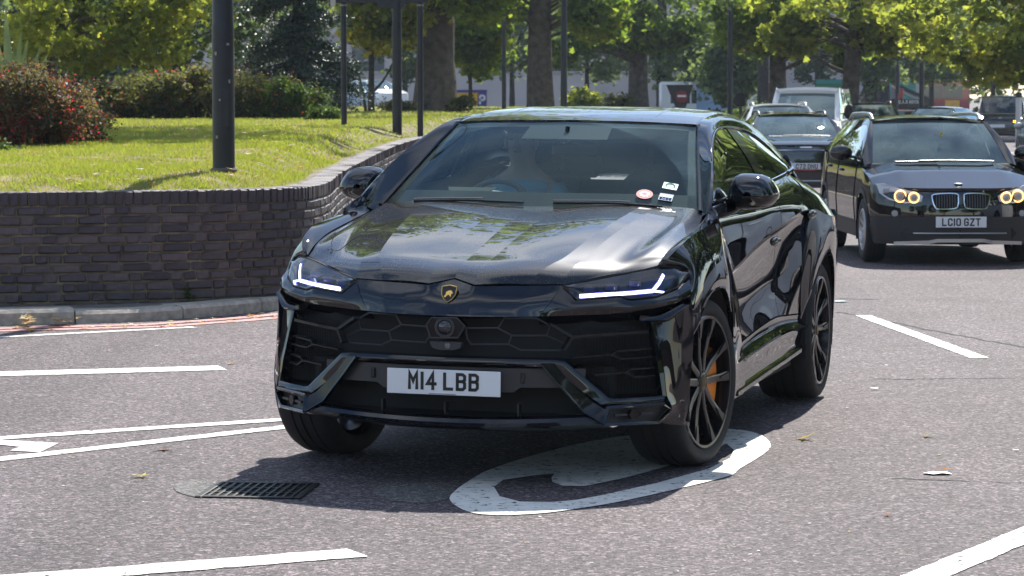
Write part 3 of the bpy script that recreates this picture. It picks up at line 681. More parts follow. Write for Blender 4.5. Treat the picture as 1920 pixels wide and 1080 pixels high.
# conifer
ct = thing("conifer_tree", "dark blue-green conifer between the hedge and the road sign's posts", "conifer", (at(560, 76), 76, 1.16))
trunk_mesh(0, 0, 0, 9, .16).build("trunk", M_BARK_D, ct)
P, v, wh = [], [], MB()
for i in range(110):
    zz = .30 + 7.6 * (i / 110) ** 1.15; rad = 1.75 * (1 - zz / 10.5) + .12; q = rnd.random() * 6.28; ln = rad * rnd.uniform(.8, 1.12); e = Vector((math.cos(q) * ln, math.sin(q) * ln, zz - .25 * ln)); s0 = Vector((0, 0, zz + .15))
    wh.tube([s0, (s0 + e) / 2 + Vector((0, 0, .1)), e], [.03, .02, .006], 4)
    n = 520; t = rng.random(n) ** .6; P.append(np.array(s0)[None] * (1 - t[:, None]) + np.array(e)[None] * t[:, None] + rng.normal(0, 1, (n, 3)) * np.array([.16, .16, .07]) * (.4 + t[:, None])); v.append(np.clip(.25 + .5 * t + rng.normal(0, .18, n), 0, 1))
wh.build("branches", M_BARK_D, ct); leaf_mesh("crown", np.vstack(P), .13, np.concatenate(v), M_CON, ct, aspect=.32)
tree("forked_tree", "slender tree with a low forked trunk between the sign posts, white car behind", at(697, 86), 86, 1.17, .10, 2.6,
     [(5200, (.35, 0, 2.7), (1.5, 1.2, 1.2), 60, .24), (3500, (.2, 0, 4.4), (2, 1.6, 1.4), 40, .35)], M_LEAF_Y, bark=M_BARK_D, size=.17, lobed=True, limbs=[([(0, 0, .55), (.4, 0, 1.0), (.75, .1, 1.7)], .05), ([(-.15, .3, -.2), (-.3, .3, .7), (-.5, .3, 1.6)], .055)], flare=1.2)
tree("plane_tree", "massive gnarled plane trunk right of the road sign's posts", at(815, 87), 87, 1.17, .63, 9, [(2700, (1.5, -1, 5.9), (5.5, 4.5, 1.9), 60, .42), (3000, (0, -6, 14.5), (7, 6, 5), 60, .8), (2500, (1.6, -1, 3.4), (1.1, 1.0, .8), 22, .3), (2500, (-1.6, 0, 3.2), (1.0, 1.0, .8), 22, .3)], M_LEAF, GT, size=.21, lobed=True, flare=1.28)
tree("young_tree", "small dense green tree standing between the two thick plane trunks", at(882, 104), 104, 1.15, .07, 3, [(7000, (.2, 0, 2.6), (1.5, 1.3, 1.5), 60, .26), (3000, (.3, 0, 4.6), (1.8, 1.5, 1.4), 40, .35)], M_LEAF, bark=M_BARK_D, size=.2, lobed=True)
tree("plane_tree", "thick plane trunk with a hollow burr, just left of the middle lamp post", at(1013, 101), 101, .9, .47, 9, [(2400, (0, -1, 6.0), (5, 4, 1.8), 56, .42), (2600, (1.9, -.5, 3.4), (1.2, 1, .9), 24, .3), (2200, (-1.6, -.5, 3.9), (1.0, 1, .7), 20, .3)], M_LEAF, GT, size=.22, lobed=True, flare=1.3)
tree("plane_tree", "straight dark plane trunk standing right behind the black car's roof", at(1197, 120), 120, .4, .43, 9, [(2200, (0, -1, 6.6), (6, 4, 2.0), 60, .42), (1500, (-3.2, -2, 3.6), (1.6, 1, 1.2), 22, .22), (4200, (.2, -1, 4.0), (3.2, 1, 1.0), 44, .36)], M_LEAF, GT, size=.24, lobed=True)
tree("plane_tree", "plane tree shading the white van, its trunk left of the van's cab", at(1456, 100), 100, -.2, .33, 9, [(2300, (0, -1, 6.1), (6.5, 5, 2.0), 66, .38), (1600, (2.1, -2, 3.7), (.9, .8, 1.1), 22, .2), (4000, (-.4, -.5, 4.3), (2.2, 1.5, 1.0), 44, .34)], M_LEAF, GT, size=.23, lobed=True)
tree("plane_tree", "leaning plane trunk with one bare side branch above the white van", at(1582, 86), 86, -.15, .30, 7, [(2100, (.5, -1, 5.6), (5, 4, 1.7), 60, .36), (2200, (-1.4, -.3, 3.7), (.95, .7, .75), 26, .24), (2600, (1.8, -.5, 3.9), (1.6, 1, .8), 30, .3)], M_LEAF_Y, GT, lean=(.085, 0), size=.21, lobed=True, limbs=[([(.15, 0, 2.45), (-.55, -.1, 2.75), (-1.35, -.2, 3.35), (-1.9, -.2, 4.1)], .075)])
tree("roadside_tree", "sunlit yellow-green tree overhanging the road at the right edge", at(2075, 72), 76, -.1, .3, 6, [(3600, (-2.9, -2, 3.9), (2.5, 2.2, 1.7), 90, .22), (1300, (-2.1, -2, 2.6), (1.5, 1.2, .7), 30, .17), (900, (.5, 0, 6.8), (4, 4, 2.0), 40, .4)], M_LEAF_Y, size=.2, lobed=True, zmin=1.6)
# farther greenery
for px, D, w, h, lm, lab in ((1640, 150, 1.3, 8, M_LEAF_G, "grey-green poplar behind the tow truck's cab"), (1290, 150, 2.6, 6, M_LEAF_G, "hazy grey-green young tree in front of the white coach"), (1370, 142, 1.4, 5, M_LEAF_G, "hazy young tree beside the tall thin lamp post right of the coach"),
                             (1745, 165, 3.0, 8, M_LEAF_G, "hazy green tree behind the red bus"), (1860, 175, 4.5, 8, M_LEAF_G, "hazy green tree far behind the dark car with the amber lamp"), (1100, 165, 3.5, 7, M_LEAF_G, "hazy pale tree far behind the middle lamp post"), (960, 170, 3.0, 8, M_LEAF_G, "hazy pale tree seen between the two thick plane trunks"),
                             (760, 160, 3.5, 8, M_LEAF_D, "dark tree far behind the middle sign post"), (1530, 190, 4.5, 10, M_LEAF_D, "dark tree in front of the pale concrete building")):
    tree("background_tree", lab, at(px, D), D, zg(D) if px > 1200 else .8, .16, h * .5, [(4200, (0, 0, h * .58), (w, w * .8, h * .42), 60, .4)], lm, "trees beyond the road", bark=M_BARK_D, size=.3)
for px, D in ((1240, 150), (1430, 140), (1630, 150), (1990, 140)):
    tree("added_tall_tree", "added tall tree behind the traffic, crown above the frame, " + {1240: "straight behind the sport SUV's roof", 1430: "behind the plane shading the van", 1630: "behind the tow truck", 1990: "at the far right edge"}[px], at(px, D), D, zg(D), .3, 12, [(3600, (0, 0, 19), (8, 6, 8), 60, .9)], M_LEAF, "trees beyond the road", bark=M_BARK_D, size=.5)  # added so that high crowns darken the reflection in the black crossover's bonnet
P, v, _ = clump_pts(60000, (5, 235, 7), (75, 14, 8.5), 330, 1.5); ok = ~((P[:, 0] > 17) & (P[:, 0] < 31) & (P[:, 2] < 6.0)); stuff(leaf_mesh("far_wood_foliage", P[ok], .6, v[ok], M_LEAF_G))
def shrub(name, label, x, y, z, n, rad, lm, size, k=30, sig=.16, cat="shrub", stems=8, group=None, flowers=None, aspect=.6):
    t = thing(name, label, cat, (x, y, z), group=group); b = MB()
    for i in range(stems):
        q = rnd.random() * 6.28; e = (math.cos(q) * rad[0] * rnd.random(), math.sin(q) * rad[1] * rnd.random(), rad[2] * rnd.uniform(1.0, 1.8)); b.tube(spl([(e[0] * .35, e[1] * .35, -.05), (e[0] * .5, e[1] * .5, e[2] * .5), e], 5), np.linspace(.018, .006, 5), 5)
    b.build("stems", M_BARK_D, t)
    P, v, K = clump_pts(n, (0, 0, rad[2] * .98), rad, k, sig); ok = P[:, 2] > 0; leaf_mesh("foliage", P[ok], size, v[ok], lm, t, aspect=aspect)
    if flowers:
        P, v, K = clump_pts(flowers[0], (0, 0, rad[2] * 1.05), [a * 1.06 for a in rad], k, sig * 1.1); ok = P[:, 2] > .15; stuff(leaf_mesh("flowers", P[ok], flowers[1], v[ok], flowers[2], t))
    return t
M_FLOW = mat("red_flower", (.45, .03, .06), attr=[(0, (.50, .02, .07)), (1, (.7, .06, .10))], rough=.7, spec=.1, trans=.45)
M_FLOW_O = mat("coral_flower", (.5, .12, .06), attr=[(0, (.5, .06, .04)), (1, (.7, .2, .1))], rough=.7, spec=.1, trans=.45)
M_SHRUB = mat("shrub_leaf", (.05, .06, .03), attr=[(0, (.05, .055, .03)), (.5, (.10, .11, .05)), (.85, (.18, .18, .07)), (1, (.26, .14, .09))], trans=.5, **LM)
M_SHRUB_R = mat("shrub_leaf_red", (.07, .05, .04), attr=[(0, (.05, .045, .04)), (.5, (.10, .09, .06)), (.8, (.17, .13, .09)), (1, (.30, .09, .09))], trans=.5, **LM)
M_SHRUB_G = mat("shrub_leaf_green", (.06, .1, .03), attr=[(0, (.04, .07, .02)), (.6, (.08, .13, .03)), (1, (.14, .19, .04))], trans=.4, **LM)
lz = lambda x, y: float(lawn_z(x, y))
y_ = 32; shrub("flowering_bush", "big wine-red flowering bush at the lawn's left edge, below the spiky leaves", at(55, y_), y_, lz(0, y_), 16000, (.78, .7, .57), M_SHRUB_R, .045, 90, .11, flowers=(1500, .027, M_FLOW), stems=20)
shrub("flowering_bush", "lower red flowering bush spilling to the right of the biggest bush", at(150, 33.5), 33.5, lz(0, 33), 5500, (.34, .5, .38), M_SHRUB_R, .045, 50, .09, flowers=(380, .028, M_FLOW), stems=10)
shrub("low_shrub", "small bluish-green shrub low at the lawn's left edge", at(8, 30.3), 30.3, lz(0, 30), 1500, (.17, .2, .13), M_SHRUB_G, .05, 16, .07)
# hedge: eight bushes in a row
HX = [(205, 130), (262, 120), (318, 112), (372, 108), (428, 112), (482, 120), (530, 128), (575, 150)]
for i, (px, top) in enumerate(HX):
    yy = 62 + (i % 2) * .7; h = (225 - top) / F_PX * 62
    lab = ["hedge bush next to the big wine-red bush", "hedge bush with a bare gap at its foot, second from the big red bush", "pale-topped hedge bush, third from the big red bush", "tall hedge bush just left of the broad black post", "hedge bush half hidden behind the broad black post", "hedge bush just right of the broad black post", "coral-flowered hedge bush before the conifer", "low rounded hedge bush next to the pale green clump"][i]
    shrub("hedge_bush", lab, at(px, yy), yy, lz(0, yy), 4200, (.55, .5, h * .52), M_SHRUB if i < 6 else M_SHRUB_G, .085, 45, .15, group="flowering hedge across the lawn", flowers=(110, .05, M_FLOW if i < 4 else M_FLOW_O), stems=14)
shrub("leafy_clump", "bright pale green leafy clump at the hedge's right end", at(607, 60), 60, lz(0, 60), 1500, (.34, .3, .25), M_SHRUB_G, .16, 24, .08, aspect=.28)
shrub("garden_shrub", "bright green rounded shrub right of the middle lamp post", at(1092, 118), 118, .75, 1900, (.8, .7, .55), M_LEAF_Y, .2, 24, .2); shrub("garden_shrub", "dull dark shrub left of the straight dark trunk", at(1160, 119), 119, .75, 1200, (.6, .6, .5), M_SHRUB, .18, 20, .2)
shrub("trunk_shrub", "dark scrub growing at the foot of the massive plane trunk", at(860, 84), 84, 1.16, 1200, (.5, .4, .22), M_SHRUB, .12, 20, .12); shrub("trunk_shrub", "dark scrub left of the massive plane trunk's foot", at(745, 85), 85, 1.16, 900, (.5, .4, .15), M_SHRUB, .12, 20, .12)
shrub("low_hedge", "bright green clipped hedge left of the white cars", at(1405, 105), 105, -.22, 4000, (1.9, .8, .75), M_SHRUB_G, .2, 40, .25, cat="hedge")
# spiky plant
sp_ = thing("spiky_plant", "tall sword-leaved plant rising behind the wine-red bush", "plant", (at(20, 33.5), 33.5, lz(0, 33)))
M_SW = mat("sword_leaf", (.22, .27, .13), rough=.4, noise=(3, .3), trans=.3)
for i, (ex, ez) in enumerate([(-.02, 1.62), (.12, 1.38), (.18, 1.28), (.30, 1.2), (.36, 1.12), (-.2, 1.5), (-.1, 1.3), (-.3, 1.3), (.05, 1.2), (.24, 1.0)]):
    P = spl([(ex * .1, 0, 0), (ex * .5, -.03 * i % .1, ez * .6), (ex * 1.3, -.05, ez * 1.12)], 9); b = MB()
    w = np.array([.03, .045, .055, .06, .06, .052, .04, .022, .002]); G = np.array([[(p[0] - ww, p[1] + .008, p[2]), (p[0], p[1], p[2]), (p[0] + ww, p[1] + .008, p[2])] for p, ww in zip(P, w)])
    b.grid(G); b.build("blade", M_SW, sp_)
# weeds at the foot of the wall
for px, py, n, r_, lab in ((497, 538, 420, .13, "leafy green weed growing from the wall's foot by the black car's headlamp"), (58, 566, 90, .05, "tiny weed at the foot of the brick wall, far left"), (350, 560, 160, .07, "flat weed creeping along the foot of the wall"), (523, 540, 260, .1, "low bright weed between the wall and the kerb, beside the car")):
    g = gnd(px, py, .09); shrub("weed", lab, g.x, g.y, .085, n, (r_, r_ * .7, r_ * .7), M_SHRUB_G, .035, 12, .03, cat="weed", stems=4, group="weeds along the wall")

# ================================================================== the black performance SUV (x forward from the front axle, y to its left, z up)
YAW = .2754
hero = thing("black_sport_suv", "big black angular sport SUV with lit Y-shaped headlights over the painted road symbol", "car",
             (-.0305, 13.3265, 0), math.atan2(-math.cos(YAW), -math.sin(YAW)))
M_PNT = paint("black_paint", (.0045, .005, .0075), coatr=.012, rough=.28)
M_PNT_D = paint("black_paint_dusty", (.0045, .005, .0075), dirt=.62, coatr=.02, rough=.28)
M_GLOSS = mat("gloss_black", (.005, .005, .007), rough=.14, spec=.2, coat=.55)
M_SATIN = mat("satin_black", (.012, .012, .014), rough=.38)
M_CELL = mat("grille_cell_grey", (.03, .031, .036), rough=.35)
M_BAR = mat("grille_black", (.012, .012, .014), rough=.3, spec=.35)
M_MATT = mat("matt_black", (.008, .008, .009), rough=.75)
M_GREY = mat("dark_grey_plastic", (.035, .034, .038), rough=.42)
M_RUB = mat("tyre_rubber", (.016, .016, .017), rough=.72, noise=(20, .25), bump=(120, .001, .3))
M_RUBW = mat("door_rubber", (.01, .01, .01), rough=.5)
M_CHR = mat("chrome", (.75, .76, .78), rough=.08, metal=1)
M_SIL = mat("silver_trim", (.5, .51, .53), rough=.3, metal=1)
M_RIM = mat("black_rim", (.010, .010, .012), rough=.22, spec=.3, coat=.35, coatr=.1)
M_CUT = mat("machined_edge", (.07, .07, .075), rough=.3, metal=1)
M_DISC = mat("brake_disc", (.2, .2, .2), rough=.35, metal=1)
M_CAL = mat("orange_caliper", (1.0, .30, .03), rough=.4)
M_DRL = mat("daylight_led", (.9, .9, 1), emit=((.86, .85, 1.0), 4.5))
M_DRL_P = mat("led_edge", (.3, .25, .8), emit=((.30, .22, 1.0), .9))
M_WS = glass("windscreen_glass", (.80, .95, .95), dust=.05, gain=.72, ior=1.5, dust_sky_col=(.38, .56, .60), refl=(.72, .95, 1.0), wiper=((-.45, -.12, 1.17), .865, 1.5))  # real dust, but teal dust and mirror tint paint in the sky's reflection
M_FG = glass("front_side_glass", (.75, .80, .78), gain=1.8, ior=1.6)
M_SG = glass("dark_side_glass", (.30, .33, .32), gain=1.8, ior=1.6)
M_RG = glass("rear_glass", (.92, .96, .96), gain=1.0)
M_LENS = glass("lamp_lens", (.62, .68, .76), gain=1.2, ior=1.55)
M_PLATE = mat("plate_white", (.80, .82, .85), rough=.3, coat=.4)
M_INK = mat("plate_black", (.012, .012, .013), rough=.4)
M_SEAT = mat("dark_leather", (.06, .062, .07), rough=.5)
M_DASH = mat("dashboard", (.055, .058, .064), rough=.55)

def hp(name, curves, m=M_PNT, nu=30, nv=14, both=True, fl=.012, f=spl, parent=None):
    """panel on the left side and its mirror image on the right"""
    Gs = [loft(c, nu, nv, f) for c in curves]; p = parent or hero
    a = panel(name, Gs, m, p, fl=fl)
    if both: return a, panel(name, [mir(G) for G in Gs], m, p, fl=fl)
    return a
def sub(name, mb, m, parent, **k): return mb.build(name, m, parent, **k)

# --- bonnet
h0 = [(.842, 0, .912), (.80, 0, .945), (.70, 0, .974), (.58, 0, .997), (.38, 0, 1.040), (.2, 0, 1.076), (0, 0, 1.112), (-.2, 0, 1.143), (-.36, 0, 1.166), (-.505, 0, 1.184)]
h1 = [(.897, .105, .889), (.83, .107, .939), (.71, .110, .974), (.58, .115, 1.000), (.38, .122, 1.044), (.2, .13, 1.080), (0, .138, 1.115), (-.2, .147, 1.146), (-.36, .155, 1.168), (-.508, .165, 1.185)]
h2 = [(.833, .34, .892), (.79, .365, .937), (.70, .398, .972), (.60, .433, .998), (.40, .46, 1.045), (.2, .482, 1.087), (0, .503, 1.124), (-.2, .522, 1.155), (-.36, .535, 1.177), (-.52, .55, 1.191)]
h3 = [(.785, .48, .894), (.745, .486, .930), (.665, .497, .9655), (.56, .515, .992), (.38, .534, 1.0365), (.2, .552, 1.077), (0, .572, 1.1145), (-.2, .592, 1.145), (-.36, .605, 1.168), (-.535, .62, 1.189)]
h4 = [(.625, .655, .931), (.595, .66, .945), (.54, .667, .965), (.46, .677, .989), (.33, .692, 1.021), (.18, .708, 1.053), (0, .722, 1.086), (-.2, .735, 1.121), (-.36, .742, 1.147), (-.55, .75, 1.178)]
h5 = [(.45, .828, .965), (.425, .830, .975), (.39, .832, .988), (.34, .836, 1.007), (.26, .841, 1.027), (.15, .845, 1.048), (0, .848, 1.068), (-.2, .848, 1.092), (-.36, .846, 1.112), (-.56, .822, 1.150)]
bon = [loft(c, 46, n) for c, n in (([h0, h1], 5), ([h1, (np.array(h1) * .66 + np.array(h2) * .34) + [0, 0, .004], (np.array(h1) * .33 + np.array(h2) * .67) + [0, 0, .004], h2], 16), ([h2, h3], 6), ([h3, (np.array(h3) + np.array(h4)) / 2 + [0, 0, -.001], h4, (np.array(h4) + np.array(h5)) / 2 + np.outer(np.linspace(-.004, .012, 10) if False else [-.006, -.004, 0, .006, .010, .011, .011, .011, .010, .008], [0, 0, 1]), h5], 22))]
panel("bonnet", bon + [mir(G) for G in bon], M_PNT_D, hero, fl=.006)
b = MB(); b.grid(full(loft([[(.86, 0, .86), (.0, 0, 1.07), (-.50, 0, 1.15)], [(.78, .45, .86), (.0, .5, 1.07), (-.52, .5, 1.15)], [(.40, .80, .93), (0, .82, 1.03), (-.52, .80, 1.09)]], 8, 6))); sub("bonnet_gap", b, M_MATT, hero)

# --- nose panel and upper bumper
n_top = [(.850, 0, .906), (.905, .105, .882), (.872, .22, .8845), (.838, .34, .8865), (.792, .474, .8885)]
n_bot = [(.976, 0, .754), (.972, .105, .754), (.955, .2, .7545), (.925, .30, .755), (.877, .396, .756)]
n_mid = [(.936, 0, .835), (.945, .105, .828), (.925, .21, .826), (.893, .32, .824), (.842, .44, .823)]
N1 = loft([n_top, n_mid, n_bot], 30, 14, lin)
t2 = [(.792, .474, .8885), (.802, .540, .822), (.706, .716, .836), (.674, .755, .823), (.588, .855, .830), (.47, .930, .862), (.36, .955, .90)]
b2 = [(.877, .396, .756), (.835, .49, .7585), (.74, .67, .764), (.69, .76, .772), (.605, .855, .787), (.52, .935, .806), (.43, .975, .835)]
m2 = (np.array(t2) + np.array(b2)) / 2 + [.010, .008, 0]
N2 = loft([t2, m2, b2], 50, 10, lin)
u2 = np.array(b2) + [-.045, -.012, -.040]; u2[-1] = np.array(b2[-1]) + [-.01, 0, -.008]
N3 = loft([b2, u2], 50, 5, lin)
n4b = np.array(n_bot) + [-.04, 0, -.012]
N4 = loft([n_bot, n4b], 30, 4, lin)
nose = [N1, N2, N3, N4]
panel("bumper", nose + [mir(G) for G in nose], M_PNT, hero, fl=.006)

# --- grille: backing, honeycomb frames, camera pod
xg = lambda y: .965 - .40 * y * y
b = MB(); G = np.array([[(xg(y) - .075 - .03 * (1 - abs(2 * t - 1)), y, .765 - .20 * t) for t in np.linspace(0, 1, 8)] for y in np.linspace(-.56, .56, 31)]); b.grid(G); gb = sub("grille", b, M_MATT, hero)
def xs(y, z, o=0): return (xg(y) - .018 + o, y, z)
hexes = [[(.081, .699), (.223, .703), (.283, .671), (.270, .632), (.104, .629), (.087, .656)], [(.223, .703), (.25, .747), (.387, .748), (.445, .717), (.429, .672), (.283, .671)],
         [(.283, .671), (.429, .672), (.509, .636), (.485, .607), (.322, .607), (.270, .632)]]
for sg in (1, -1):
    for hx in hexes:
        b = MB(); pts = [xs(y * sg, z) for y, z in hx + hx[:1]]; b.tube(pts, .0042, 6, cap=False)
        inner = [((y * .82 + sum(p[0] for p in hx) / 6 * .18) * sg, z * .82 + sum(p[1] for p in hx) / 6 * .18) for y, z in hx]
        sub("grille_cell", b, M_CELL, hero, smooth=False)
pod = [(-.088, .708), (-.064, .743), (.052, .746), (.088, .711), (.058, .660), (-.066, .655)]
b = MB(); b.prism([(.93, y, z) for y, z in pod], (.052, 0, 0)); po = sub("radar_camera_pod", b, M_GLOSS, hero, smooth=False)
b = MB(); b.tube([(.984, y, z) for y, z in pod + pod[:1]], .0045, 6, cap=False); sub("pod_rim", b, M_GREY, po)
b = MB(); b.lathe([(.001, .992), (.018, .991), (.030, .985), (.034, .978)], (0, -.004, .704), 'x', 20); sub("camera_lens", b, mat("camera_glass", (.01, .01, .02), rough=.03, coat=1), po)
b = MB(); b.lathe([(.046, .980), (.046, .985), (.034, .986), (.034, .98)], (0, -.004, .704), 'x', 20); sub("camera_ring", b, M_GREY, po)
lp = [(-.062, .612), (-.075, .640), (.074, .640), (.066, .612), (.03, .603), (-.03, .603)]
b = MB(); b.prism([(.935, y, z) for y, z in lp], (.044, 0, 0)); p2 = sub("front_camera_pod", b, M_GREY, hero, smooth=False)
b = MB(); b.lathe([(.001, .986), (.013, .985), (.016, .978)], (0, .01, .622), 'x', 14); sub("camera_lens", b, mat("pod_eye", (.1, .1, .12), rough=.15, coat=1), p2)

# --- side intakes
fr_in = [(.905, .432, .752), (.882, .520, .668), (.893, .505, .60)]
for sg in (1, -1):
    P = lambda L_: [(x, y * sg, z) for x, y, z in L_]
    b = MB(); bk = np.array([[(xx, yy * sg, zz) for (xx, yy) in ((.78, .45), (.74, .60), (.62, .72), (.50, .86))] for zz in (.76, .66, .55, .40)]); b.grid(bk); it = sub("side_intake", b, M_MATT, hero)
    for ln in ([(.897, .455, .725), (.862, .546, .668), (.80, .66, .676), (.72, .75, .680), (.635, .833, .682)], [(.862, .546, .668), (.888, .515, .612)]):
        b = MB(); b.beam(P(ln), .013, -.03, (.75 * 1, .66 * sg, 0)); sub("intake_bar", b, M_BAR, it, smooth=False)
    for ln in ([(.853, .545, .577), (.80, .64, .582), (.758, .698, .586), (.742, .715, .600), (.606, .856, .607)], [(.758, .698, .586), (.733, .738, .567), (.602, .867, .570)],
               [(.817, .634, .500), (.77, .70, .504), (.733, .757, .507), (.718, .772, .520), (.593, .876, .521)], [(.733, .757, .507), (.697, .795, .483), (.591, .880, .483)]):
        b = MB(); b.beam(P(ln), .0065, -.03, (.75, .66 * sg, 0)); sub("intake_bar", b, M_BAR, it, smooth=False)
    b = MB()
    for i in range(26):
        t = i / 25; b.box((.80 - .22 * t, (.56 + .30 * t) * sg, .555), (.004, .004, .30))
    for i in range(9): b.tube(P([(.80, .56, .42 + .032 * i), (.58, .86, .42 + .032 * i)]), .002, 4)
    stuff(sub("radiator_fins", b, M_MATT, it, smooth=False))
    # outer frame of the intake with its ridge
    b = MB(); b.beam(P([(.665, .80, .745), (.612, .845, .735), (.622, .872, .60), (.628, .893, .50), (.628, .909, .398)]), .022, -.04, (.7, .72 * sg, 0)); sub("intake_frame", b, M_PNT, hero, smooth=False)
# --- the broad blade: centre bar, falling diagonals, ledge to the corner
def bladeG(off_x=0):
    top = [(.985, 0, .571), (.962, .25, .571), (.903, .478, .569), (.884, .516, .563), (.846, .612, .478), (.812, .700, .400), (.795, .722, .396), (.71, .82, .397), (.628, .909, .400)]
    return np.array(top) + [off_x, 0, 0]
tp = bladeG(); tb = tp + [-.06, 0, .004]; fr1 = tp + np.array([(.010, 0, -.016)] * 9); lo = np.array([(.985, 0, .540), (.962, .24, .540), (.922, .445, .540), (.902, .495, .520), (.868, .585, .437), (.842, .672, .375), (.812, .712, .373), (.722, .822, .374), (.640, .905, .376)])
B1 = loft([tb, tp], 70, 4, lin); B2 = loft([tp, fr1, lo], 70, 8, lin)
lo2 = lo + [-.05, 0, -.006]; B3 = loft([lo, lo2], 70, 3, lin)
panel("bumper_blade", [B1, B2, B3] + [mir(G) for G in (B1, B2, B3)], M_PNT, hero, fl=0)
for sg in (1, -1):
    P = lambda L_: [(x, y * sg, z) for x, y, z in L_]
    # inner diagonal face of the blade (glossy, facing inwards) and its V ridge
    V1 = np.array(P([(.945, .426, .556), (.915, .50, .465), (.882, .60, .345), (.872, .690, .291)])); V2 = np.array(P([(.915, .478, .555), (.893, .540, .478), (.862, .640, .385), (.845, .70, .350)]))
    b = MB(); b.grid(loft([V1, V2], 16, 4, lin)); b.grid(loft([V1, V1 + [-.10, .01 * sg, -.0]], 16, 3, lin)); sub("blade_return", b, M_GLOSS, hero)
    b = MB(); b.tube(V1, .006, 6); sub("blade_ridge", b, M_PNT, hero)
    # fog lamp box
    fo = P([(.838, .700, .362), (.640, .908, .366), (.598, .928, .336), (.650, .885, .284), (.874, .695, .291)])
    b = MB(); b.tube(fo + fo[:1], .009, 6, cap=False); fg = sub("fog_lamp_surround", b, M_PNT, hero)
    b = MB(); b.prism([(p[0] - .03, p[1] - .018 * sg, p[2]) for p in fo], (-.02, 0, 0)); sub("fog_lamp_box", b, M_GREY, fg, smooth=False)
    c = Vector((.745, .792 * sg, .327)); nn = Vector((.7, .7 * sg, 0)); tt = Vector((-.7, .7 * sg, 0)); up = Vector((0, 0, 1))
    hx = [c + tt * .026 * math.cos(q) + up * .024 * math.sin(q) for q in [math.pi / 3 * k for k in range(6)]]
    b = MB(); b.prism([h - nn * .012 for h in hx], nn * .026); sub("fog_lamp", b, M_GLOSS, fg, smooth=False)
    for k in (-1, 1): b = MB(); b.beam([c + tt * k * .035, c + tt * k * .10], .010, .012, nn); sub("fog_slat", b, M_GREY, fg, smooth=False)
    # cheek of the bumper between the intake and the wheel arch
    e0 = P([(.598, .850, .745), (.612, .884, .60), (.618, .904, .50), (.622, .918, .400), (.598, .934, .340), (.648, .892, .280)])
    e1 = P([(.53, .918, .775), (.545, .918, .62), (.55, .928, .50), (.555, .936, .40), (.53, .950, .335), (.55, .935, .262)])
    e2 = P([(.49, .965, .79), (.505, .955, .64), (.515, .957, .52), (.512, .962, .42), (.495, .972, .34), (.49, .962, .255)])
    e3 = P([(.435, .985, .80), (.425, .992, .66), (.445, .990, .54), (.468, .988, .44), (.458, .985, .34), (.440, .972, .25)])
    panel("bumper_corner", [loft([e0, e1, e2], 24, 8), loft([e2, e3], 24, 5)], M_PNT, hero)
    # canard fin under the lamp corner
    A = P([(.66, .790, .740), (.60, .880, .752), (.50, .955, .80)]); Bq = P([(.64, .80, .722), (.575, .905, .722), (.46, .978, .79)])
    b = MB(); b.grid(loft([A, (np.array(A) + np.array(Bq)) / 2 + [.012, .012 * sg, 0], Bq], 10, 5, lin)); sub("bumper_fin", b, M_PNT, hero)
# --- lower intake, plate carrier, lip
b = MB(); G = np.array([[(x, y, z) for x, z in ((.95 - .42 * y * y, .548), (.86 - .3 * y * y, .53), (.80 - .2 * y * y, .42), (.82 - .2 * y * y, .32), (.95 - .29 * y * y, .312))] for y in np.linspace(-.70, .70, 31)]); b.grid(G); sub("lower_intake", b, M_MATT, hero)
car_ = [(-.345, .475), (-.325, .515), (-.56, .535), (-.62, .46), (-.60, .44), (-.33, .440), (-.30, .412), (.30, .412), (.33, .440), (.60, .44), (.62, .46), (.56, .535), (.325, .515), (.345, .475)]
b = MB(); G = np.array([[(.972 - .36 * y * y, y, z) for z in (.530, .478, .424 if abs(y) < .31 else .446)] for y in np.linspace(-.60, .60, 41)]); b.grid(G); sub("plate_carrier", b, M_GREY, hero)
for y in (-.35, .34):
    b = MB(); b.box((.933, y, .487), (.012, .020, .045), bev=.004); sub("carrier_clip", b, M_SATIN, hero, smooth=False)
pl = MB(); pl.box((1.006, 0, .4635), (.006, .520, .111), bev=.002); pl_o = sub("number_plate", pl, M_PLATE, hero, smooth=False)
MP = Matrix(((0, 0, 1, 1.0092), (1, 0, 0, 0), (0, 1, 0, .466), (0, 0, 0, 1)))
text("plate_characters", "M14 LBB", .079, M_INK, pl_o, MP @ Matrix.Translation((0, .002, 0)), stroke=.175, wide=.60, gap=.135, space=.40)
b = MB(); b.box((1.0094, -.005, .4125), (.0006, .125, .0035)); sub("plate_maker_line", b, mat("plate_small_print", (.25, .25, .27), rough=.5), pl_o, smooth=False)
for i, y in enumerate((-.302, -.003, .323)):
    b = MB(); b.box((.955 - .29 * y * y, y, .347), (.05, .009, .052), bev=.003); sub("intake_fin", b, M_SATIN, hero, smooth=False)
yy = np.linspace(0, .70, 16); lipx = 1.0 - .29 * yy ** 2; lz_ = .275 + .02 * (yy / .66) ** 2
Lg = np.array([[(x - .06, y, z + .036), (x - .012, y, z + .028), (x, y, z + .012), (x - .004, y, z - .004), (x - .035, y, z - .018), (x - .12, y, z - .035), (x - .45, y, z - .05)] for x, y, z in zip(lipx, yy, lz_)]).transpose(1, 0, 2)
b = MB(); b.grid(full(Lg)); sub("front_lip", b, M_PNT, hero)
b = MB(); b.grid(np.array([[(x - .14, y * s_, z - .02) for s_ in (1,)] + [(x - .5, y, z - .04)] for x, y, z in zip(lipx, yy, lz_)])); sub("lip_tray", b, M_MATT, hero)

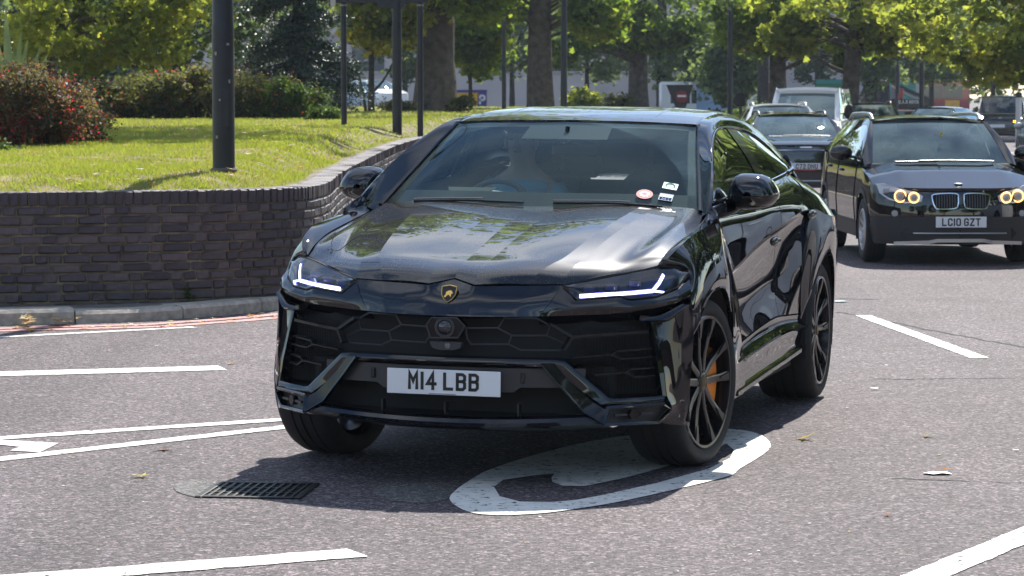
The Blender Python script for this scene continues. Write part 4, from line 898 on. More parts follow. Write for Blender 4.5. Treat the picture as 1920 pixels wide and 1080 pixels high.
# --- badge
bs = [(-.034, .875), (-.031, .880), (0, .886), (.031, .880), (.034, .875), (.031, .845), (.018, .826), (0, .813), (-.018, .826), (-.031, .845)]
def nx(z): return .9415 - (z - .835) * .50 + .004
b = MB(); b.prism([(nx(z) - .012, y, z - .001) for y, z in bs], (.012, 0, 0)); bd = sub("badge", b, M_INK, hero, smooth=False)
M_GOLD = mat("badge_gold", (.72, .48, .16), rough=.22, metal=1)
b = MB(); b.tube([(nx(z) + .0015, y, z - .001) for y, z in bs + bs[:1]], .0028, 6, cap=False); sub("badge_rim", b, M_GOLD, bd)
bull = [(-.020, .838), (-.012, .846), (-.012, .856), (-.002, .862), (.010, .864), (.016, .858), (.021, .849), (.014, .850), (.012, .842), (.015, .836), (.008, .838), (.004, .845), (-.006, .842), (-.013, .832)]
b = MB(); b.prism([(nx(z) + .001, y, z) for y, z in bull], (.003, 0, 0)); sub("badge_bull", b, M_GOLD, bd, smooth=False)

# --- headlights
for sg in (1, -1):
    P = lambda L_: [(x, y * sg, z) for x, y, z in L_]
    up_ = [(.785, .481, .889), (.71, .565, .905), (.62, .660, .923), (.535, .750, .942), (.455, .836, .958), (.39, .895, .958), (.33, .940, .935)]
    lo_ = [(.795, .484, .878), (.798, .546, .829), (.706, .716, .842), (.672, .758, .829), (.583, .857, .836), (.47, .925, .872), (.345, .948, .920)]
    md = (np.array(up_) + np.array(lo_)) / 2 + [.012, .008, .004]
    dv_ = np.array([-.055, -.035, 0])
    b = MB(); b.grid(loft([np.array(P(up_)) + dv_ * [1, sg, 1], np.array(P(md)) + dv_ * [1.2, sg * 1.2, 1], np.array(P(lo_)) + dv_ * [1, sg, 1]], 24, 8, lin)); b.grid(loft([np.array(P(up_)), np.array(P(up_)) + dv_ * [1, sg, 1]], 24, 2, lin)); b.grid(loft([np.array(P(lo_)), np.array(P(lo_)) + dv_ * [1, sg, 1]], 24, 2, lin))
    hl = sub("headlight", b, mat("lamp_housing", (.045, .06, .085), rough=.22, coat=1), hero)
    for t, (x, y, z) in enumerate(((.70, .575, .868), (.64, .66, .875), (.565, .75, .889))):
        b = MB(); M_ = Matrix.Rotation(-.35 * sg if False else 0, 3, 'Z'); b.box((x - .015, y * sg, z), (.05, .058, .036), bev=.008); lm_ = sub("lamp_module", b, M_SATIN, hl, smooth=False)
        b = MB(); b.box((x + .014, y * sg, z), (.006, .044, .024), bev=.003); sub("projector_lens", b, mat("projector_glass", (.12, .16, .3), rough=.05, coat=1), hl, smooth=False)
    nrm = (.8, .6 * sg, 0)
    # light bars: the long lower one, its rising arm and a short tail
    for ln, w in (([(.790, .556, .843), (.735, .645, .848), (.64, .745, .852), (.556, .829, .858)], .0125), ([(.556, .829, .858), (.51, .848, .892), (.470, .858, .926)], .012), ([(.556, .829, .858), (.52, .872, .851)], .007)):
        b = MB(); b.beam(P(ln), w, .008, nrm); sub("light_bar", b, M_DRL, hl, smooth=False)
        b = MB(); b.beam([(p[0] - .003, p[1], p[2]) for p in P(ln)], w * 1.55, .006, nrm); sub("light_bar_edge", b, M_DRL_P, hl, smooth=False)
    b = MB(); b.grid(loft([P(up_), P(md), P(lo_)], 30, 8, lin)); sub("lamp_lens", b, M_LENS, hl)
    b = MB(); b.tube(P(up_) + P(lo_)[::-1] + P(up_)[:1], .0045, 5, cap=False); sub("lamp_seal", b, M_RUBW, hl)

# --- front wings
crest = [(.455, .842, .968), (.43, .868, .994), (.34, .898, 1.040), (.15, .920, 1.086), (-.05, .927, 1.106), (-.20, .925, 1.118), (-.318, .92, 1.128), (-.385, .900, 1.160), (-.436, .868, 1.197)]
shut = [(.452, .833, .968), (.425, .835, .980), (.34, .841, 1.010), (.15, .850, 1.051), (-.05, .853, 1.078), (-.2, .853, 1.096), (-.36, .851, 1.116), (-.45, .845, 1.130), (-.555, .828, 1.153)]
mtop = (np.array(crest) + np.array(shut)) / 2 + [0, -.002, .010]
arch = [(.425, .990, .660), (.36, 1.0, .700), (.30, 1.002, .745), (.188, 1.004, .803), (.06, 1.005, .834), (-.10, 1.005, .838), (-.22, 1.004, .822), (-.315, 1.002, .775), (-.39, 1.0, .70)]
mid1 = [(.338, .941, .938), (.335, .953, .945), (.29, .963, .968), (.16, .975, .990), (.0, .982, 1.000), (-.15, .981, 1.008), (-.26, .970, 1.035), (-.33, .954, 1.080), (-.368, .941, 1.114)]
mid2 = [(.43, .980, .810), (.37, .988, .830), (.29, .995, .855), (.165, 1.0, .875), (.02, 1.004, .895), (-.13, 1.004, .900), (-.26, 1.000, .895), (-.36, .992, .880), (-.45, .975, .88)]
arch_i = np.array(arch) + [0, -.05, -.005]
W1 = loft([shut, mtop, crest], 40, 6); W2 = loft([crest, mid1, mid2, arch], 40, 22); W3 = loft([arch, arch_i], 40, 3)
# behind the arch, down to the sill, with the scooped vent edge
def edge_z(tab, zs): T = np.array(tab)[::-1]; return np.stack([np.interp(zs, T[:, 2], T[:, i]) for i in range(3)], 1)
fa = [(-.436, .868, 1.199), (-.368, .941, 1.114), (-.405, .962, 1.0), (-.445, .980, .90), (-.42, 1.0, .74), (-.448, 1.0, .60), (-.47, .995, .48), (-.48, .985, .36), (-.48, .975, .25)]
fb = [(-.50, .880, 1.170), (-.40, .952, 1.06), (-.56, .972, .91), (-.62, .972, .78), (-.66, .968, .62), (-.68, .965, .50), (-.69, .978, .38), (-.69, .965, .25)]
fc = [(-.445, .885, 1.175), (-.345, .940, 1.130), (-.655, .956, .866), (-.80, .940, .785), (-.895, .932, .666), (-.90, .950, .52), (-.90, .978, .42), (-.90, .965, .25)]
b = MB(); b.tube(spl([(-.43, .968, .95), (-.50, .985, .80), (-.60, .985, .70), (-.66, .978, .60)], 10), [.004, .010, .012, .014, .014, .013, .012, .010, .008, .004], 6, flat=.6); sub("wing_vent_blade", b, M_GLOSS, hero)

# --- doors: characteristic lines as functions of x
def cx(tab):
    T = np.array(tab, float)[::-1]
    def f(x):
        P = np.vstack([2 * T[0] - T[1], T, 2 * T[-1] - T[-2]]); X = T[:, 0]
        out_ = []
        for q in np.atleast_1d(x):
            i = int(np.clip(np.searchsorted(X, q) - 1, 0, len(X) - 2)); u = (q - X[i]) / (X[i + 1] - X[i]); a, bb, c, d = P[i], P[i + 1], P[i + 2], P[i + 3]
            r = .5 * (2 * bb + (c - a) * u + (2 * a - 5 * bb + 4 * c - d) * u * u + (3 * bb - a - 3 * c + d) * u ** 3); r[0] = q; out_.append(r)
        return np.array(out_)
    return f
DB = [cx([(-.2, .868, 1.195), (-1, .874, 1.222), (-1.6, .870, 1.243), (-2.2, .864, 1.268), (-2.6, .856, 1.282), (-3.0, .825, 1.250), (-3.4, .785, 1.225), (-3.9, .72, 1.17)]),
      cx([(-.2, .933, 1.130), (-1.2, .946, 1.14), (-1.9, .956, 1.155), (-2.6, .962, 1.165), (-3.0, .966, 1.140), (-3.4, .938, 1.10), (-3.9, .87, 1.04)]),
      cx([(-.3, .956, .855), (-.66, .958, .890), (-1.34, .962, .989), (-1.765, .967, 1.031), (-2.36, .984, 1.085), (-2.7, .997, 1.085), (-3.0, 1.008, 1.045), (-3.4, .995, 1.01), (-3.9, .93, .97)]),
      cx([(-.6, .932, .70), (-1.3, .922, .72), (-1.9, .926, .74), (-2.5, .965, .79)]),
      cx([(-.6, .955, .49), (-1.2, .948, .53), (-1.74, .955, .56), (-2.1, .955, .545), (-2.7, .965, .51)]),
      cx([(-.5, .985, .42), (-1.9, .985, .47), (-2.7, .988, .44)]), cx([(-.5, .968, .245), (-2.03, .968, .290), (-2.7, .968, .31)])]
def door(name, xa, xb):
    cs = [DB[i](np.linspace(xa[i], xb[i], 24)) for i in range(6)]
    up1 = cs[0] * .5 + cs[1] * .5 + [0, .012, 0]
    a = loft([cs[0], up1, cs[1], (cs[1] + cs[2]) / 2 + [0, .004, 0], cs[2]], 24, 16); bq = loft([cs[2], cs[2] * .72 + cs[3] * .28 + [0, -.020, 0], cs[3], cs[4]], 24, 16)
    d = []
    for k in (1, -1):
        Gs = [a, bq] if k > 0 else [mir(a), mir(bq)]; d.append(panel(name, Gs, M_PNT, hero, fl=.02))
    return d
def door_cols(xa, x0):
    cs = [DB[i](np.linspace(x0[i], x0[i] - .01, 2)) for i in range(6)]
    a = loft([cs[0], cs[0] * .5 + cs[1] * .5 + [0, .012, 0], cs[1], (cs[1] + cs[2]) / 2 + [0, .004, 0], cs[2]], 2, 16)[0]; bq = loft([cs[2], cs[2] * .72 + cs[3] * .28 + [0, -.020, 0], cs[3], cs[4]], 2, 16)[0]
    return np.vstack([a, bq[1:]])
XA = [-.44, -.352, -.662, -.886, -.91, -.91]
fcD = np.vstack([door_cols(None, XA) + [.006, 0, 0], [(-.90, .962, .46), (-.90, .982, .42), (-.90, .978, .36), (-.90, .965, .25)]])
W4 = np.stack([edge_z(fa, fcD[:, 2]), edge_z(fb, fcD[:, 2]) * .5 + (edge_z(fa, fcD[:, 2]) * .45 + fcD * .55) * .5, fcD], 1)
W4 = np.array([spl(W4[i], 10) for i in range(len(W4))])
wing = [W1, W2, W3, W4]
panel("front_wing", wing, M_PNT, hero, fl=.008); panel("front_wing", [mir(G) for G in wing], M_PNT, hero, fl=.008)
d1 = door("front_door", [-.44, -.352, -.662, -.886, -.91, -.91], [-1.80, -1.815, -1.855, -1.875, -1.87, -1.86])
d2 = door("rear_door", [-1.808, -1.823, -1.863, -1.883, -1.878, -1.868], [-2.66, -2.62, -2.60, -2.50, -2.47, -2.46])
for i, k in enumerate((1, -1)):
    for dd, (x, y, z) in ((d1[i], (-1.663, .972, .955)), (d2[i], (-2.621, .995, 1.052))):
        b = MB(); b.ell((x, y * k, z + .008), (.11, .022, .026), 14, 8); sub("door_handle", b, M_PNT, dd)
        b = MB(); b.ell((x - .01, (y + .012) * k, z + .016), (.055, .014, .011), 10, 6); sub("handle_recess_shade", b, M_MATT, dd)  # black bulge paints in the shade of the cavity at the handle
# --- sill blade
s0 = DB[4](np.linspace(-.905, -2.46, 30)) + [0, .002, -.008]; s1 = DB[5](np.linspace(-.72, -2.62, 30)); s1m = s1 * .5 + s0 * .5 + [0, -.012, 0]; s2_ = s1 + [0, -.018, -.03]; s3 = DB[6](np.linspace(-.72, -2.66, 30)); s4 = s3 * [1, .9, 1] + [0, 0, -.01]; s35 = (s2_ + s3) / 2 + [0, -.012, 0]
Sg = [loft([s0, s1m, s1], 30, 6), loft([s1, s2_, s35, s3 + [0, -.01, .045]], 30, 8), loft([s3 + [0, -.01, .045], s3 + [0, .006, .03], s3, s4], 30, 6)]
panel("sill", Sg, M_PNT, hero); panel("sill", [mir(G) for G in Sg], M_PNT, hero)
# --- rear quarter
xq = np.linspace(0, 1, 30)
q0 = DB[0](-2.67 - 1.2 * xq); q1 = DB[1](-2.63 - 1.25 * xq); q2 = DB[2](-2.61 - 1.27 * xq)
A2 = spl([(-2.46, .985, .50), (-2.53, .997, .56), (-2.60, 1.004, .62), (-2.70, 1.008, .69), (-2.86, 1.012, .79), (-3.03, 1.012, .838), (-3.20, 1.012, .832), (-3.32, 1.008, .78), (-3.41, 1.0, .70), (-3.47, .992, .58), (-3.52, .98, .42)], 30)
A2 = spl([(-2.476, .968, .50), (-2.53, .985, .57), (-2.60, .999, .63), (-2.70, 1.006, .70), (-2.86, 1.012, .79), (-3.03, 1.012, .838), (-3.20, 1.012, .832), (-3.32, 1.008, .78), (-3.41, 1.0, .70), (-3.47, .992, .58), (-3.52, .98, .42)], 30)
qm = (q2 + A2) / 2 + [0, .010, .02]; w_e = np.exp(-(np.linspace(0, 1, 30) / .10) ** 2)[:, None]
q2 = q2 * (1 - w_e) + w_e * (np.array([-2.606, .9935, 1.092]) + (q2 - q2[0])); qm = qm * (1 - w_e) + w_e * (np.array([-2.506, .966, .79]) + (qm - qm[0]))
QX = np.array(A2)
QG = [loft([q0, q0 * .5 + q1 * .5 + [0, .018, 0], q1, q2], 30, 12), loft([q2, qm, A2], 30, 12), loft([A2, A2 + [0, -.06, -.003]], 30, 3)]
tail0 = [(-3.87, .723, 1.172), (-3.88, .872, 1.042), (-3.88, .933, .972), (-3.52, .98, .42)]; tail1 = [(-4.02, .60, 1.165), (-4.06, .70, 1.05), (-4.08, .72, .9), (-3.98, .78, .40)]; tailc = [(-4.06, 0, 1.19), (-4.12, 0, 1.05), (-4.13, 0, .9), (-4.05, 0, .38)]
panel("rear_quarter", QG + [loft([tail0, tail1], 12, 4)], M_PNT, hero); panel("rear_quarter", [mir(G) for G in QG] + [mir(loft([tail0, tail1], 12, 4))], M_PNT, hero)
panel("tailgate", full(loft([tailc, [(-4.05, .35, 1.18), (-4.10, .38, 1.05), (-4.12, .4, .9), (-4.03, .4, .38)], tail1], 12, 8)), M_PNT, hero)

# --- roof, pillars, glass
r0 = [(-1.200, 0, 1.585), (-1.32, 0, 1.605), (-1.55, 0, 1.630), (-1.9, 0, 1.647), (-2.3, 0, 1.640), (-2.7, 0, 1.604), (-3.0, 0, 1.553), (-3.32, 0, 1.480)]
r1 = [(-1.222, .34, 1.580), (-1.34, .34, 1.601), (-1.56, .335, 1.627), (-1.9, .33, 1.644), (-2.3, .325, 1.636), (-2.7, .325, 1.600), (-3.0, .33, 1.548), (-3.32, .34, 1.474)]
r2 = [(-1.268, .59, 1.571), (-1.38, .582, 1.590), (-1.58, .565, 1.614), (-1.9, .55, 1.630), (-2.3, .545, 1.620), (-2.7, .55, 1.580), (-3.0, .56, 1.523), (-3.32, .575, 1.443)]
r3 = [(-1.288, .632, 1.566), (-1.40, .63, 1.582), (-1.6, .617, 1.602), (-1.92, .605, 1.614), (-2.3, .60, 1.600), (-2.7, .605, 1.556), (-3.0, .615, 1.500), (-3.34, .63, 1.416)]
RG = loft([r0, r1, r2, r3], 40, 22)
panel("roof", full(RG), M_PNT_D, hero)
for y, ph in ((.40, 0), (-.40, 0)):
    b = MB(); b.tube(spl([(-1.25, y, 1.556), (-1.34, y * .99, 1.588), (-1.56, y * .97, 1.618), (-1.9, y * .95, 1.634), (-2.5, y * .95, 1.612), (-3.1, y, 1.50)], 20), np.r_[.004, np.full(18, .016), .004], 8, flat=.6); sub("roof_rib", b, M_PNT_D, hero)
pin = [(-.500, .815, 1.130), (-.560, .806, 1.172), (-.80, .745, 1.310), (-1.05, .684, 1.450), (-1.288, .634, 1.567), (-1.6, .619, 1.602), (-1.92, .607, 1.614), (-2.3, .602, 1.600), (-2.7, .607, 1.556), (-3.0, .617, 1.500), (-3.34, .632, 1.412), (-3.70, .635, 1.300), (-4.02, .60, 1.170)]
pout = [(-.39, .880, 1.165), (-.452, .870, 1.215), (-.66, .835, 1.325), (-.90, .784, 1.435), (-1.16, .736, 1.520), (-1.45, .706, 1.556), (-1.85, .692, 1.557), (-2.3, .703, 1.520), (-2.62, .730, 1.452), (-2.82, .768, 1.372), (-2.95, .800, 1.305), (-3.35, .785, 1.235), (-3.87, .725, 1.178)]
pm = (np.array(pin) + np.array(pout)) / 2 + [0, .012, .012]
PG = loft([pin, pm, pout], 70, 9)
panel("roof_pillar", PG, M_PNT, hero); panel("roof_pillar", mir(PG), M_PNT, hero)
q00 = [(-2.70, .862, 1.296), (-2.85, .85, 1.305), (-3.3, .865, 1.323), (-3.87, .81, 1.26)]
# side windows
gu = [(-.50, .866, 1.222), (-.68, .832, 1.318), (-.92, .780, 1.428), (-1.18, .732, 1.511), (-1.46, .702, 1.546), (-1.86, .688, 1.547), (-2.30, .699, 1.510), (-2.60, .726, 1.444), (-2.79, .763, 1.366), (-2.90, .797, 1.310)]
gl_ = [(-.48, .872, 1.205), (-.75, .874, 1.215), (-1.0, .873, 1.223), (-1.3, .872, 1.232), (-1.6, .869, 1.244), (-1.9, .866, 1.256), (-2.25, .862, 1.272), (-2.5, .858, 1.285), (-2.72, .846, 1.297), (-2.90, .815, 1.306)]
WG = loft([gu, (np.array(gu) + np.array(gl_)) / 2 + [0, .014, 0], gl_], 60, 8)
xw = WG[:, :, 0].mean(1); ia = int(np.argmin(abs(xw + 1.80)))
for k in (1, -1):
    g_ = WG if k > 0 else mir(WG)
    for i0, i1, nm in ((0, ia, "side_window"), (ia + 2, 60, "side_window")):
        b = MB(); b.grid(g_[i0:i1 + (0 if i1 == 60 else 1)]); sub(nm, b, M_FG if i0 == 0 else M_SG, hero)
    b = MB(); b.grid(g_[ia - 1:ia + 4] + np.array([0, .004 * k, .001])); sub("door_pillar", b, M_GLOSS, hero)
    tr_ = [(p[0], (p[1] + .005) * k, p[2]) for p in spl(gu, 30)]; b = MB(); b.tube(tr_, .010, 6, flat=.8); sub("window_trim", b, M_GLOSS, hero)
    tr_ = [(p[0], (p[1] + .006) * k, p[2] - .004) for p in spl(gl_, 30)]; b = MB(); b.tube(tr_, .010, 6); sub("window_sill_trim", b, M_GLOSS, hero)
    # kink of the rear window corner, catching the light
    b = MB(); b.tube(spl([(-2.60, .862 * k, 1.285), (-2.76, .856 * k, 1.297), (-2.87, .835 * k, 1.312), (-2.93, .808 * k, 1.340), (-2.90, .79 * k, 1.365)], 12), .013, 7); sub("window_corner_trim", b, M_PNT, hero)
# windscreen
wl = [(-.545, .800, 1.160), (-.80, .740, 1.306), (-1.05, .680, 1.444), (-1.282, .630, 1.560)]; wc = [(-.40, 0, 1.160), (-.66, 0, 1.318), (-.92, 0, 1.460), (-1.205, 0, 1.580)]
wm = [(-.435, .40, 1.160), (-.70, .372, 1.318), (-.96, .345, 1.458), (-1.228, .32, 1.575)]; wq = [(-.485, .63, 1.160), (-.745, .585, 1.314), (-1.0, .54, 1.453), (-1.252, .50, 1.569)]
WSG = full(loft([wc, wm, wq, wl], 30, 20)); b = MB(); b.grid(WSG); sub("windscreen", b, M_WS, hero)
# black ceramic border of the windscreen
off = np.array([-.006, 0, -.004]); b = MB(); n_ = WSG.shape[1]
b.grid(WSG[:6] + off); b.grid(WSG[-3:] + off); b.grid(WSG[:, :3] + off); b.grid(WSG[:, -3:] + off)
mdl = n_ // 2; b.grid(WSG[22:28, mdl - 4:mdl + 5] + off); sub("windscreen_border", b, M_MATT, hero)
b = MB(); b.grid(full(loft([[(-3.33, 0, 1.475), (-3.65, 0, 1.34), (-4.05, 0, 1.195)], [(-3.33, .35, 1.468), (-3.65, .37, 1.336), (-4.04, .40, 1.193)], [(-3.345, .60, 1.42), (-3.68, .62, 1.32), (-4.0, .60, 1.19)]], 12, 8))); sub("rear_window", b, M_RG, hero)
# A-pillar strip
for k in (1, -1):
    b = MB(); b.tube([(p[0] + .006, (p[1] + .010) * k, p[2] + .004) for p in spl(wl, 12)], .011, 6, flat=.7); sub("pillar_trim", b, M_PNT, hero)
# scuttle and wipers
b = MB(); b.grid(full(loft([[(-.50, 0, 1.172), (-.41, 0, 1.150)], [(-.505, .4, 1.175), (-.44, .4, 1.150)], [(-.55, .80, 1.150), (-.54, .79, 1.14)]], 4, 8))); sub("scuttle", b, M_MATT, hero)
for (a, c_, e) in (((-.465, .64, 1.186), (-.475, .40, 1.196), (-.455, .10, 1.193)), ((-.46, -.05, 1.192), (-.47, -.35, 1.196), (-.49, -.62, 1.186))):
    b = MB(); b.tube(spl([a, c_, e], 10), .006, 6); wp_ = sub("wiper", b, M_SATIN, hero)
    b = MB(); b.tube([(x + .004, y, z + .012) for x, y, z in spl([a, c_, e], 10)[3:]], .007, 6, flat=.6); sub("wiper_blade", b, mat("wiper_metal", (.25, .25, .26), rough=.25, metal=.8), wp_)
# stickers inside the windscreen and the big wiper arc stay part of the glass
def on_ws(px_t, y, lift=-.010):
    """point on the windscreen at height share px_t and side y"""
    i = px_t * 29; i0 = int(min(i, 28)); f = i - i0; row = WSG[i0] * (1 - f) + WSG[i0 + 1] * f; j = int(np.argmin(abs(row[:, 1] - y))); p = row[j].copy(); p[1] = y
    nn = gnormals(WSG)[i0, j]; nn = nn if nn[0] > 0 else -nn; return Vector(p) + Vector(nn) * lift, Vector(nn)
def sticker(name, px_t, y, poly, m, lift):
    c, nn = on_ws(px_t, y, lift); r_ = Vector((0, 1, 0)); r_ = (r_ - nn * r_.dot(nn)).normalized(); u_ = nn.cross(r_)
    if u_.z < 0: u_ = -u_
    b = MB(); b.prism([c + r_ * a + u_ * bb for a, bb in poly], nn * .001); return sub(name, b, m, hero, smooth=False), c, nn, r_, u_
ST = .30
circ = lambda r, n=20, sx=1: [(r * sx * math.cos(2 * math.pi * i / n), r * math.sin(2 * math.pi * i / n)) for i in range(n)]
rs, c, nn, r_, u_ = sticker("round_red_sticker", .16, .523, circ(.041), mat("sticker_red", (.55, .03, .05), rough=.5), .003)
b = MB()
for q in range(8):
    a = math.pi / 4 * q; p = c + (r_ * math.cos(a) + u_ * math.sin(a)) * .019 + nn * .0012; b.box(p, (.013, .013, .001), Matrix((r_, u_, nn)).transposed())
sub("sticker_emblem", b, mat("sticker_white", (.8, .8, .8), rough=.5), rs, smooth=False)
gs_, c, nn, r_, u_ = sticker("square_green_sticker", .245, .628, [(-.036, -.028), (.036, -.028), (.036, .028), (-.036, .028)], mat("sticker_mint", (.55, .8, .70), rough=.5), .003)
b = MB(); pts = [c + r_ * .022 * math.cos(q) + u_ * (.004 + .018 * math.sin(q)) + nn * .0013 for q in np.linspace(-.6, math.pi + .6, 16)]; b.tube(pts, .003, 5); sub("sticker_emblem", b, mat("sticker_green", (.05, .4, .2), rough=.5), gs_)
bs_, c, nn, r_, u_ = sticker("square_blue_sticker", .135, .628, [(-.034, -.030), (.034, -.030), (.034, .030), (-.034, .030)], mat("sticker_blue", (.02, .12, .28), rough=.5), .003)
text("sticker_year", "2023", .020, mat("sticker_white", (.8, .8, .8)), bs_, Matrix(((r_.x, u_.x, nn.x, c.x + nn.x * .0012), (r_.y, u_.y, nn.y, c.y), (r_.z, u_.z, nn.z, c.z + nn.z * .0012 + .004), (0, 0, 0, 1))), stroke=.2)

# --- door mirrors
out = [(.872, 1.190), (.880, 1.228), (.900, 1.300), (.925, 1.330), (.964, 1.339), (1.02, 1.336), (1.066, 1.326), (1.10, 1.297), (1.126, 1.250), (1.122, 1.215), (1.095, 1.185), (1.05, 1.170), (1.0, 1.162), (.92, 1.164)]
cyz = np.array([1.0, 1.255])
for k in (1, -1):
    G = []
    for x, sc, dz in ((-.925, .93, 0), (-.915, 1.0, 0), (-.87, 1.0, 0), (-.82, .95, 0), (-.78, .84, -.004), (-.752, .66, -.008), (-.737, .42, -.012), (-.731, .15, -.014)):
        o = (np.array(spl(out + out[:1], 43)[:-1]) - cyz) * sc + cyz; G.append([(x, p[0] * k, p[1] + dz) for p in o])
    b = MB(); b.grid(np.array(G), loop=True); mi = sub("door_mirror", b, M_PNT, hero, sharp=60)
    b = MB(); b.prism([(-.924, (p[0] - 1.0) * .9 * k + 1.0 * k, (p[1] - 1.255) * .9 + 1.255) for p in out], (-.003, 0, 0)); sub("mirror_glass", b, mat("mirror_silver", (.8, .82, .85), rough=.02, metal=1), mi, smooth=False)
    b = MB(); b.beam([(-.733, .90 * k, 1.226), (-.722, .98 * k, 1.229), (-.74, 1.06 * k, 1.232), (-.80, 1.122 * k, 1.236)], .006, .006, (1, 0, 0)); sub("mirror_seam", b, M_GLOSS, mi, smooth=False)
    b = MB(); b.tube([(-.84, .925 * k, 1.186), (-.83, .885 * k, 1.190), (-.80, .85 * k, 1.196)], [.028, .026, .032], 8, flat=.55); sub("mirror_arm", b, M_GLOSS, mi)
# --- wheels
M_HUB = mat("dull_gold_cap", (.10, .07, .025), rough=.4, metal=.7)
def wheel(parent, x, y, r, rr, w, steer=0., rim_m=M_RIM, spokes=5, front=True, caliper=True, edge=True):
    """y is the outer face; the tyre is the part, rim, disc and caliper its sub-parts"""
    k = 1 if y > 0 else -1
    prof = [(rr - .012, -w * .42), (rr, -w * .46), (rr + (r - rr) * .5, -w * .5), (r - .018, -w * .46), (r - .003, -w * .36), (r, -w * .2), (r, -w * .185), (r - .006, -w * .18), (r - .006, -w * .16), (r, -w * .155), (r, -w * .03), (r - .006, -w * .025), (r - .006, w * .025), (r, w * .03), (r, w * .155), (r - .006, w * .16), (r - .006, w * .18), (r, w * .185), (r, w * .2), (r - .003, w * .36), (r - .018, w * .46), (rr + (r - rr) * .5, w * .5), (rr + .012, w * .475), (rr, w * .46), (rr - .012, w * .42)]
    b = MB(); b.lathe(prof, (0, 0, 0), 'y', 48); t = b.build("wheel", M_RUB, parent, sharp=50)
    t.location = (x, y - k * w / 2, r); t.rotation_euler = (0, 0, steer)
    f = k * w / 2
    b = MB(); b.lathe([(rr, f * .90), (rr - .008, f * .965), (rr - .020, f * .95), (rr - .028, f * .6), (rr - .035, -f * .6)], (0, 0, 0), 'y', 48)
    b.lathe([(.001, f * .82), (.035, f * .82), (.05, f * .80), (.062, f * .70), (.065, f * .3)], (0, 0, 0), 'y', 24)
    cut = MB()
    for i in range(spokes):
        for sd in (-1, 1):
            a0 = 2 * math.pi * i / spokes + .35; a1 = a0 + sd * .27
            p0 = Vector((.045 * math.cos(a0 + sd * .35), 0, .045 * math.sin(a0 + sd * .35))); p1 = Vector(((rr - .018) * math.cos(a1), 0, (rr - .018) * math.sin(a1)))
            d = (p1 - p0).normalized(); s_ = Vector((-d.z, 0, d.x)); ring = []
            for t_, hw, dep in ((0, .018, .80), (.35, .019, .78), (.68, .019, .84), (1, .027, .93)):
                c = p0 + (p1 - p0) * t_; ring.append([c - s_ * hw + Vector((0, f * (dep - .22), 0)), c - s_ * hw * .9 + Vector((0, f * (dep - .03), 0)), c + s_ * hw * .25 * sd + Vector((0, f * dep, 0)), c + s_ * hw * .9 + Vector((0, f * (dep - .03), 0)), c + s_ * hw + Vector((0, f * (dep - .22), 0))])
            b.grid(np.array([[tuple(q) for q in g] for g in ring]))
            if edge:
                c1 = p0 + (p1 - p0) * .66; c2 = p1
                yv = lambda dd: Vector((0, f * dd + k * .002, 0))
                cut = MB(); cut.add([c1 - s_ * .003 + yv(.845), c1 + s_ * .003 + yv(.845), c2 + s_ * .021 + yv(.925), c2 - s_ * .021 + yv(.925)], [(0, 1, 2, 3)]); cut.build("rim_edge", M_CUT, t, smooth=False)
    ri = b.build("rim", rim_m, t, sharp=40)
    b = MB(); b.lathe([(.001, f * .86), (.026, f * .855), (.03, f * .82)], (0, 0, 0), 'y', 16); b.build("hub_cap", M_HUB if caliper else M_SIL, t)
    b = MB(); dr_ = rr * .74; b.lathe([(.06, f * .12), (dr_, f * .12), (dr_, f * -.06), (.06, f * -.06)], (0, 0, 0), 'y', 32); b.build("brake_disc", M_DISC, t, sharp=30)
    if caliper:
        b = MB(); G = []
        for a in np.linspace(-.58, .58, 9):
            a += math.pi if front else math.pi; c_, s_ = -math.cos(a), math.sin(a)
            G.append([(c_ * q * -1, yy, s_ * q) for q, yy in ((dr_ * .55, f * .60), (dr_ * 1.06, f * .60), (dr_ * 1.12, f * .4), (dr_ * 1.12, -f * .2))])
        b.grid(np.array(G)); b.build("brake_caliper", M_CAL, t)
    return t
ST_ = -.165
HW = [wheel(hero, 0, .986, .392, .314, .285, ST_), wheel(hero, 0, -.986, .392, .314, .285, ST_), wheel(hero, -3.003, 1.003, .390, .312, .325), wheel(hero, -3.003, -1.003, .390, .312, .325)]
# --- dark inside of the body: floor, wheel housings
b = MB()
b.box((-1.6, 0, .43), (4.6, 1.24, .36)); b.box((-1.5, 0, .40), (1.9, 1.84, .32)); b.box((-3.75, 0, .52), (.5, 1.7, .40))
for x0 in (0, -3.003):
    for k in (1, -1):
        G = np.array([[(x0 + .47 * math.cos(q), yy * k, .40 + .47 * math.sin(q) * .97) for yy in (.60, .985)] for q in np.linspace(-.3, math.pi + .3, 22)]); b.grid(G)
        b.add([(x0 + .47 * math.cos(q), .61 * k, .40 + .46 * math.sin(q)) for q in np.linspace(-.3, math.pi + .3, 22)], [tuple(range(22))])
sub("underbody", b, M_MATT, hero, smooth=False)
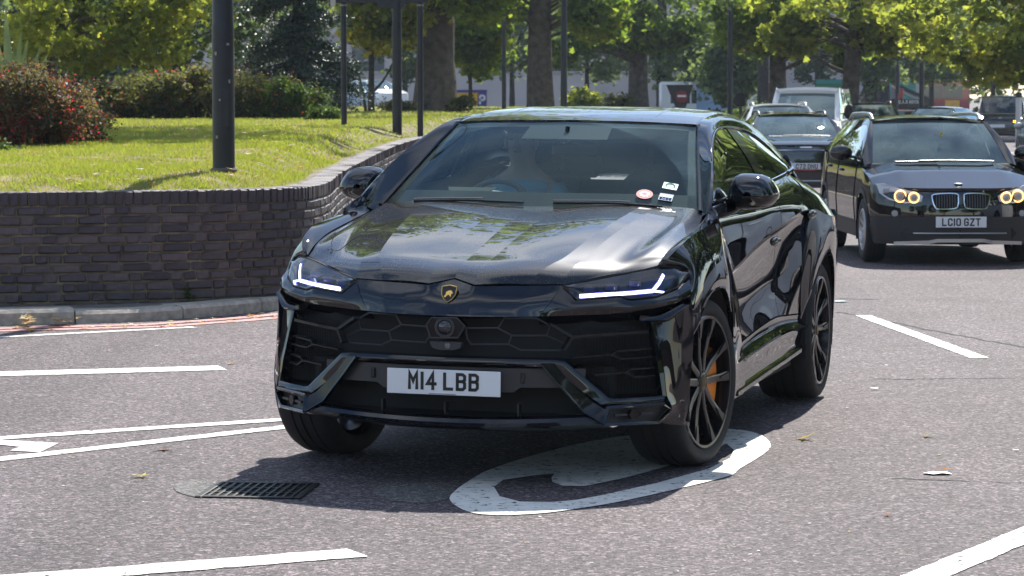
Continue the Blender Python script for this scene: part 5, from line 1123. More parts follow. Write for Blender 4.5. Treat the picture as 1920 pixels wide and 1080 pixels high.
# --- cabin
b = MB(); G = np.array([[(-.46, y, 1.135), (-.60, y, 1.150), (-.95, y, 1.165 - .02 * abs(y)), (-1.02, y, 1.12), (-.98, y, .85)] for y in np.linspace(-.80, .80, 17)]); b.grid(G); da = sub("dashboard", b, M_DASH, hero)
b = MB(); b.ell((-.80, -.40, 1.165), (.19, .27, .075), 20, 10); sub("instrument_hood", b, mat("dash_sheen_grey", (.40, .44, .46), rough=.5), da)  # pale grey paints in the reflection on the instrument hood
b = MB(); b.prism([(-.69, -.50, 1.226), (-.69, -.30, 1.226), (-.77, -.27, 1.246), (-.77, -.53, 1.246)], (0, 0, .003)); sub("head_up_window", b, M_MATT, da, smooth=False)
b = MB(); cst = Vector((-1.06, -.37, 1.10)); rx = Matrix.Rotation(R(-24), 3, 'Y')
pts = [cst + rx @ Vector((0, .185 * math.cos(q), .185 * math.sin(q))) for q in np.linspace(0, 2 * math.pi, 33)]; b.tube(pts, .016, 8, cap=False)
for q in (0, math.pi, -math.pi / 2): b.tube([cst, cst + rx @ Vector((0, .18 * math.cos(q), .18 * math.sin(q)))], .018, 6, flat=.5)
b.ell(cst, (.03, .055, .055)); sub("steering_wheel", b, M_SEAT, hero)
for y in (-.37, .37):
    b = MB(); b.box((-1.45, y, .72), (.52, .50, .16), bev=.05); b.box((-1.78, y, 1.0), (.15, .50, .62), Matrix.Rotation(R(-14), 3, 'Y'), .05); se = sub("front_seat", b, M_SEAT, hero)
    b = MB(); b.box((-1.90, y, 1.39), (.10, .27, .19), Matrix.Rotation(R(-10), 3, 'Y'), .04); sub("headrest", b, M_SEAT, se)
b = MB(); b.box((-2.75, 0, .95), (.2, 1.36, .55), Matrix.Rotation(R(-18), 3, 'Y'), .06); rs_ = sub("rear_seat", b, M_SEAT, hero)
for y in (-.38, .38): b = MB(); b.box((-2.87, y, 1.30), (.09, .24, .14), bev=.035); sub("headrest", b, M_SEAT, rs_)
b = MB(); G = np.concatenate([loft([[(p[0] - .02, p[1] * .96, p[2] - .035) for p in c] for c in (r0, r1, r2)], 20, 10)]); b.grid(full(G)); sub("headliner", b, mat("headliner", (.34, .34, .35), rough=.9), hero)
b = MB(); b.box((-1.06, .05, 1.435), (.03, .24, .065), bev=.012); b.tube([(-1.10, 0, 1.55), (-1.07, 0, 1.47)], .012, 6); sub("rear_view_mirror", b, M_GLOSS, hero)
for k in (1, -1):
    b = MB(); b.grid(loft([[(p[0] - .03, (p[1] - .06) * k, p[2] - .035) for p in pin[:10]], [(p[0] - .15, (p[1] - .06) * k, p[2] - .04) for p in pout[:10]]], 20, 3)); b.beam([(-1.82, .66 * k, 1.54), (-1.93, .80 * k, 1.2)], .14, .02, (0, k, 0)); sub("inner_pillar", b, M_DASH, hero)
    b = MB(); b.grid(loft([DB[0](np.linspace(-.66, -3.3, 12)) * [1, k, 1] + [0, -.045 * k, -.012], DB[0](np.linspace(-.66, -3.3, 12)) * [1, k, 1] + [0, -.09 * k, -.02], DB[0](np.linspace(-.66, -3.3, 12)) * [1, k, 1] + [0, -.10 * k, -.6]], 12, 6)); sub("door_lining", b, M_DASH, hero)
for o in kids(hero):
    if not o.name.startswith("wheel"): o.rotation_euler = (-.0101, .0038, 0)

# ================================================================== the other vehicles: one builder, different bodies
M_CG = glass("car_glass", (.66, .84, .86), dust=.12, gain=1.2, ior=1.55, dust_sky_col=(.35, .48, .5), refl=(.75, .96, 1.0))  # dust film thickened and tinted teal to paint in the pale sky reflection
M_CGD = glass("car_glass_dark", (.10, .12, .12), gain=1.5, ior=1.6)
M_HLG = mat("lamp_glass", (.35, .37, .40), rough=.08, coat=1)
M_HALO = mat("halo_lamp", (1, .8, .5), emit=((1.0, .55, .18), 1.3))
M_WLED = mat("white_lamp", (1, 1, 1), emit=((.95, .97, 1.0), 7.))
M_AMB = mat("amber_lamp", (1, .45, .02), emit=((1, .42, .01), 6.))
M_TAILR = mat("tail_red", (.4, .01, .01), rough=.2, coat=1)
def car(name, label, loc, yaw, S_, group=None, cat="car"):
    """S_: L W H wb fo (front overhang) r (wheel) hood0/hoodc (bonnet height front/rear) xc (windscreen foot) xt (windscreen top) xe (roof end) xr (rear foot) belt col"""
    g = dict(L=4.45, W=1.8, H=1.53, wb=2.7, fo=.85, r=.335, hood0=.78, hoodc=1.02, xc=-.30, xt=-1.15, xe=-2.95, xr=-3.45, belt=(1.0, 1.08), roofw=.66, sill=.24, bow=.30, crown=.035, black_lower=False, glass=None, windows=True, mirrors=True, doors=True, tw=.215, bump=.30, rails=False, driver=True, pillar=(-1.75,), lean=.10); g.update(S_)
    q = type('q', (), g); hw = q.W / 2; m = q.col; L_ = q.L
    root = thing(name, label, cat, loc, math.atan2(-math.cos(yaw), -math.sin(yaw)), group)
    xend = q.fo - L_
    def prof(z):   # half width share by height
        return np.interp(z, [q.sill, .40, .62, .80, 1.0, 1.25], [.95, .985, 1.0, .99, .965, .93])
    def zh(x): return np.interp(x, [q.xc, q.xc + .45 * (q.fo - q.xc), q.fo - .22, q.fo], [q.hoodc, q.hoodc - .30 * (q.hoodc - q.hood0), q.hood0 + .06, q.hood0])
    def ztop(x):
        b_ = np.interp(x, [xend, q.xc], [q.belt[1], q.belt[0]])
        t = np.clip((x - (q.xc - .10)) / .5, 0, 1); return b_ * (1 - t) + (zh(x) - .025) * t
    ar = q.r + .055
    def zbot(x):
        z = q.sill
        for x0 in (0, -q.wb):
            d = abs(x - x0)
            if d < ar: z = max(z, q.r + math.sqrt(ar * ar - d * d) * .98)
        return z
    xf = ar + .03
    xs_ = sorted(set(np.round(np.r_[np.linspace(xf, -q.wb - ar - .03, 70), [x0 + s * ar * c for x0 in (0, -q.wb) for s in (-1, 1) for c in (.9, .97, .995, 1.003)]], 4)), reverse=True)
    def plan(x): return 1 - .06 * np.clip((x - 0) / .6, 0, 1) ** 2 - .07 * np.clip((-q.wb - x) / .7, 0, 1) ** 2
    side = np.array([[(x, hw * prof(z) * plan(x), z) for z in np.linspace(zbot(x), ztop(x), 14)] for x in xs_])
    b = MB(); parts = []
    # front: wraps from the centre line to the arch
    ycs = np.r_[np.linspace(0, .62, 8), np.linspace(.68, 1, 9)]
    def fx(v, z):  # v: share of half width
        base = q.fo - q.bow * v ** 3.2; lean = q.lean * np.clip((z - .5) / .5, -.6, 1) ** 2 * (1 if z > .5 else .6)
        x = base - lean; return x
    yfw = lambda v, z: hw * prof(min(z, 1.0)) * plan(xf) * v
    def fpt(v, z):
        x = fx(v, z); return (max(x, xf) if v < 1 else xf, yfw(v, z), z)
    def zfront(v): return q.hood0 + (zh(xf) - .025 - q.hood0) * np.clip((v - .80) / .20, 0, 1) ** 1.5
    zb0 = q.sill - .02
    front = np.array([[fpt(v, zb0 + (zfront(v) - zb0) * t) for t in np.linspace(0, 1, 14)] for v in ycs])
    rear = []
    for v in ycs:
        col_ = []
        for t in np.linspace(0, 1, 10):
            z = q.sill + (q.belt[1] - q.sill) * t; x = xend + .22 * v ** 3 + .10 * max(0, (z - .75)) ; col_.append((min(x, -q.wb - ar - .03) if v < 1 else -q.wb - ar - .03, hw * prof(z) * plan(-q.wb - ar) * v, z))
        rear.append(col_)
    rear = np.array(rear)
    cut = getattr(q, 'lower', 0)
    for G in (side, front, rear): b.grid(G); b.grid(mir(G))
    body = b.build("body", m, root, sharp=32)
    # lower cladding in dark plastic, 4 mm proud
    if q.black_lower:
        b = MB()
        Gs = np.array([[(x, hw * prof(z) * plan(x) + .005, z) for z in np.linspace(zbot(x), max(zbot(x) + .055, .42), 4)] for x in xs_]); Gf = np.array([[tuple(np.array(fpt(v, z)) + [.006, .004, 0]) for z in np.linspace(zb0, .50, 5)] for v in ycs])
        for G in (Gs, Gf): b.grid(G); b.grid(mir(G))
        b.build("lower_cladding", q.black_lower, root, sharp=32)
    # bonnet
    hood = np.array([[(x, y, zh(x) + q.crown * (1 - v ** 2) - .045 * v ** 5 + .012 * math.exp(-((v - .62) / .08) ** 2) * min(1, max(0, (q.fo - .1 - x) * 2))) for v, y in [(v, hw * prof(1.0) * v * .97) for v in ycs] for x in [q.xc + (max(fx(v, q.hood0), xf) - q.xc) * t]] for t in np.linspace(0, 1, 16)])
    panel("bonnet", full(hood), m, root, centre=(-1, 0, .5), fl=.03)
    # greenhouse
    rw = hw * q.roofw / .9 * .9; zr = q.H - .05; wsb = getattr(q, 'wsb', .80)
    be = lambda x: ztop(x)
    bl = [(q.xc - .02, hw * .90, be(q.xc - .1) + .0), (q.xt * .6 + q.xc * .4, hw * .925, be(-1)), (q.pillar[0], hw * .925, be(-1.7)), (q.xe * .5 + q.pillar[0] * .5, hw * .92, be(-2.4)), (q.xe, hw * .91, be(q.xe)), (q.xr, hw * .86, be(q.xr))]
    tl = [(q.xc - .12, hw * .89, be(q.xc) + .06), (q.xt + .02, rw, zr - .02), (q.pillar[0], rw, zr), (q.xe * .5 + q.pillar[0] * .5, rw, zr - .015), (q.xe - .02, rw * .97, zr - .05), (q.xr - .0, hw * .80, be(q.xr) + .08)]
    gm = (np.array(bl) + np.array(tl)) / 2 + [0, .02, 0]
    SG = loft([bl, gm, tl], 50, 8)
    for k in (1, -1):
        g_ = SG if k > 0 else mir(SG); cuts = [3] + [int(np.argmin(abs(SG[:, 4, 0] - p))) for p in q.pillar] + [43]
        if q.windows:
            for i0, i1 in zip(cuts[:-1], cuts[1:]): b = MB(); b.grid(g_[i0 + 1:i1, 0:7]); b.build("side_window", q.glass or M_CGD, root)
            pc = MB()
            for i in cuts: pc.grid(g_[max(0, i - 1):i + 2] + np.array([0, .003 * k, 0]))
            pc.grid(g_[:4] + np.array([0, .003 * k, 0])); pc.grid(g_[43:] + np.array([0, .003 * k, 0])); pc.grid(g_[:, 6:] + np.array([0, .004 * k, 0])); stuff(pc.build("window_pillars", m, root))
        else:
            b = MB(); b.grid(g_[14:]); b.build("side_panel", m, root); b = MB(); b.grid(g_[2:13, :7]); b.build("side_window", M_CGD, root); b = MB(); b.grid(g_[:3]); b.grid(g_[12:15]); b.grid(g_[:, 6:] + np.array([0, .003 * k, 0])); stuff(b.build("window_pillars", m, root))
    vv = np.array([0, .35, .65, .88, 1])
    ws = np.array([[(q.xc + (q.xt - q.xc) * t + .14 * (1 - v ** 2) * (1 - .5 * t) - .02, (hw * wsb * (1 - t) + rw * getattr(q, 'wst', .95) * t) * v, (be(q.xc) + .0) * (1 - t) + (zr - getattr(q, 'wtop', .015)) * t + .02 * (1 - v * v) * t + .022 * math.sin(math.pi * t)) for v in vv] for t in np.linspace(0, 1, 12)])
    if getattr(q, 'wtop', 0):
        top_ = np.array([(q.xt + .06 * (1 - v * v), rw * v * 1.0, zr + .05 * (1 - v ** 2.5) - .015) for v in vv]); b = MB(); b.grid(full(np.array([ws[-1], ws[-1] * .5 + top_ * .5 + [.03, 0, .01], top_]))); b.build("roof_header", m, root)
    b = MB(); b.grid(full(ws)); b.build("windscreen", q.glass or M_CG, root)
    b = MB(); f_ = full(ws); e_ = ws[:, -1] + [.004, .002, .003]; o_ = spl([(q.xc + .02, hw * .90, be(q.xc) - .03), (q.xc - .12, hw * .895, be(q.xc) + .06), (q.xt * .5 + q.xc * .5 - .02, (hw * .895 + rw) / 2 + .012, (be(q.xc) + .06 + zr) / 2 + .01), (q.xt + .0, rw + .004, zr - .015)], 12)
    pg = loft([e_, (e_ + o_) / 2 + [.012, .012, .008], o_], 12, 5, lin); b.grid(pg); b.grid(mir(pg)); stuff(b.build("windscreen_pillars", m, root))
    b = MB(); b.grid(f_[:2] + [-.004, 0, -.003]); b.grid(f_[-2:] + [-.004, 0, -.003]); b.grid(f_[:, :2] + [-.004, 0, -.003]); b.grid(f_[:, -2:] + [-.004, 0, -.003]); stuff(b.build("windscreen_border", M_MATT, root))
    rf = np.array([[(x + .12 * (1 - v * v) * (1 - t) * .5, rw * w * v * 1.01, zr + (.055 if q.H < 1.8 else .05) * (1 - v ** 2.5) - (.05 * ((t - .55) / .45) ** 2 if t > .55 else .02 * ((.3 - t) / .3) ** 2 if t < .3 else 0)) for v in np.linspace(0, 1, 9)] for t, x, w in [(t, q.xt + (q.xe - q.xt) * t, 1 - .03 * t) for t in np.linspace(0, 1, 16)]])
    panel("roof", full(rf), getattr(q, 'roof_m', m), root, centre=(-1.5, 0, .7), fl=.02)
    rg = np.array([[(q.xe + (q.xr - q.xe) * t - .12 * (1 - v * v) * t, (rw * .95 * (1 - t) + hw * .84 * t) * v, (zr - .03) * (1 - t) + be(q.xr) * t) for v in vv] for t in np.linspace(0, 1, 6)]); b = MB(); b.grid(full(rg)); b.build("rear_window" if q.windows else "rear_door", M_RG if q.windows and not getattr(q, 'cargo', 0) else m, root)
    dk = np.array([[(q.xr - .02 + (xend - q.xr + .1) * t, hw * .88 * v * (1 - .06 * t), be(q.xr) - .015 * t) for v in vv] for t in (0, .5, 1)]); b = MB(); b.grid(full(dk)); b.build("tailgate_top", m, root)
    # under side and cabin
    b = MB(); b.box((xend / 2 + q.fo / 2, 0, .42), (L_ - .7, hw * 1.25, .34)); b.box((-q.wb / 2, 0, .40), (q.wb - 2 * ar, hw * 1.85, .28))
    for x0 in (0, -q.wb):
        for k in (1, -1): b.grid(np.array([[(x0 + (ar + .01) * math.cos(a), yy * k, q.r + (ar + .01) * math.sin(a)) for yy in (hw * .62, hw * .985)] for a in np.linspace(-.3, math.pi + .3, 16)]))
    b.build("underbody", M_MATT, root, smooth=False)
    b = MB(); b.box((q.xc - .18, 0, be(q.xc) - .06), (.5, hw * 1.7, .12), bev=.04)
    zs = be(-1) - .35
    for y in (-.36, .36): b.box((-1.62, y, zs + .28), (.14, .46, .66), Matrix.Rotation(R(-14), 3, 'Y'), .05); b.box((-1.74, y, zs + .68), (.09, .24, .17), bev=.04)
    b.box((-2.55, 0, zs + .25), (.15, 1.2, .55), Matrix.Rotation(R(-16), 3, 'Y'), .05)
    b.tube([(-.98, -.36 + .18 * math.cos(a), zs + .42 + .18 * math.sin(a)) for a in np.linspace(0, 6.283, 21)], .016, 6, cap=False)
    stuff(b.build("cabin", M_SEAT, root, sharp=40))
    for x, y in ((0, hw * .985), (0, -hw * .985), (-q.wb, hw * .985), (-q.wb, -hw * .985)): wheel(root, x, y, q.r, q.r * .66, q.tw, rim_m=getattr(q, 'rim_m', M_CUT), caliper=False, edge=False, spokes=getattr(q, 'spokes', 5))
    if q.doors:
        b = MB()
        for xx in (q.xc - .12, q.pillar[0] - .02, -q.wb + .12):
            pts = [(xx - .04 * (1 - abs(t - .5)), (hw * prof(z) * plan(xx) + .0025), z) for t, z in [(t, max(zbot(xx), .34) + (ztop(xx) - max(zbot(xx), .34)) * t) for t in np.linspace(0, 1, 9)]]
            for k in (1, -1): b.tube([(x, y * k, z) for x, y, z in pts], .005, 4)
        for k in (1, -1): b.tube([(x, (hw * prof(.40) * plan(x) + .002) * k, .40) for x in np.linspace(q.xc - .12, -q.wb + ar + .05, 12)], .004, 4)
        stuff(b.build("door_gaps", M_MATT, root))
        for k in (1, -1):
            for xx in (q.pillar[0] + .20, -q.wb + .30):
                z = ztop(xx) - .13; b = MB(); b.ell((xx, hw * prof(z) * k + .012 * k, z), (.10, .022, .018), 10, 6); b.build("door_handle", m, root)
    if q.mirrors:
        for k in (1, -1):
            x, y, z = q.xc - .42, hw + .10, be(q.xc) + .075 + getattr(q, 'mz', 0); b = MB(); b.ell((x, y * k, z), getattr(q, 'mr', (.075, .125, .085)), 14, 10); b.tube([(x, (hw * .9) * k, z - .05), (x, (y - .05) * k, z - .035)], .03, 6, flat=.6); b.build("door_mirror", getattr(q, 'mir_m', m), root)
    if q.rails:
        for k in (1, -1):
            pr = [(q.xt - .12, rw * .93, zr + .0), (q.xt - .24, rw * .94, zr + .055), (q.xt - .6, rw * .94, zr + .07), (q.xe + .5, rw * .93, zr + .06), (q.xe + .25, rw * .92, zr + .045), (q.xe + .1, rw * .92, zr - .02)]
            b = MB(); b.tube([(x, y * k, z) for x, y, z in spl(pr, 24)], .022, 7); b.build("roof_rail", q.rails, root)
    for k_ in (1,):
        b = MB(); b.tube(spl([(q.xc + .10, .55, be(q.xc) + .025), (q.xc + .13, .1, be(q.xc) + .035), (q.xc + .12, -.25, be(q.xc) + .03)], 8), .010, 5); b.tube(spl([(q.xc + .13, -.05, be(q.xc) + .025), (q.xc + .11, -.5, be(q.xc) + .02)], 5), .010, 5); stuff(b.build("wipers", M_SATIN, root))
    def on(y, z, lift=.006):
        v = min(abs(y) / max(yfw(1, z), .01), 1); p = np.array(fpt(v, z)); return Vector((p[0] + lift, y, z))
    def patch(nm, poly, mm, lift=.006, t=.03, par=root, n=0):
        P_ = [on(y, z, lift) for y, z in poly]; b = MB(); b.prism(P_, (-t, 0, 0)); return b.build(nm, mm, par, smooth=False)
    def strip(nm, poly, w, mm, lift=.008, par=root):
        b = MB(); b.tube([on(y, z, lift) for y, z in lin(poly, 24)], w, 6); return b.build(nm, mm, par)
    def plate(txt, z, x=None, sc=1., y=0):
        p = on(y, z, .028) if x is None else Vector((x, y, z)); b = MB(); b.box(p, (.008, .52 * sc, .111 * sc), bev=.002); o = b.build("number_plate", M_PLATE, root, smooth=False)
        if txt: text("plate_characters", txt, .079 * sc, M_INK, o, Matrix(((0, 0, 1, p.x + .0048), (1, 0, 0, p.y), (0, 1, 0, p.z), (0, 0, 0, 1))), stroke=.175, wide=.62, gap=.14, space=.40)
        return o
    return root, on, patch, strip, plate, q

P_BLK = paint("car_black", (.006, .0065, .008), dirt=.12, coatr=.02); P_WHT = paint("car_white", (.84, .85, .86)); P_DGR = paint("car_dark_grey", (.022, .024, .027)); P_SIL = paint("car_silver", (.42, .44, .46), metal=.4)
P_BLU = paint("car_pale_blue", (.45, .58, .66)); P_NAVY = paint("car_navy", (.012, .018, .04))
# --- black estate with twin kidney grilles and ring lamps
yb = 29.75
r_, on, patch, strip, plate, q = car("black_crossover", "black crossover with glowing ring headlights and twin kidney grilles, waiting behind the sport SUV", (4.56, yb, zg(yb)), -.03,
    dict(L=4.45, W=1.80, H=1.52, wb=2.76, fo=.84, r=.338, hood0=.755, hoodc=1.01, xc=-.34, xt=-1.12, xe=-3.0, xr=-3.45, belt=(1.03, 1.11), col=P_BLK, black_lower=mat("grey_cladding", (.030, .029, .031), rough=.55), rails=M_SIL, bow=.33, rim_m=M_SIL, roofw=.70, mr=(.085, .125, .085), tw=.225, mz=.03))
BMW = r_
for k in (1, -1):
    c = [(.03, .70), (.055, .742), (.27, .735), (.295, .69), (.265, .60), (.22, .585), (.07, .59), (.035, .62)]; kd = smooth_loop([(y * k, z) for y, z in c], 3)
    g = patch("kidney_grille", kd, M_MATT, .012, .03); b = MB(); b.tube([on(y, z, .022) for y, z in kd + kd[:1]], .011, 6, cap=False); b.build("chrome_surround", M_CHR, g)
    for i in range(8):
        yy = .062 + .027 * i; b = MB(); b.tube([on(yy * k, .728, .020), on(yy * k, .665, .024), on(yy * k, .60, .020)], .006, 5); b.build("grille_slat", mat("slat_grey", (.10, .10, .11), rough=.35), g)
    hl = [(.40, .66), (.385, .715), (.45, .755), (.60, .79), (.74, .835), (.82, .83), (.795, .74), (.71, .675), (.56, .64)]
    h = patch("headlight", [(y * k, z) for y, z in hl], mat("lamp_inner", (.62, .63, .66), rough=.3, coat=.6), .012, .05)
    for yy, zz, rr in ((.475, .70, .052), (.605, .712, .058)):
        cc = on(yy * k, zz, .020); b = MB(); b.tube([cc + Vector((-.06 * math.cos(a) * rr * (1 if yy > .5 else .5) * 0, rr * math.cos(a), rr * math.sin(a))) for a in np.linspace(0, 6.2832, 21)], .0085, 6, cap=False); b.build("ring_lamp", M_HALO, h)
        b = MB(); b.ell(cc + Vector((-.005, 0, 0)), (.02, rr * .72, rr * .72), 12, 8); b.build("projector_lens", M_HLG, h)
    b = MB(); cc = on(.73 * k, .765, .014); b.box(cc, (.02, .07, .05), bev=.01); b.build("reflector", M_HLG, h, smooth=False)
    b = MB(); cc = on(.655 * k, .535, .01); b.lathe([(.001, .010), (.030, .008), (.034, .0), (.034, -.02)], cc, 'x', 16); b.build("fog_lamp", M_HLG, r_)
plate("LC10 GZT", .452)
patch("lower_grille", [(-.60, .335), (-.54, .385), (.54, .385), (.60, .335), (.55, .275), (-.55, .275)], M_MATT, .012, .03)
strip("grille_trim", [(-.48, .335), (.48, .335)], .008, M_SIL, .022)
b = MB(); b.beam([on(y, z, .024) for y, z in ((-.66, .228), (-.32, .245), (-.24, .262), (.24, .262), (.32, .245), (.66, .228))], .035, .012, (1, 0, 0)); b.build("skid_trim", M_SIL, r_, smooth=False)
b = MB(); b.ell((q.fo - .16, 0, .838), (.045, .045, .010), 16, 6); bdg = b.build("badge", mat("badge_glint_silver", (.6, .62, .65), rough=.4), r_)  # pale silver bakes the badge's white glint into its colour
b = MB()
for a0 in (0, math.pi): b.add([(q.fo - .16 + .001, 0, .8485)] + [(q.fo - .16 + .028 * math.cos(a), .028 * math.sin(a), .8485) for a in np.linspace(a0, a0 + math.pi / 2, 7)], [tuple(range(8))])
b.build("badge_quarters", mat("badge_blue", (.05, .2, .6), rough=.3), bdg, smooth=False)
b = MB(); b.prism([(-.62, .05, 1.30), (-.62, .075, 1.33), (-.62, .06, 1.36), (-.62, .035, 1.33)], (.004, 0, 0)); b.build("hanging_ornament", mat("yellow_tassel", (.5, .4, .05), rough=.5), r_)
# --- dark crossover with a thin full-width chrome line
yb = 48.6
r_, on, patch, strip, plate, q = car("dark_crossover", "dark grey crossover with a thin chrome bonnet line, third car back in the middle queue", (4.93, yb, zg(yb)), .0,
    dict(L=4.4, W=1.83, H=1.475, wb=2.63, fo=.90, r=.35, hood0=.91, hoodc=1.06, xc=-.36, xt=-1.2, xe=-2.95, xr=-3.4, belt=(1.06, 1.14), col=P_DGR, rails=M_SATIN, bow=.22, roofw=.68, lean=.05))
CHERY = r_
strip("chrome_line", [(-.86, .84), (-.5, .85), (0, .857), (.5, .85), (.86, .84)], .014, M_CHR)
patch("upper_grille", [(-.80, .81), (.80, .81), (.70, .55), (.40, .50), (-.40, .50), (-.70, .55)], M_NAVY if False else mat("grille_gloss", (.006, .008, .016), rough=.12, coat=1), .008, .03)
b = MB(); b.box(Vector((q.fo - .04, .02, .905)), (.06, .22, .03), bev=.012); b.build("badge_bar", M_CHR, r_, smooth=False)
for k in (1, -1):
    b = MB(); b.beam([on(.66 * k, .80, .012), on(.78 * k, .815, .012), on(.86 * k, .825, .012)], .045, .01, (1, 0, 0)); b.build("headlight", M_HLG, r_, smooth=False)
    b = MB(); b.beam([on(.80 * k, .73, .012), on(.86 * k, .76, .012)], .035, .01, (1, 0, 0)); b.build("side_lamp", M_WLED, r_, smooth=False)
pl_ = plate("LC72 DNU", .585, sc=1.0)
b = MB(); pp = on(0, .530, .033); b.box(pp, (.008, .50, .018)); b.build("plate_surround", mat("plate_red", (.5, .03, .03), rough=.5), pl_, smooth=False)
strip("bumper_trim", [(-.70, .335), (.70, .335)], .018, M_SIL)
# --- white car just behind it
yb = 60
WC_ = dict(L=4.5, W=1.84, H=1.62, wb=2.66, fo=.88, r=.345, hood0=.92, hoodc=1.10, xc=-.35, xt=-1.15, xe=-3.0, xr=-3.5, belt=(1.09, 1.16), rails=M_SIL)
r_, on, patch, strip, plate, q = car("white_crossover", "white crossover mostly hidden behind the dark grey crossover", (5.78, yb, zg(yb)), 0, dict(WC_, col=P_WHT))
WHITE = r_
for k in (1, -1): patch("headlight", [(.55 * k, .80), (.58 * k, .86), (.84 * k, .88), (.84 * k, .81)], M_HLG, .01)
patch("grille", [(-.45, .82), (.45, .82), (.38, .62), (-.38, .62)], M_MATT, .01)
# --- white van
yb = 70
r_, on, patch, strip, plate, q = car("white_van", "tall plain white van towering behind the queue of cars", (7.22, yb, zg(yb)), .20,
    dict(L=5.2, W=1.92, H=2.03, wb=3.0, fo=.93, r=.345, hood0=1.02, hoodc=1.22, xc=.10, xt=-.72, xe=-4.0, xr=-4.18, belt=(1.22, 1.24), col=P_WHT, windows=True, cargo=1, glass=glass("van_glass", (.12, .16, .17), dust=.08, gain=2.2, ior=1.6, dust_sky_col=(.4, .5, .5), refl=(.75, .95, 1)), wsb=.78, wst=.86, wtop=.13, roofw=.82, pillar=(-1.25,), mir_m=M_MATT, mr=(.09, .12, .19), mz=.12, bow=.2), cat="van")
VAN = r_
for k in (1, -1): patch("headlight", [(.58 * k, .84), (.60 * k, 1.0), (.86 * k, 1.06), (.86 * k, .86)], M_HLG, .01)
patch("grille", [(-.42, .95), (.42, .95), (.36, .76), (-.36, .76)], M_MATT, .01); plate("", .55)
# --- dark four-by-four, dark hatchback, dark car with the amber lamp
yb = 84
r_, on, patch, strip, plate, q = car("dark_estate", "dark estate car in the gap between the white van and the black crossover's roof", (10.75, yb, zg(yb)), .05, dict(L=4.5, W=1.82, H=1.64, wb=2.7, col=P_DGR, belt=(1.08, 1.16), hood0=.9, hoodc=1.08, rails=M_SATIN))
yb = 88
r_, on, patch, strip, plate, q = car("dark_hatchback", "low dark hatchback seen over the roof of the black crossover", (12.85, yb, zg(yb)), .42, dict(L=4.3, W=1.80, H=1.5, wb=2.6, col=P_NAVY, glass=M_CG))
yb = 116
r_, on, patch, strip, plate, q = car("dark_offroader", "black boxy off-roader with a lit amber indicator at the far right", (20.0, yb, zg(yb)), .22,
    dict(L=4.6, W=2.0, H=1.90, wb=2.6, fo=.85, r=.40, hood0=1.08, hoodc=1.18, xc=-.40, xt=-.95, xe=-3.2, xr=-3.5, belt=(1.18, 1.2), col=P_BLK, roofw=.80, bow=.14, tw=.26, sill=.36, glass=M_CGD))
for k in (1, -1):
    b = MB(); b.ell(on(.76 * k, .98, .0), (.03, .11, .085), 12, 8); b.build("headlight", M_WLED, r_)
b = MB(); b.box(on(.70, .84, .02), (.03, .34, .085), bev=.01); b.build("indicator", M_AMB, r_, smooth=False)
b = MB(); b.box(on(.84, .62, .02), (.03, .10, .22), bev=.02); b.build("day_lamp", M_WLED, r_, smooth=False)
plate("", .66, sc=1.15, y=-.1)
b = MB(); b.box(on(0, .98, .01), (.02, .12, .05), bev=.01); b.build("badge", M_SIL, r_, smooth=False)
yb = 68
r_, on, patch, strip, plate, q = car("silver_car", "silver car cut off by the picture's right edge, its near wheel just in view", (13.22, yb, zg(yb)), .1, dict(col=P_SIL, L=4.4, H=1.6))
for k in (1, -1): patch("headlight", [(.55 * k, .70), (.58 * k, .77), (.84 * k, .80), (.84 * k, .72)], M_WLED, .01)
# --- far carriageway behind the lawn
far = [("white_saloon", "white car parked beyond the lawn, seen between two sign posts", at(728, 140), 140, P_WHT, -.55), ("pale_blue_car", "pale blue car beyond the lawn behind the forked tree", at(668, 138), 138, P_BLU, -.6)]
for nm, lab, x, y, c_, yw in far: car(nm, lab, (x, y, .9), yw, dict(col=c_, doors=False, glass=M_CG, H=1.5))
car("white_car", "white car glimpsed through leaves above the flowering bush", (at(150, 140), 140, .9), -1.4, dict(col=P_WHT, doors=False, H=1.55, glass=M_CG))
# cars standing on the opposite lane, mirrored in the sport SUV's flank
copy_tree(VAN, (10.2, 36, zg(36)), math.pi / 2, "white van on the opposite lane, mirrored in the sport SUV's doors")
copy_tree(WHITE, (7.6, 26.5, zg(26)), math.pi / 2, "white crossover on the opposite lane beside the sport SUV")
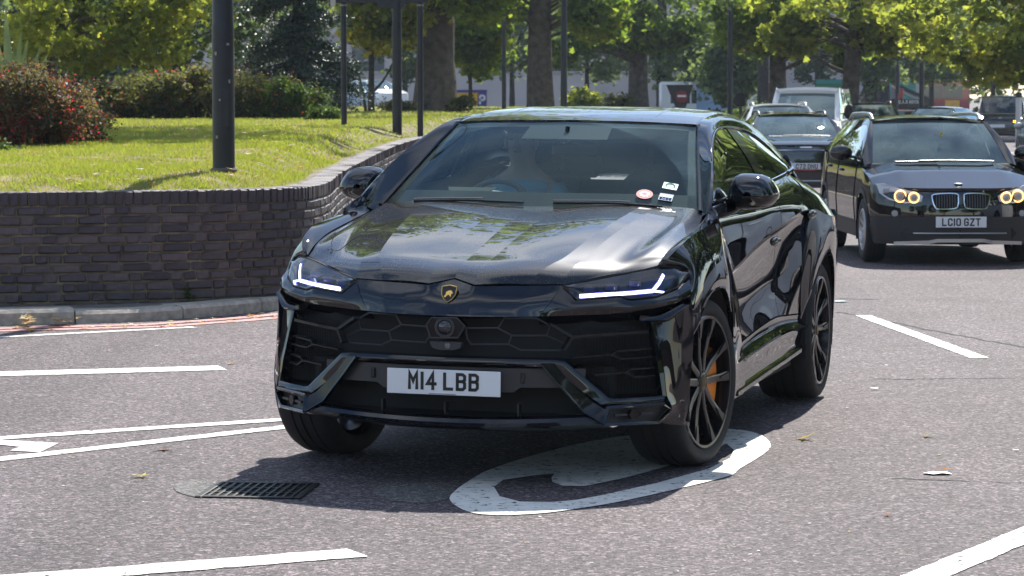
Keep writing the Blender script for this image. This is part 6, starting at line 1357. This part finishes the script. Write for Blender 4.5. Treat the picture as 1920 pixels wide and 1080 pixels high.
# --- buses, coach, truck
def coach(name, label, loc, rz, Lb, Hb, col, band=None, group=None, two=False, cat="bus", win=(1.35, 2.25)):
    t = thing(name, label, cat, loc, rz, group); W_ = 2.5
    b = MB(); b.box((0, 0, .35 + (Hb - .35) / 2), (Lb, W_, Hb - .35), bev=.14); body = b.build("body", col, t, sharp=40)
    rows = [win] if not two else [(1.2, 1.95), (Hb - 1.35, Hb - .5)]
    for z0, z1 in rows:
        n = int(Lb / 1.45)
        for i in range(n):
            x = -Lb / 2 + .55 + (i + .5) * (Lb - 1.1) / n
            for k in (1, -1): b = MB(); b.box((x, k * (W_ / 2 + .004), (z0 + z1) / 2), ((Lb - 1.1) / n - .09, .012, z1 - z0), bev=.003); b.build("window", M_CGD2, t, smooth=False)
        for k in (1, -1): b = MB(); b.box((k * (Lb / 2 + .004), 0, (z0 + z1) / 2), (.012, W_ - .45, z1 - z0), bev=.003); b.build("end_window", M_CGD2, t, smooth=False)
    for x in (-Lb * .30, Lb * .30):
        for k in (1, -1): b = MB(); b.lathe([(.001, .13), (.26, .13), (.30, .10), (.48, .12), (.5, .08), (.5, -.1), (.45, -.12)], (x, k * (W_ / 2 - .1), .5), 'y', 20); b.build("wheel", M_RUB, t)
    for mm, x0, x1, z0, z1 in band or (): 
        for k in (1, -1): b = MB(); b.box(((x0 + x1) / 2, k * (W_ / 2 + .010), (z0 + z1) / 2), (x1 - x0, .006, z1 - z0)); b.build("side_graphic", mm, t, smooth=False)
    return t
M_CGD2 = mat("bus_glass", (.05, .065, .075), rough=.08, coat=1)
P_RED = paint("bus_red", (.30, .035, .045)); P_LBL = mat("light_blue_print", (.30, .45, .68), rough=.4); P_YEL = mat("yellow_print", (.75, .42, .03), rough=.4); P_PUR = mat("purple_print", (.07, .05, .25), rough=.4); M_WPR = mat("white_print", (.75, .75, .75), rough=.5)
coach("white_coach", "white coach with a light blue side graphic, right of the straight dark trunk", (at(1311, 150), 150, .05), 0, 4.4, 2.3, P_WHT, [(P_LBL, -.25, 1.35, .5, 2.2)], win=(1.15, 1.85))
coach("red_bus", "red bus whose upper windows show above the white van's roof", (at(1497, 250), 250, .1), math.pi / 2, 7, 2.85, P_RED, cat="bus", win=(1.75, 2.5))
coach("red_tour_bus", "red sightseeing bus with a yellow side graphic behind the tow truck", (at(1742, 215), 215, .0), .05, 5.6, 2.75, P_RED, [(P_YEL, .9, 2.0, .5, 1.2)], win=(1.35, 2.35))
coach("white_minibus", "white minibus beyond the lawn between the first two plane trunks", (at(962, 270), 270, .3), math.pi / 2, 6, 1.85, P_WHT, win=(.9, 1.5))
coach("red_van", "red and white van far behind the traffic signal, left of the white cars", (at(1415, 165), 165, -.35), 0, 3.2, 2.7, P_RED, [(M_WPR, -1.3, 0, .8, 2.3)])
ban = thing("parking_sign", "long yellow and purple parking sign with a white letter P beyond the lawn", "sign", (at(872, 135), 135, .9))
b = MB(); b.box((0, 0, .55), (2.1, .08, .62), bev=.01); bo = b.build("board", P_YEL, ban, smooth=False)
b = MB(); b.box((0, -.045, .93), (2.1, .03, .13)); b.build("top_band", P_PUR, ban, smooth=False); b = MB(); b.box((.82, -.05, .50), (.42, .03, .75)); b.build("letter_panel", P_PUR, ban, smooth=False)
text("letter", "P", .46, M_WPR, ban, Matrix(((1, 0, 0, .82), (0, 0, -1, -.07), (0, 1, 0, .54), (0, 0, 0, 1))), stroke=.22, wide=.7, t=.01)
for x in (-.85, .85): b = MB(); b.tube([(x, .06, -.2), (x, .06, .9)], .04, 6); b.build("post", M_SATIN, ban)
# tow truck, side towards us
tt = thing("tow_truck", "black and red breakdown truck with white lettering, right of the white van", "truck", (at(1672, 176), 176, zg(176)), math.pi)
b = MB(); cabp = [(2.1, .5), (2.12, 1.15), (1.95, 1.35), (1.55, 2.15), (1.25, 2.36), (.35, 2.40), (.25, 1.1), (.25, .5)]
b.prism([(x, -1.0, z) for x, z in cabp], (0, 2.0, 0)); b.build("cab", P_NAVY, tt, sharp=30)
for k in (1, -1): b = MB(); b.prism([(1.86, 1.004 * k, 1.40), (1.50, 1.004 * k, 2.10), (.95, 1.004 * k, 2.14), (.95, 1.004 * k, 1.40)], (0, .006 * k, 0)); b.build("cab_window", M_CGD2, tt, smooth=False)
b = MB(); b.prism([(1.97, -.85, 1.40), (1.62, -.85, 2.12), (1.62, .85, 2.12), (1.97, .85, 1.40)], (.03, 0, .02)); b.build("windscreen", M_CGD2, tt, smooth=False)
b = MB(); b.box((-1.05, 0, .95), (2.55, 2.05, .62), bev=.03); bd_ = b.build("flank_box", M_GLOSS, tt, smooth=False)
b = MB(); b.box((-1.05, 0, .56), (2.5, 2.0, .16)); b.build("red_skirt", P_RED, tt, smooth=False)
b = MB(); b.box((-.3, 0, 1.6), (.5, 1.8, .7), bev=.05); b.build("headboard", P_RED, tt, smooth=False)
b = MB(); b.beam([(-.1, .3, 2.2), (-1.0, .3, 1.75), (-2.2, .3, 1.25)], .22, .2, (0, 1, 0)); b.build("boom", M_SATIN, tt, smooth=False)
b = MB(); b.beam([(0, -.5, 2.1), (-1.1, -.5, 1.5), (-2.3, -.5, 1.0)], .12, .15, (0, 1, 0)); b.build("boom_rail", mat("pink_white", (.7, .6, .62), rough=.5), tt, smooth=False)
MT = Matrix(((-1, 0, 0, -1.0), (0, 0, 1, 1.03), (0, 1, 0, 1.10), (0, 0, 0, 1)))
text("lettering", "C.A.R MOTORS", .20, M_WPR, bd_, MT, stroke=.2, t=.01); text("phone_lettering", "0201 916 300", .16, M_WPR, bd_, Matrix.Translation((0, 0, -.29)) @ MT, stroke=.2, t=.01) if False else None
for x in (1.35, -1.3):
    for k in (1, -1): b = MB(); b.lathe([(.001, .13), (.26, .13), (.40, .12), (.42, .08), (.42, -.1)], (x, k * .88, .42), 'y', 18); b.build("wheel", M_RUB, tt)

# ================================================================== street furniture
M_POST = mat("black_post_paint", (.014, .015, .019), rough=.42, noise=(5, .35), bump=(30, .002, .4))
def post(label, px, D, z0, w, h, name="lamp_post", cat="lamp post", arm=True):
    t = thing(name, label, cat, (at(px, D), D, z0)); r = w / 2
    b = MB(); b.tube([(0, 0, -.2), (0, 0, 1.25)], r, 20); b.build("base", M_POST, t); b = MB(); b.tube([(0, 0, 1.25), (0, 0, 1.30), (0, 0, h)], [r, r * .94, r * .8], 20); b.build("shaft", M_POST, t)
    if arm:
        b = MB(); b.tube(spl([(0, 0, h - .1), (.0, -.1, h + .5), (-.5, -.3, h + .8), (-1.2, -.5, h + .85)], 10), r * .45, 8); b.build("arm", M_POST, t); b = MB(); b.ell((-1.5, -.6, h + .85), (.42, .16, .09)); b.build("lantern", M_POST, t)
    return t
lp = post("broad black post standing alone on the lawn near the wall", 420, 24.6, lz(at(420, 24.6), 24.6), .194, 7.5)
b = MB(); b.box((.02, -.0965, .55), (.075, .006, .32), bev=.003); b.build("service_door", M_POST, lp, smooth=False)
for dx, z_, w_, h_ in ((-.055, 1.02, .02, .03), (.05, 1.10, .025, .02), (-.02, .62, .018, .018), (.06, .78, .016, .03), (-.05, .30, .02, .025)):
    a_ = math.asin(dx / .097); b = MB(); b.box((.0985 * math.sin(a_), -.0985 * math.cos(a_), z_), (w_, .003, h_), Matrix.Rotation(a_, 3, 'Z')); b.build("sticker_scrap", mat("sticker_remains", (.30, .29, .27), rough=.8), lp, smooth=False)
b = MB(); b.lathe([(.095, 0), (.115, .002), (.12, .012), (.108, .03), (.095, .032)], (0, 0, .0), 'z', 20); b.build("collar", mat("cement", (.12, .11, .10), rough=.9), lp)
post("middle lamp post rising behind the black car's roof", 1057, 96, .8, .235, 8)
post("tall thin lamp post left of the white cars", 1368, 97, zg(97), .20, 8)
post("lamp post behind the tow truck on the right", 1726, 104, zg(104), .20, 4.6, arm=False)
post("slim dark post between the first two plane trunks", 945, 94, 1.0, .15, 6)
tp_ = thing("signpost", "thin post with a short cross bar at its top beside the tow truck", "sign post", (at(1681, 128), 128, zg(128)))
b = MB(); b.tube([(0, 0, 0), (0, 0, 3.6)], .05, 8); b.build("pole", M_POST, tp_); b = MB(); b.beam([(-.42, 0, 3.5), (.42, 0, 3.5)], .12, .1, (0, 1, 0)); b.build("cross_bar", M_POST, tp_, smooth=False); b = MB(); b.tube([(0, 0, 1.9), (0, 0, 3.2)], .10, 8); b.build("sleeve", M_POST, tp_)
sb = thing("road_sign", "large dark road sign seen from behind on three black posts", "road sign", (at(745, 50.5), 50.5, lz(-2, 50)))
for px, w in ((645, .105), (745, .175), (788, .108)): b = MB(); b.tube([(at(px, 50.5) - at(745, 50.5), .12 if w < .12 else 0, -.2), (at(px, 50.5) - at(745, 50.5), .12 if w < .12 else 0, 2.75)], w / 2, 14); b.build("post", M_POST, sb)
b = MB(); b.box((-.32, -.02, 2.80), (1.75, .06, .90), bev=.01); b.build("panel", M_POST, sb, smooth=False); b = MB(); b.box((-.10, -.03, 2.325), (.50, .07, .12), bev=.008); b.build("lower_panel", M_POST, sb, smooth=False)
b = MB(); b.box((-1.13, -.06, 2.36), (.09, .02, .12)); b.build("sticker", mat("beige_sticker", (.5, .47, .38), rough=.6), sb, smooth=False)
for x in (-.955, .41): b = MB(); b.tube([(x, .12, 2.30), (x, .12, 2.335)], .06, 14); b.build("clamp", mat("grey_clamp", (.3, .3, .3), rough=.4, metal=.5), sb)
ne = thing("no_entry_sign", "red no-entry sign on a dark backing, standing left of the tall thin lamp post", "sign", (at(1274, 92), 92, -.1))
b = MB(); b.tube([(0, .05, 0), (0, .05, 2.1)], .045, 8); b.build("pole", M_POST, ne); b = MB(); b.prism([(-.44, 0, 2.1), (.44, 0, 2.1), (.12, 0, 1.15), (-.05, 0, 1.15)], (0, .04, 0)); b.build("backing_board", M_POST, ne, smooth=False)
b = MB(); b.lathe([(.001, -.02), (.20, -.02), (.20, 0)], (.06, -.005, 1.72), 'y', 24); b.build("disc", mat("sign_red", (.20, .025, .035), rough=.4), ne); b = MB(); b.box((.06, -.032, 1.74), (.28, .01, .07)); b.build("bar", M_WPR, ne, smooth=False)
sg_ = thing("traffic_signal", "back of a black traffic signal head left of the white cars", "traffic light", (at(1388, 88), 88, zg(88))); b = MB(); b.tube([(0, 0, 0), (0, 0, 1.5)], .05, 8); b.build("pole", M_POST, sg_); b = MB(); b.box((0, 0, 1.72), (.30, .25, .42), bev=.03); b.build("head", M_MATT, sg_, smooth=False)
bx_ = thing("control_cabinet", "black cabinet just above the car's roof, left of the tall thin lamp post", "cabinet", (at(1336, 80), 80, zg(80))); b = MB(); b.box((0, 0, .72), (.42, .35, 1.44), bev=.02); b.build("case", M_POST, bx_, smooth=False)
for x in (-.10, .12): b = MB(); b.tube([(x, 0, 1.44), (x, 0, 1.49)], .035, 8); b.build("cap", M_POST, bx_)
bo_ = thing("white_bollard", "white bollard with a black cap at the right edge", "bollard", (at(1908, 106), 106, zg(106))); b = MB(); b.tube([(0, 0, 0), (0, 0, 1.8)], .11, 12); b.build("column", mat("bollard_white", (.6, .6, .6), rough=.4), bo_); b = MB(); b.tube([(0, 0, 1.8), (0, 0, 1.93), (0, 0, 2.0)], [.125, .125, .10], 12); b.build("cap", M_POST, bo_)
# ------------------------------------------------------------------ buildings far behind the trees
M_CONC = mat("pale_concrete", (.46, .42, .42), rough=.85, noise=(.25, .1)); M_WIN = mat("far_window", (.08, .09, .10), rough=.1, coat=.6); M_GRN = mat("green_hoarding", (.03, .20, .12), rough=.6); M_TEAL = mat("teal_netting", (.06, .27, .24), rough=.7)
def block(name, label, cx_, y, z0, w, h, m, cols, floors, fz=4.2, first=1.6):
    t = thing(name, label, "building", (cx_, y, z0)); b = MB(); b.box((0, 8, h / 2), (w, 16, h)); b.build("wall", m, t, smooth=False)
    for f_ in range(floors):
        for c_ in range(cols):
            x = -w / 2 + (c_ + .5) * w / cols; z = first + f_ * fz + 1
            b = MB(); b.box((x, -.02, z), (w / cols * .5, .10, 2.0)); wi = b.build("window", M_WIN, t, smooth=False); b = MB(); b.box((x, -.09, z - 1.06), (w / cols * .56, .16, .12)); b.build("window_sill", m, wi, smooth=False)
    b = MB(); b.box((0, -.1, h + .2), (w + .4, .6, .5)); b.build("cornice", m, t, smooth=False); return t
block("concrete_building", "pale windowless concrete building showing through leaves behind the white van", 24, 205, -.5, 11.5, 22, M_CONC, 3, 3, 5, 9)
block("stone_building", "long low pinkish-grey building beyond the lawn behind the tree trunks", -6, 215, 0, 44, 6.2, mat("pinkish_stone", (.50, .45, .45), rough=.9, noise=(.3, .12)), 9, 1, 4, 3.4)
block("distant_block", "distant pale block in the haze above the coach", 9, 262, 0, 22, 15, M_CONC, 6, 3, 4.4, 2)
hd = thing("green_hoarding", "green site hoarding panel beside the leaning trunk above the white van", "hoarding", (at(1553, 150), 150, -.3)); b = MB(); b.box((0, 0, 1.6), (1.35, .1, 1.9)); b.build("panel", M_GRN, hd, smooth=False); b = MB(); b.box((0, -.06, 2.65), (1.4, .06, .22)); b.build("top_strip", M_TEAL, hd, smooth=False)
for x in (-.6, .6): b = MB(); b.tube([(x, .1, -.2), (x, .1, 2.7)], .04, 6); b.build("post", M_POST, hd)
hd = thing("teal_screen", "teal netting screen behind the thin cross-bar post", "screen", (at(1690, 200), 200, -.46)); b = MB(); b.box((0, 0, 2.0), (1.9, .1, 2.6)); b.build("netting", M_TEAL, hd, smooth=False)
# ------------------------------------------------------------------ trees and houses on the far side of the road, outside the frame but mirrored in the paint
for i, (x, y) in enumerate(((15.5, 3), (15.5, 14), (14.6, 25), (14.2, 34), (15.2, 43), (17, 52), (20, 63))):
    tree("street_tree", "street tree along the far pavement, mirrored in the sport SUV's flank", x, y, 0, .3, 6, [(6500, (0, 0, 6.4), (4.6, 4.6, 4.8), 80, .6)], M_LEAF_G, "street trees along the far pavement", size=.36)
for i, (x, y) in enumerate(((-10.6, 50), (-12.6, 60))):
    tree("park_tree", "park tree whose high crown shades the lawn above the frame", x, y, 1.1 if x < 2 else 0, .3, 8, [(9000, (5, 0, 13 + 3 * i), (7.5, 6, 5), 80, .8)], M_LEAF, "park trees with high crowns", size=.34, bark=M_BARK_D)
row_ = [o for o in bpy.data.objects if o.name == "street_tree"][0]
for i, (x, y) in enumerate(((-24, -26), (-15, -30), (-6, -27), (3, -31), (12, -27), (21, -30))): copy_tree(row_, (x, y, 0), i * 1.3, "street tree behind the photographer, mirrored in the sport SUV's nose", "trees added behind the photographer", sc=(1.1, 1.1, .8 + .06 * i))  # unseen row added to darken the horizon mirrored in the black paint
block("terrace", "long brick terrace on the far side of the road, mirrored in the car", 40, 10, 0, 10, 9, mat("terrace_brick", (.2, .13, .10), rough=.9), 4, 2, 3.2, 1.0)
# ------------------------------------------------------------------ people in the cars
M_SKIN = mat("skin", (.66, .42, .33), rough=.5); M_SHIRT = mat("blue_shirt", (.25, .52, .68), rough=.8); M_HAIR = mat("dark_hair", (.02, .016, .013), rough=.6); M_TROUS = mat("dark_trousers", (.02, .022, .03), rough=.8); M_SHIRT_D = mat("dark_shirt", (.03, .03, .035), rough=.8)
def skin_mesh(name, V, E_, rad, m, parent, lv=2):
    me = bpy.data.meshes.new(name); me.from_pydata(V, E_, []); o = link(name, me, parent); me.materials.append(m)
    sm = o.modifiers.new('skin', 'SKIN'); me.skin_vertices.new() if not me.skin_vertices else None
    for v, r_ in zip(me.skin_vertices[0].data, rad): v.radius = r_ if hasattr(r_, '__len__') else (r_, r_)
    me.skin_vertices[0].data[0].use_root = True
    sm.use_smooth_shade = True; ss = o.modifiers.new('sub', 'SUBSURF'); ss.levels = lv; ss.render_levels = lv; return o
def person(label, loc, rz, shirt, wheel_at=(.58, .0, .36), bald=True, group=None, parent_scale=1.):
    """seated figure, hips at the origin, facing +x"""
    t = thing("person", label, "person", loc, rz, group)
    wx, wy, wz = wheel_at; sh = .19
    V = [(0, 0, .05), (-.05, 0, .22), (-.10, 0, .40), (-.11, 0, .50), (-.09, 0, .59), (-.07, 0, .66), (-.055, 0, .73), (-.06, 0, .79)]
    rad = [(.16, .13), (.15, .11), (.16, .11), (.12, .09), (.055, .055), (.078, .088), (.082, .098), (.055, .062)]
    E_ = [(i, i + 1) for i in range(7)]
    for k in (1, -1):
        n = len(V); V += [(-.10, .15 * k, .47), (-.06, (sh + .04) * k, .40), (.16, (sh + .08) * k, .22), (wx - .16, (wy + .17) * k, wz - .04), (wx - .04, .165 * k, wz)]
        rad += [.065, .058, .045, .032, .030]; E_ += [(3, n), (n, n + 1), (n + 1, n + 2), (n + 2, n + 3), (n + 3, n + 4)]
        h = n + 4
        for j, (dx, dz, ln) in enumerate(((.05, .045, .055), (.06, .02, .065), (.06, -.005, .06), (.05, -.03, .045))):
            m_ = len(V); V += [(wx + dx * .5, .17 * k, wz + dz), (wx + dx * .8, (.165 - .03) * k, wz + dz)]; rad += [.011, .009]; E_ += [(h, m_), (m_, m_ + 1)]
        m_ = len(V); V += [(wx - .015, .13 * k, wz + .05)]; rad += [.012]; E_ += [(h, m_)]
        n = len(V); V += [(.10, .10 * k, .03), (.46, .13 * k, .09), (.62, .13 * k, -.28), (.74, .13 * k, -.31)]; rad += [.10, .075, .05, .04]; E_ += [(0, n), (n, n + 1), (n + 1, n + 2), (n + 2, n + 3)]
    skin_mesh("body", V, E_, rad, M_SKIN, t)
    b = MB(); b.tube([(.018, 0, .735), (.045, 0, .70), (.030, 0, .692)], [.009, .016, .012], 8)
    for k in (1, -1): b.ell((-.055, .083 * k, .71), (.022, .010, .034), 8, 6)
    b.build("nose_and_ears", M_SKIN, t); stuff(t.children[-1]) if False else None
    b = MB()
    for k in (1, -1): b.ell((.014, .032 * k, .735), (.010, .014, .008), 8, 6)
    b.ell((.020, 0, .667), (.008, .026, .007), 8, 6); b.build("eyes_and_mouth", mat("face_dark", (.06, .03, .03), rough=.5), t)
    V = [(0, 0, .07), (-.05, 0, .22), (-.10, 0, .40), (-.115, 0, .51)]; rad = [(.175, .145), (.165, .125), (.175, .125), (.115, .09)]; E_ = [(0, 1), (1, 2), (2, 3)]
    for k in (1, -1): n = len(V); V += [(-.10, .155 * k, .475), (-.06, (sh + .04) * k, .40), (.14, (sh + .08) * k, .235)]; rad += [.08, .072, .062]; E_ += [(3, n), (n, n + 1), (n + 1, n + 2)]
    skin_mesh("shirt", V, E_, rad, shirt, t)
    V = [(0, 0, .02)]; rad = [(.165, .14)]; E_ = []
    for k in (1, -1): n = len(V); V += [(.11, .10 * k, .03), (.46, .13 * k, .09), (.60, .13 * k, -.25)]; rad += [.115, .088, .065]; E_ += [(0, n), (n, n + 1), (n + 1, n + 2)]
    skin_mesh("trousers", V, E_, rad, M_TROUS, t)
    b = MB(); b.ell((-.075, 0, .745), (.088, .086, .085), 14, 8)
    b.v = [(x, y, z) if z > .72 else (x - .02, y, max(z, .69)) for x, y, z in b.v]; b.build("hair", M_HAIR if not bald else mat("cropped_grey_hair", (.16, .13, .12), rough=.7), t)
    return t
def in_car(car_, p): 
    m = Matrix.Translation(car_.location) @ Euler(car_.rotation_euler).to_matrix().to_4x4(); return m @ Vector(p), car_.rotation_euler.z
l_, rz_ = in_car(hero, (-1.55, -.37, .75)); drv = person("driver in a blue shirt with cropped hair behind the black sport SUV's wheel", l_, rz_, M_SHIRT, (.48, 0, .36))
l_, rz_ = in_car(BMW, (-1.42, -.36, .53)); copy_tree(drv, l_, rz_, "driver of the black crossover with the ring headlights", None)
l_, rz_ = in_car(CHERY, (-1.45, -.36, .50)); copy_tree(drv, l_, rz_, "driver of the dark grey crossover with the chrome line")
l_, rz_ = in_car(CHERY, (-1.45, .36, .50)); copy_tree(drv, l_, rz_, "passenger of the dark grey crossover with the chrome line")
# ------------------------------------------------------------------ fallen leaves and litter
LEAFM = []
M_FL = [mat("dry_leaf_brown", (.22, .10, .045), rough=.6, noise=(40, .3), trans=.35), mat("dry_leaf_tan", (.46, .30, .13), rough=.6, noise=(40, .3), trans=.35), mat("dry_leaf_yellow", (.60, .46, .16), rough=.6, noise=(40, .25), trans=.35), mat("dry_leaf_pale", (.62, .55, .38), rough=.6, noise=(40, .2), trans=.35), mat("dry_leaf_orange", (.50, .18, .04), rough=.6, noise=(40, .3), trans=.35)]
def leaf_shape(seed):
    r_ = random.Random(seed); b = MB(); lobes = 5; pts = []
    for i in range(lobes):
        a = R(-120 + 60 * i + 90) + r_.gauss(0, .06); L_ = [.55, .85, 1, .85, .55][i] * r_.uniform(.85, 1.1)
        for da, k in ((-.33, .42), (-.14, .72), (0, 1), (.14, .72), (.33, .42)): pts.append((L_ * k * math.cos(a + da), L_ * k * math.sin(a + da)))
    pts.append((0.03, -.35)); pts.append((-.03, -.35)); cu = r_.uniform(.10, .45); ph = r_.random() * 6
    V = [(x, y, .06 + cu * (x * x + y * y) ** 1.0 * (.55 + .45 * math.sin(2 * math.atan2(y, x) + ph)) ) for x, y in pts]; V.append((0, 0, .03)); n = len(pts)
    b.add(V, [(i, (i + 1) % n, n) for i in range(n)]); return b
for s_ in range(6):
    for m in M_FL: o = leaf_shape(s_).build("leaf", m, None, smooth=False); LEAFM.append(o.data); bpy.data.objects.remove(o)
def leaf(x, y, z, size, ci, label, group=None):
    o = link("fallen_leaf", LEAFM[rnd.randrange(6) * 5 + ci]); s_ = size * .5; o.scale = (s_, s_, s_); o.location = (x, y, z); o.rotation_euler = (rnd.gauss(0, .12), rnd.gauss(0, .12), rnd.random() * 6.28); return tag(o, label, "leaf", group)
for px, py, w, ci, lab in ((1508, 824, 46, 2, "yellow lobed leaf on the road right of the painted symbol"), (1738, 819, 28, 2, "small yellow leaf flat on the road at the right, alone"), (1770, 884, 30, 4, "orange-brown leaf lying on a white scrap at the right"), (266, 895, 36, 3, "pale cream leaf on the road left of the drain grate"), (307, 844, 36, 0, "curled brown leaf near the long white line at the left"), (432, 680, 22, 1, "tan leaf on the road beyond the tip of the thick white line"), (1662, 968, 18, 4, "little rust leaf low on the road at the right")):
    g = gnd(px, py); leaf(g.x, g.y, zg(g.y) + .006, w / F_PX * g.y * 1.6, ci, lab).rotation_euler.x = .12
GL_ = "dry leaves in the gutter along the kerb"
for i in range(46):
    u = rnd.random() ** .8; px = -10 + 545 * u; s1 = np.interp(px, [0, 270, 400, 530], [605, 597, 587, 575]) + rnd.uniform(5, 15); g = gnd(px, s1)
    if 170 < px < 70: continue
    leaf(g.x, g.y, zg(g.y) + .006, rnd.uniform(.06, .13), rnd.choice([0, 1, 1, 3, 3, 2]), "dry curled leaf lying in the gutter below the kerb", GL_)
for i in range(22): g = gnd(rnd.choice([rnd.uniform(90, 150), rnd.uniform(40, 60)]), 606 + rnd.uniform(-2, 5)); leaf(g.x, g.y, .0 + rnd.random() * .05, rnd.uniform(.10, .16), rnd.choice([0, 1, 1, 3]), "dry curled leaf heaped in the gutter below the kerb", GL_)
GW = "dry leaves scattered on the lawn"
for i in range(150):
    y = 22.6 + 50 * rnd.random() ** 1.7; px = rnd.uniform(-10, 640 + 4 * (y - 22)); x = at(px, y)
    if x > np.interp(y, iw[:, 1], iw[:, 0]) - .1: continue
    ci = rnd.choice([0, 1, 1, 3, 4, 2]); cw = ["brown", "tan", "yellow", "pale", "orange"][ci]
    zone = "by the wall" if y < 25.5 else "below the red bush" if y < 31 else "before the hedge" if y < 55 else "by the sign posts"
    side = "left of the broad post" if px < 398 else "right of the broad post"
    leaf(x, y, lz(x, y) + .035, rnd.uniform(.08, .17), ci, f"{cw} dry leaf on the lawn {zone}, {side}", f"{cw} dry leaves on the lawn {zone}, {side}")
GS = "small dry leaf bits on the road"
for i in range(70):
    px, py = rnd.uniform(0, 1920), rnd.uniform(640, 1075)
    if 500 < px < 1560 and py < 900: continue
    g = gnd(px, py); leaf(g.x, g.y, .003, rnd.uniform(.015, .035), rnd.choice([1, 2, 3, 3, 3]), "tiny pale leaf bit on the sunlit road", GS)
M_SCR = mat("paper_white", (.8, .8, .78), rough=.7); M_SCB = mat("litter_blue", (.2, .45, .55), rough=.6)
def scrap(label, px, py, z, w, m, y=None, group=None, cat="litter", name="paper_scrap"):
    g = gnd(px, py, z); s_ = w / F_PX * g.y / 2; b = MB(); k = 9
    b.add([(s_ * math.cos(a) * rnd.uniform(.7, 1.1), s_ * .8 * math.sin(a) * rnd.uniform(.7, 1.1), rnd.uniform(0, .10) * s_) for a in np.linspace(0, 6.28, k, endpoint=False)] + [(0, 0, .12 * s_)], [(i, (i + 1) % k, k) for i in range(k)] )
    o = b.build(name, m, None, smooth=False); o.location = (g.x, g.y, g.z + .004); return tag(o, label, cat, group)
scrap("white paper scrap under the orange-brown leaf at the right", 1760, 889, 0, 60, M_SCR); scrap("white scrap on the road behind the rear wheel", 1640, 729, 0, 18, M_SCR)
scrap("crumpled white tissue on the lawn below the flowering bush", 258, 255, 1.12, 20, M_SCR); scrap("little white and blue wrapper near the hedge", 308, 237, 1.15, 20, M_SCB); scrap("black and white wrapper on the grass left of the broad post", 262, 318, 1.09, 18, M_SCR)
scrap("bright yellow scrap on the lawn below the hedge", 200, 300, 1.1, 8, mat("litter_yellow", (.7, .6, .05), rough=.5)); scrap("teal plastic ribbon lying on the road behind the black SUV's rear wheel", 1575, 566, -.02, 34, M_SCB); scrap("white scrap at the right edge of the road", 1905, 845, 0, 14, M_SCR)
GP = "pale stone chips and paper bits on the road"
for i in range(45):
    px, py = rnd.uniform(0, 1920), rnd.uniform(640, 1075)
    if 500 < px < 1560 and py < 900: continue
    scrap("tiny pale chip on the sunlit road", px, py, 0, rnd.uniform(3, 8), M_SCR, group=GP, name="stone_chip")

# ------------------------------------------------------------------ the sunlit summer air
hzm = bpy.data.materials.new("air"); hzm.use_nodes = True; k = NT(hzm); hzm.node_tree.nodes.remove(hzm.node_tree.nodes['Principled BSDF'])
pv = k.n("ShaderNodeVolumePrincipled"); pv.inputs['Density'].default_value = .0002; pv.inputs['Color'].default_value = (.72, .85, 1.0, 1); pv.inputs['Anisotropy'].default_value = .25
k.l(pv.outputs[0], hzm.node_tree.nodes['Material Output'].inputs['Volume'])
b = MB(); b.box((-5, 115, 13), (170, 360, 33.2)); o = b.build("haze", hzm, smooth=False); stuff(o)
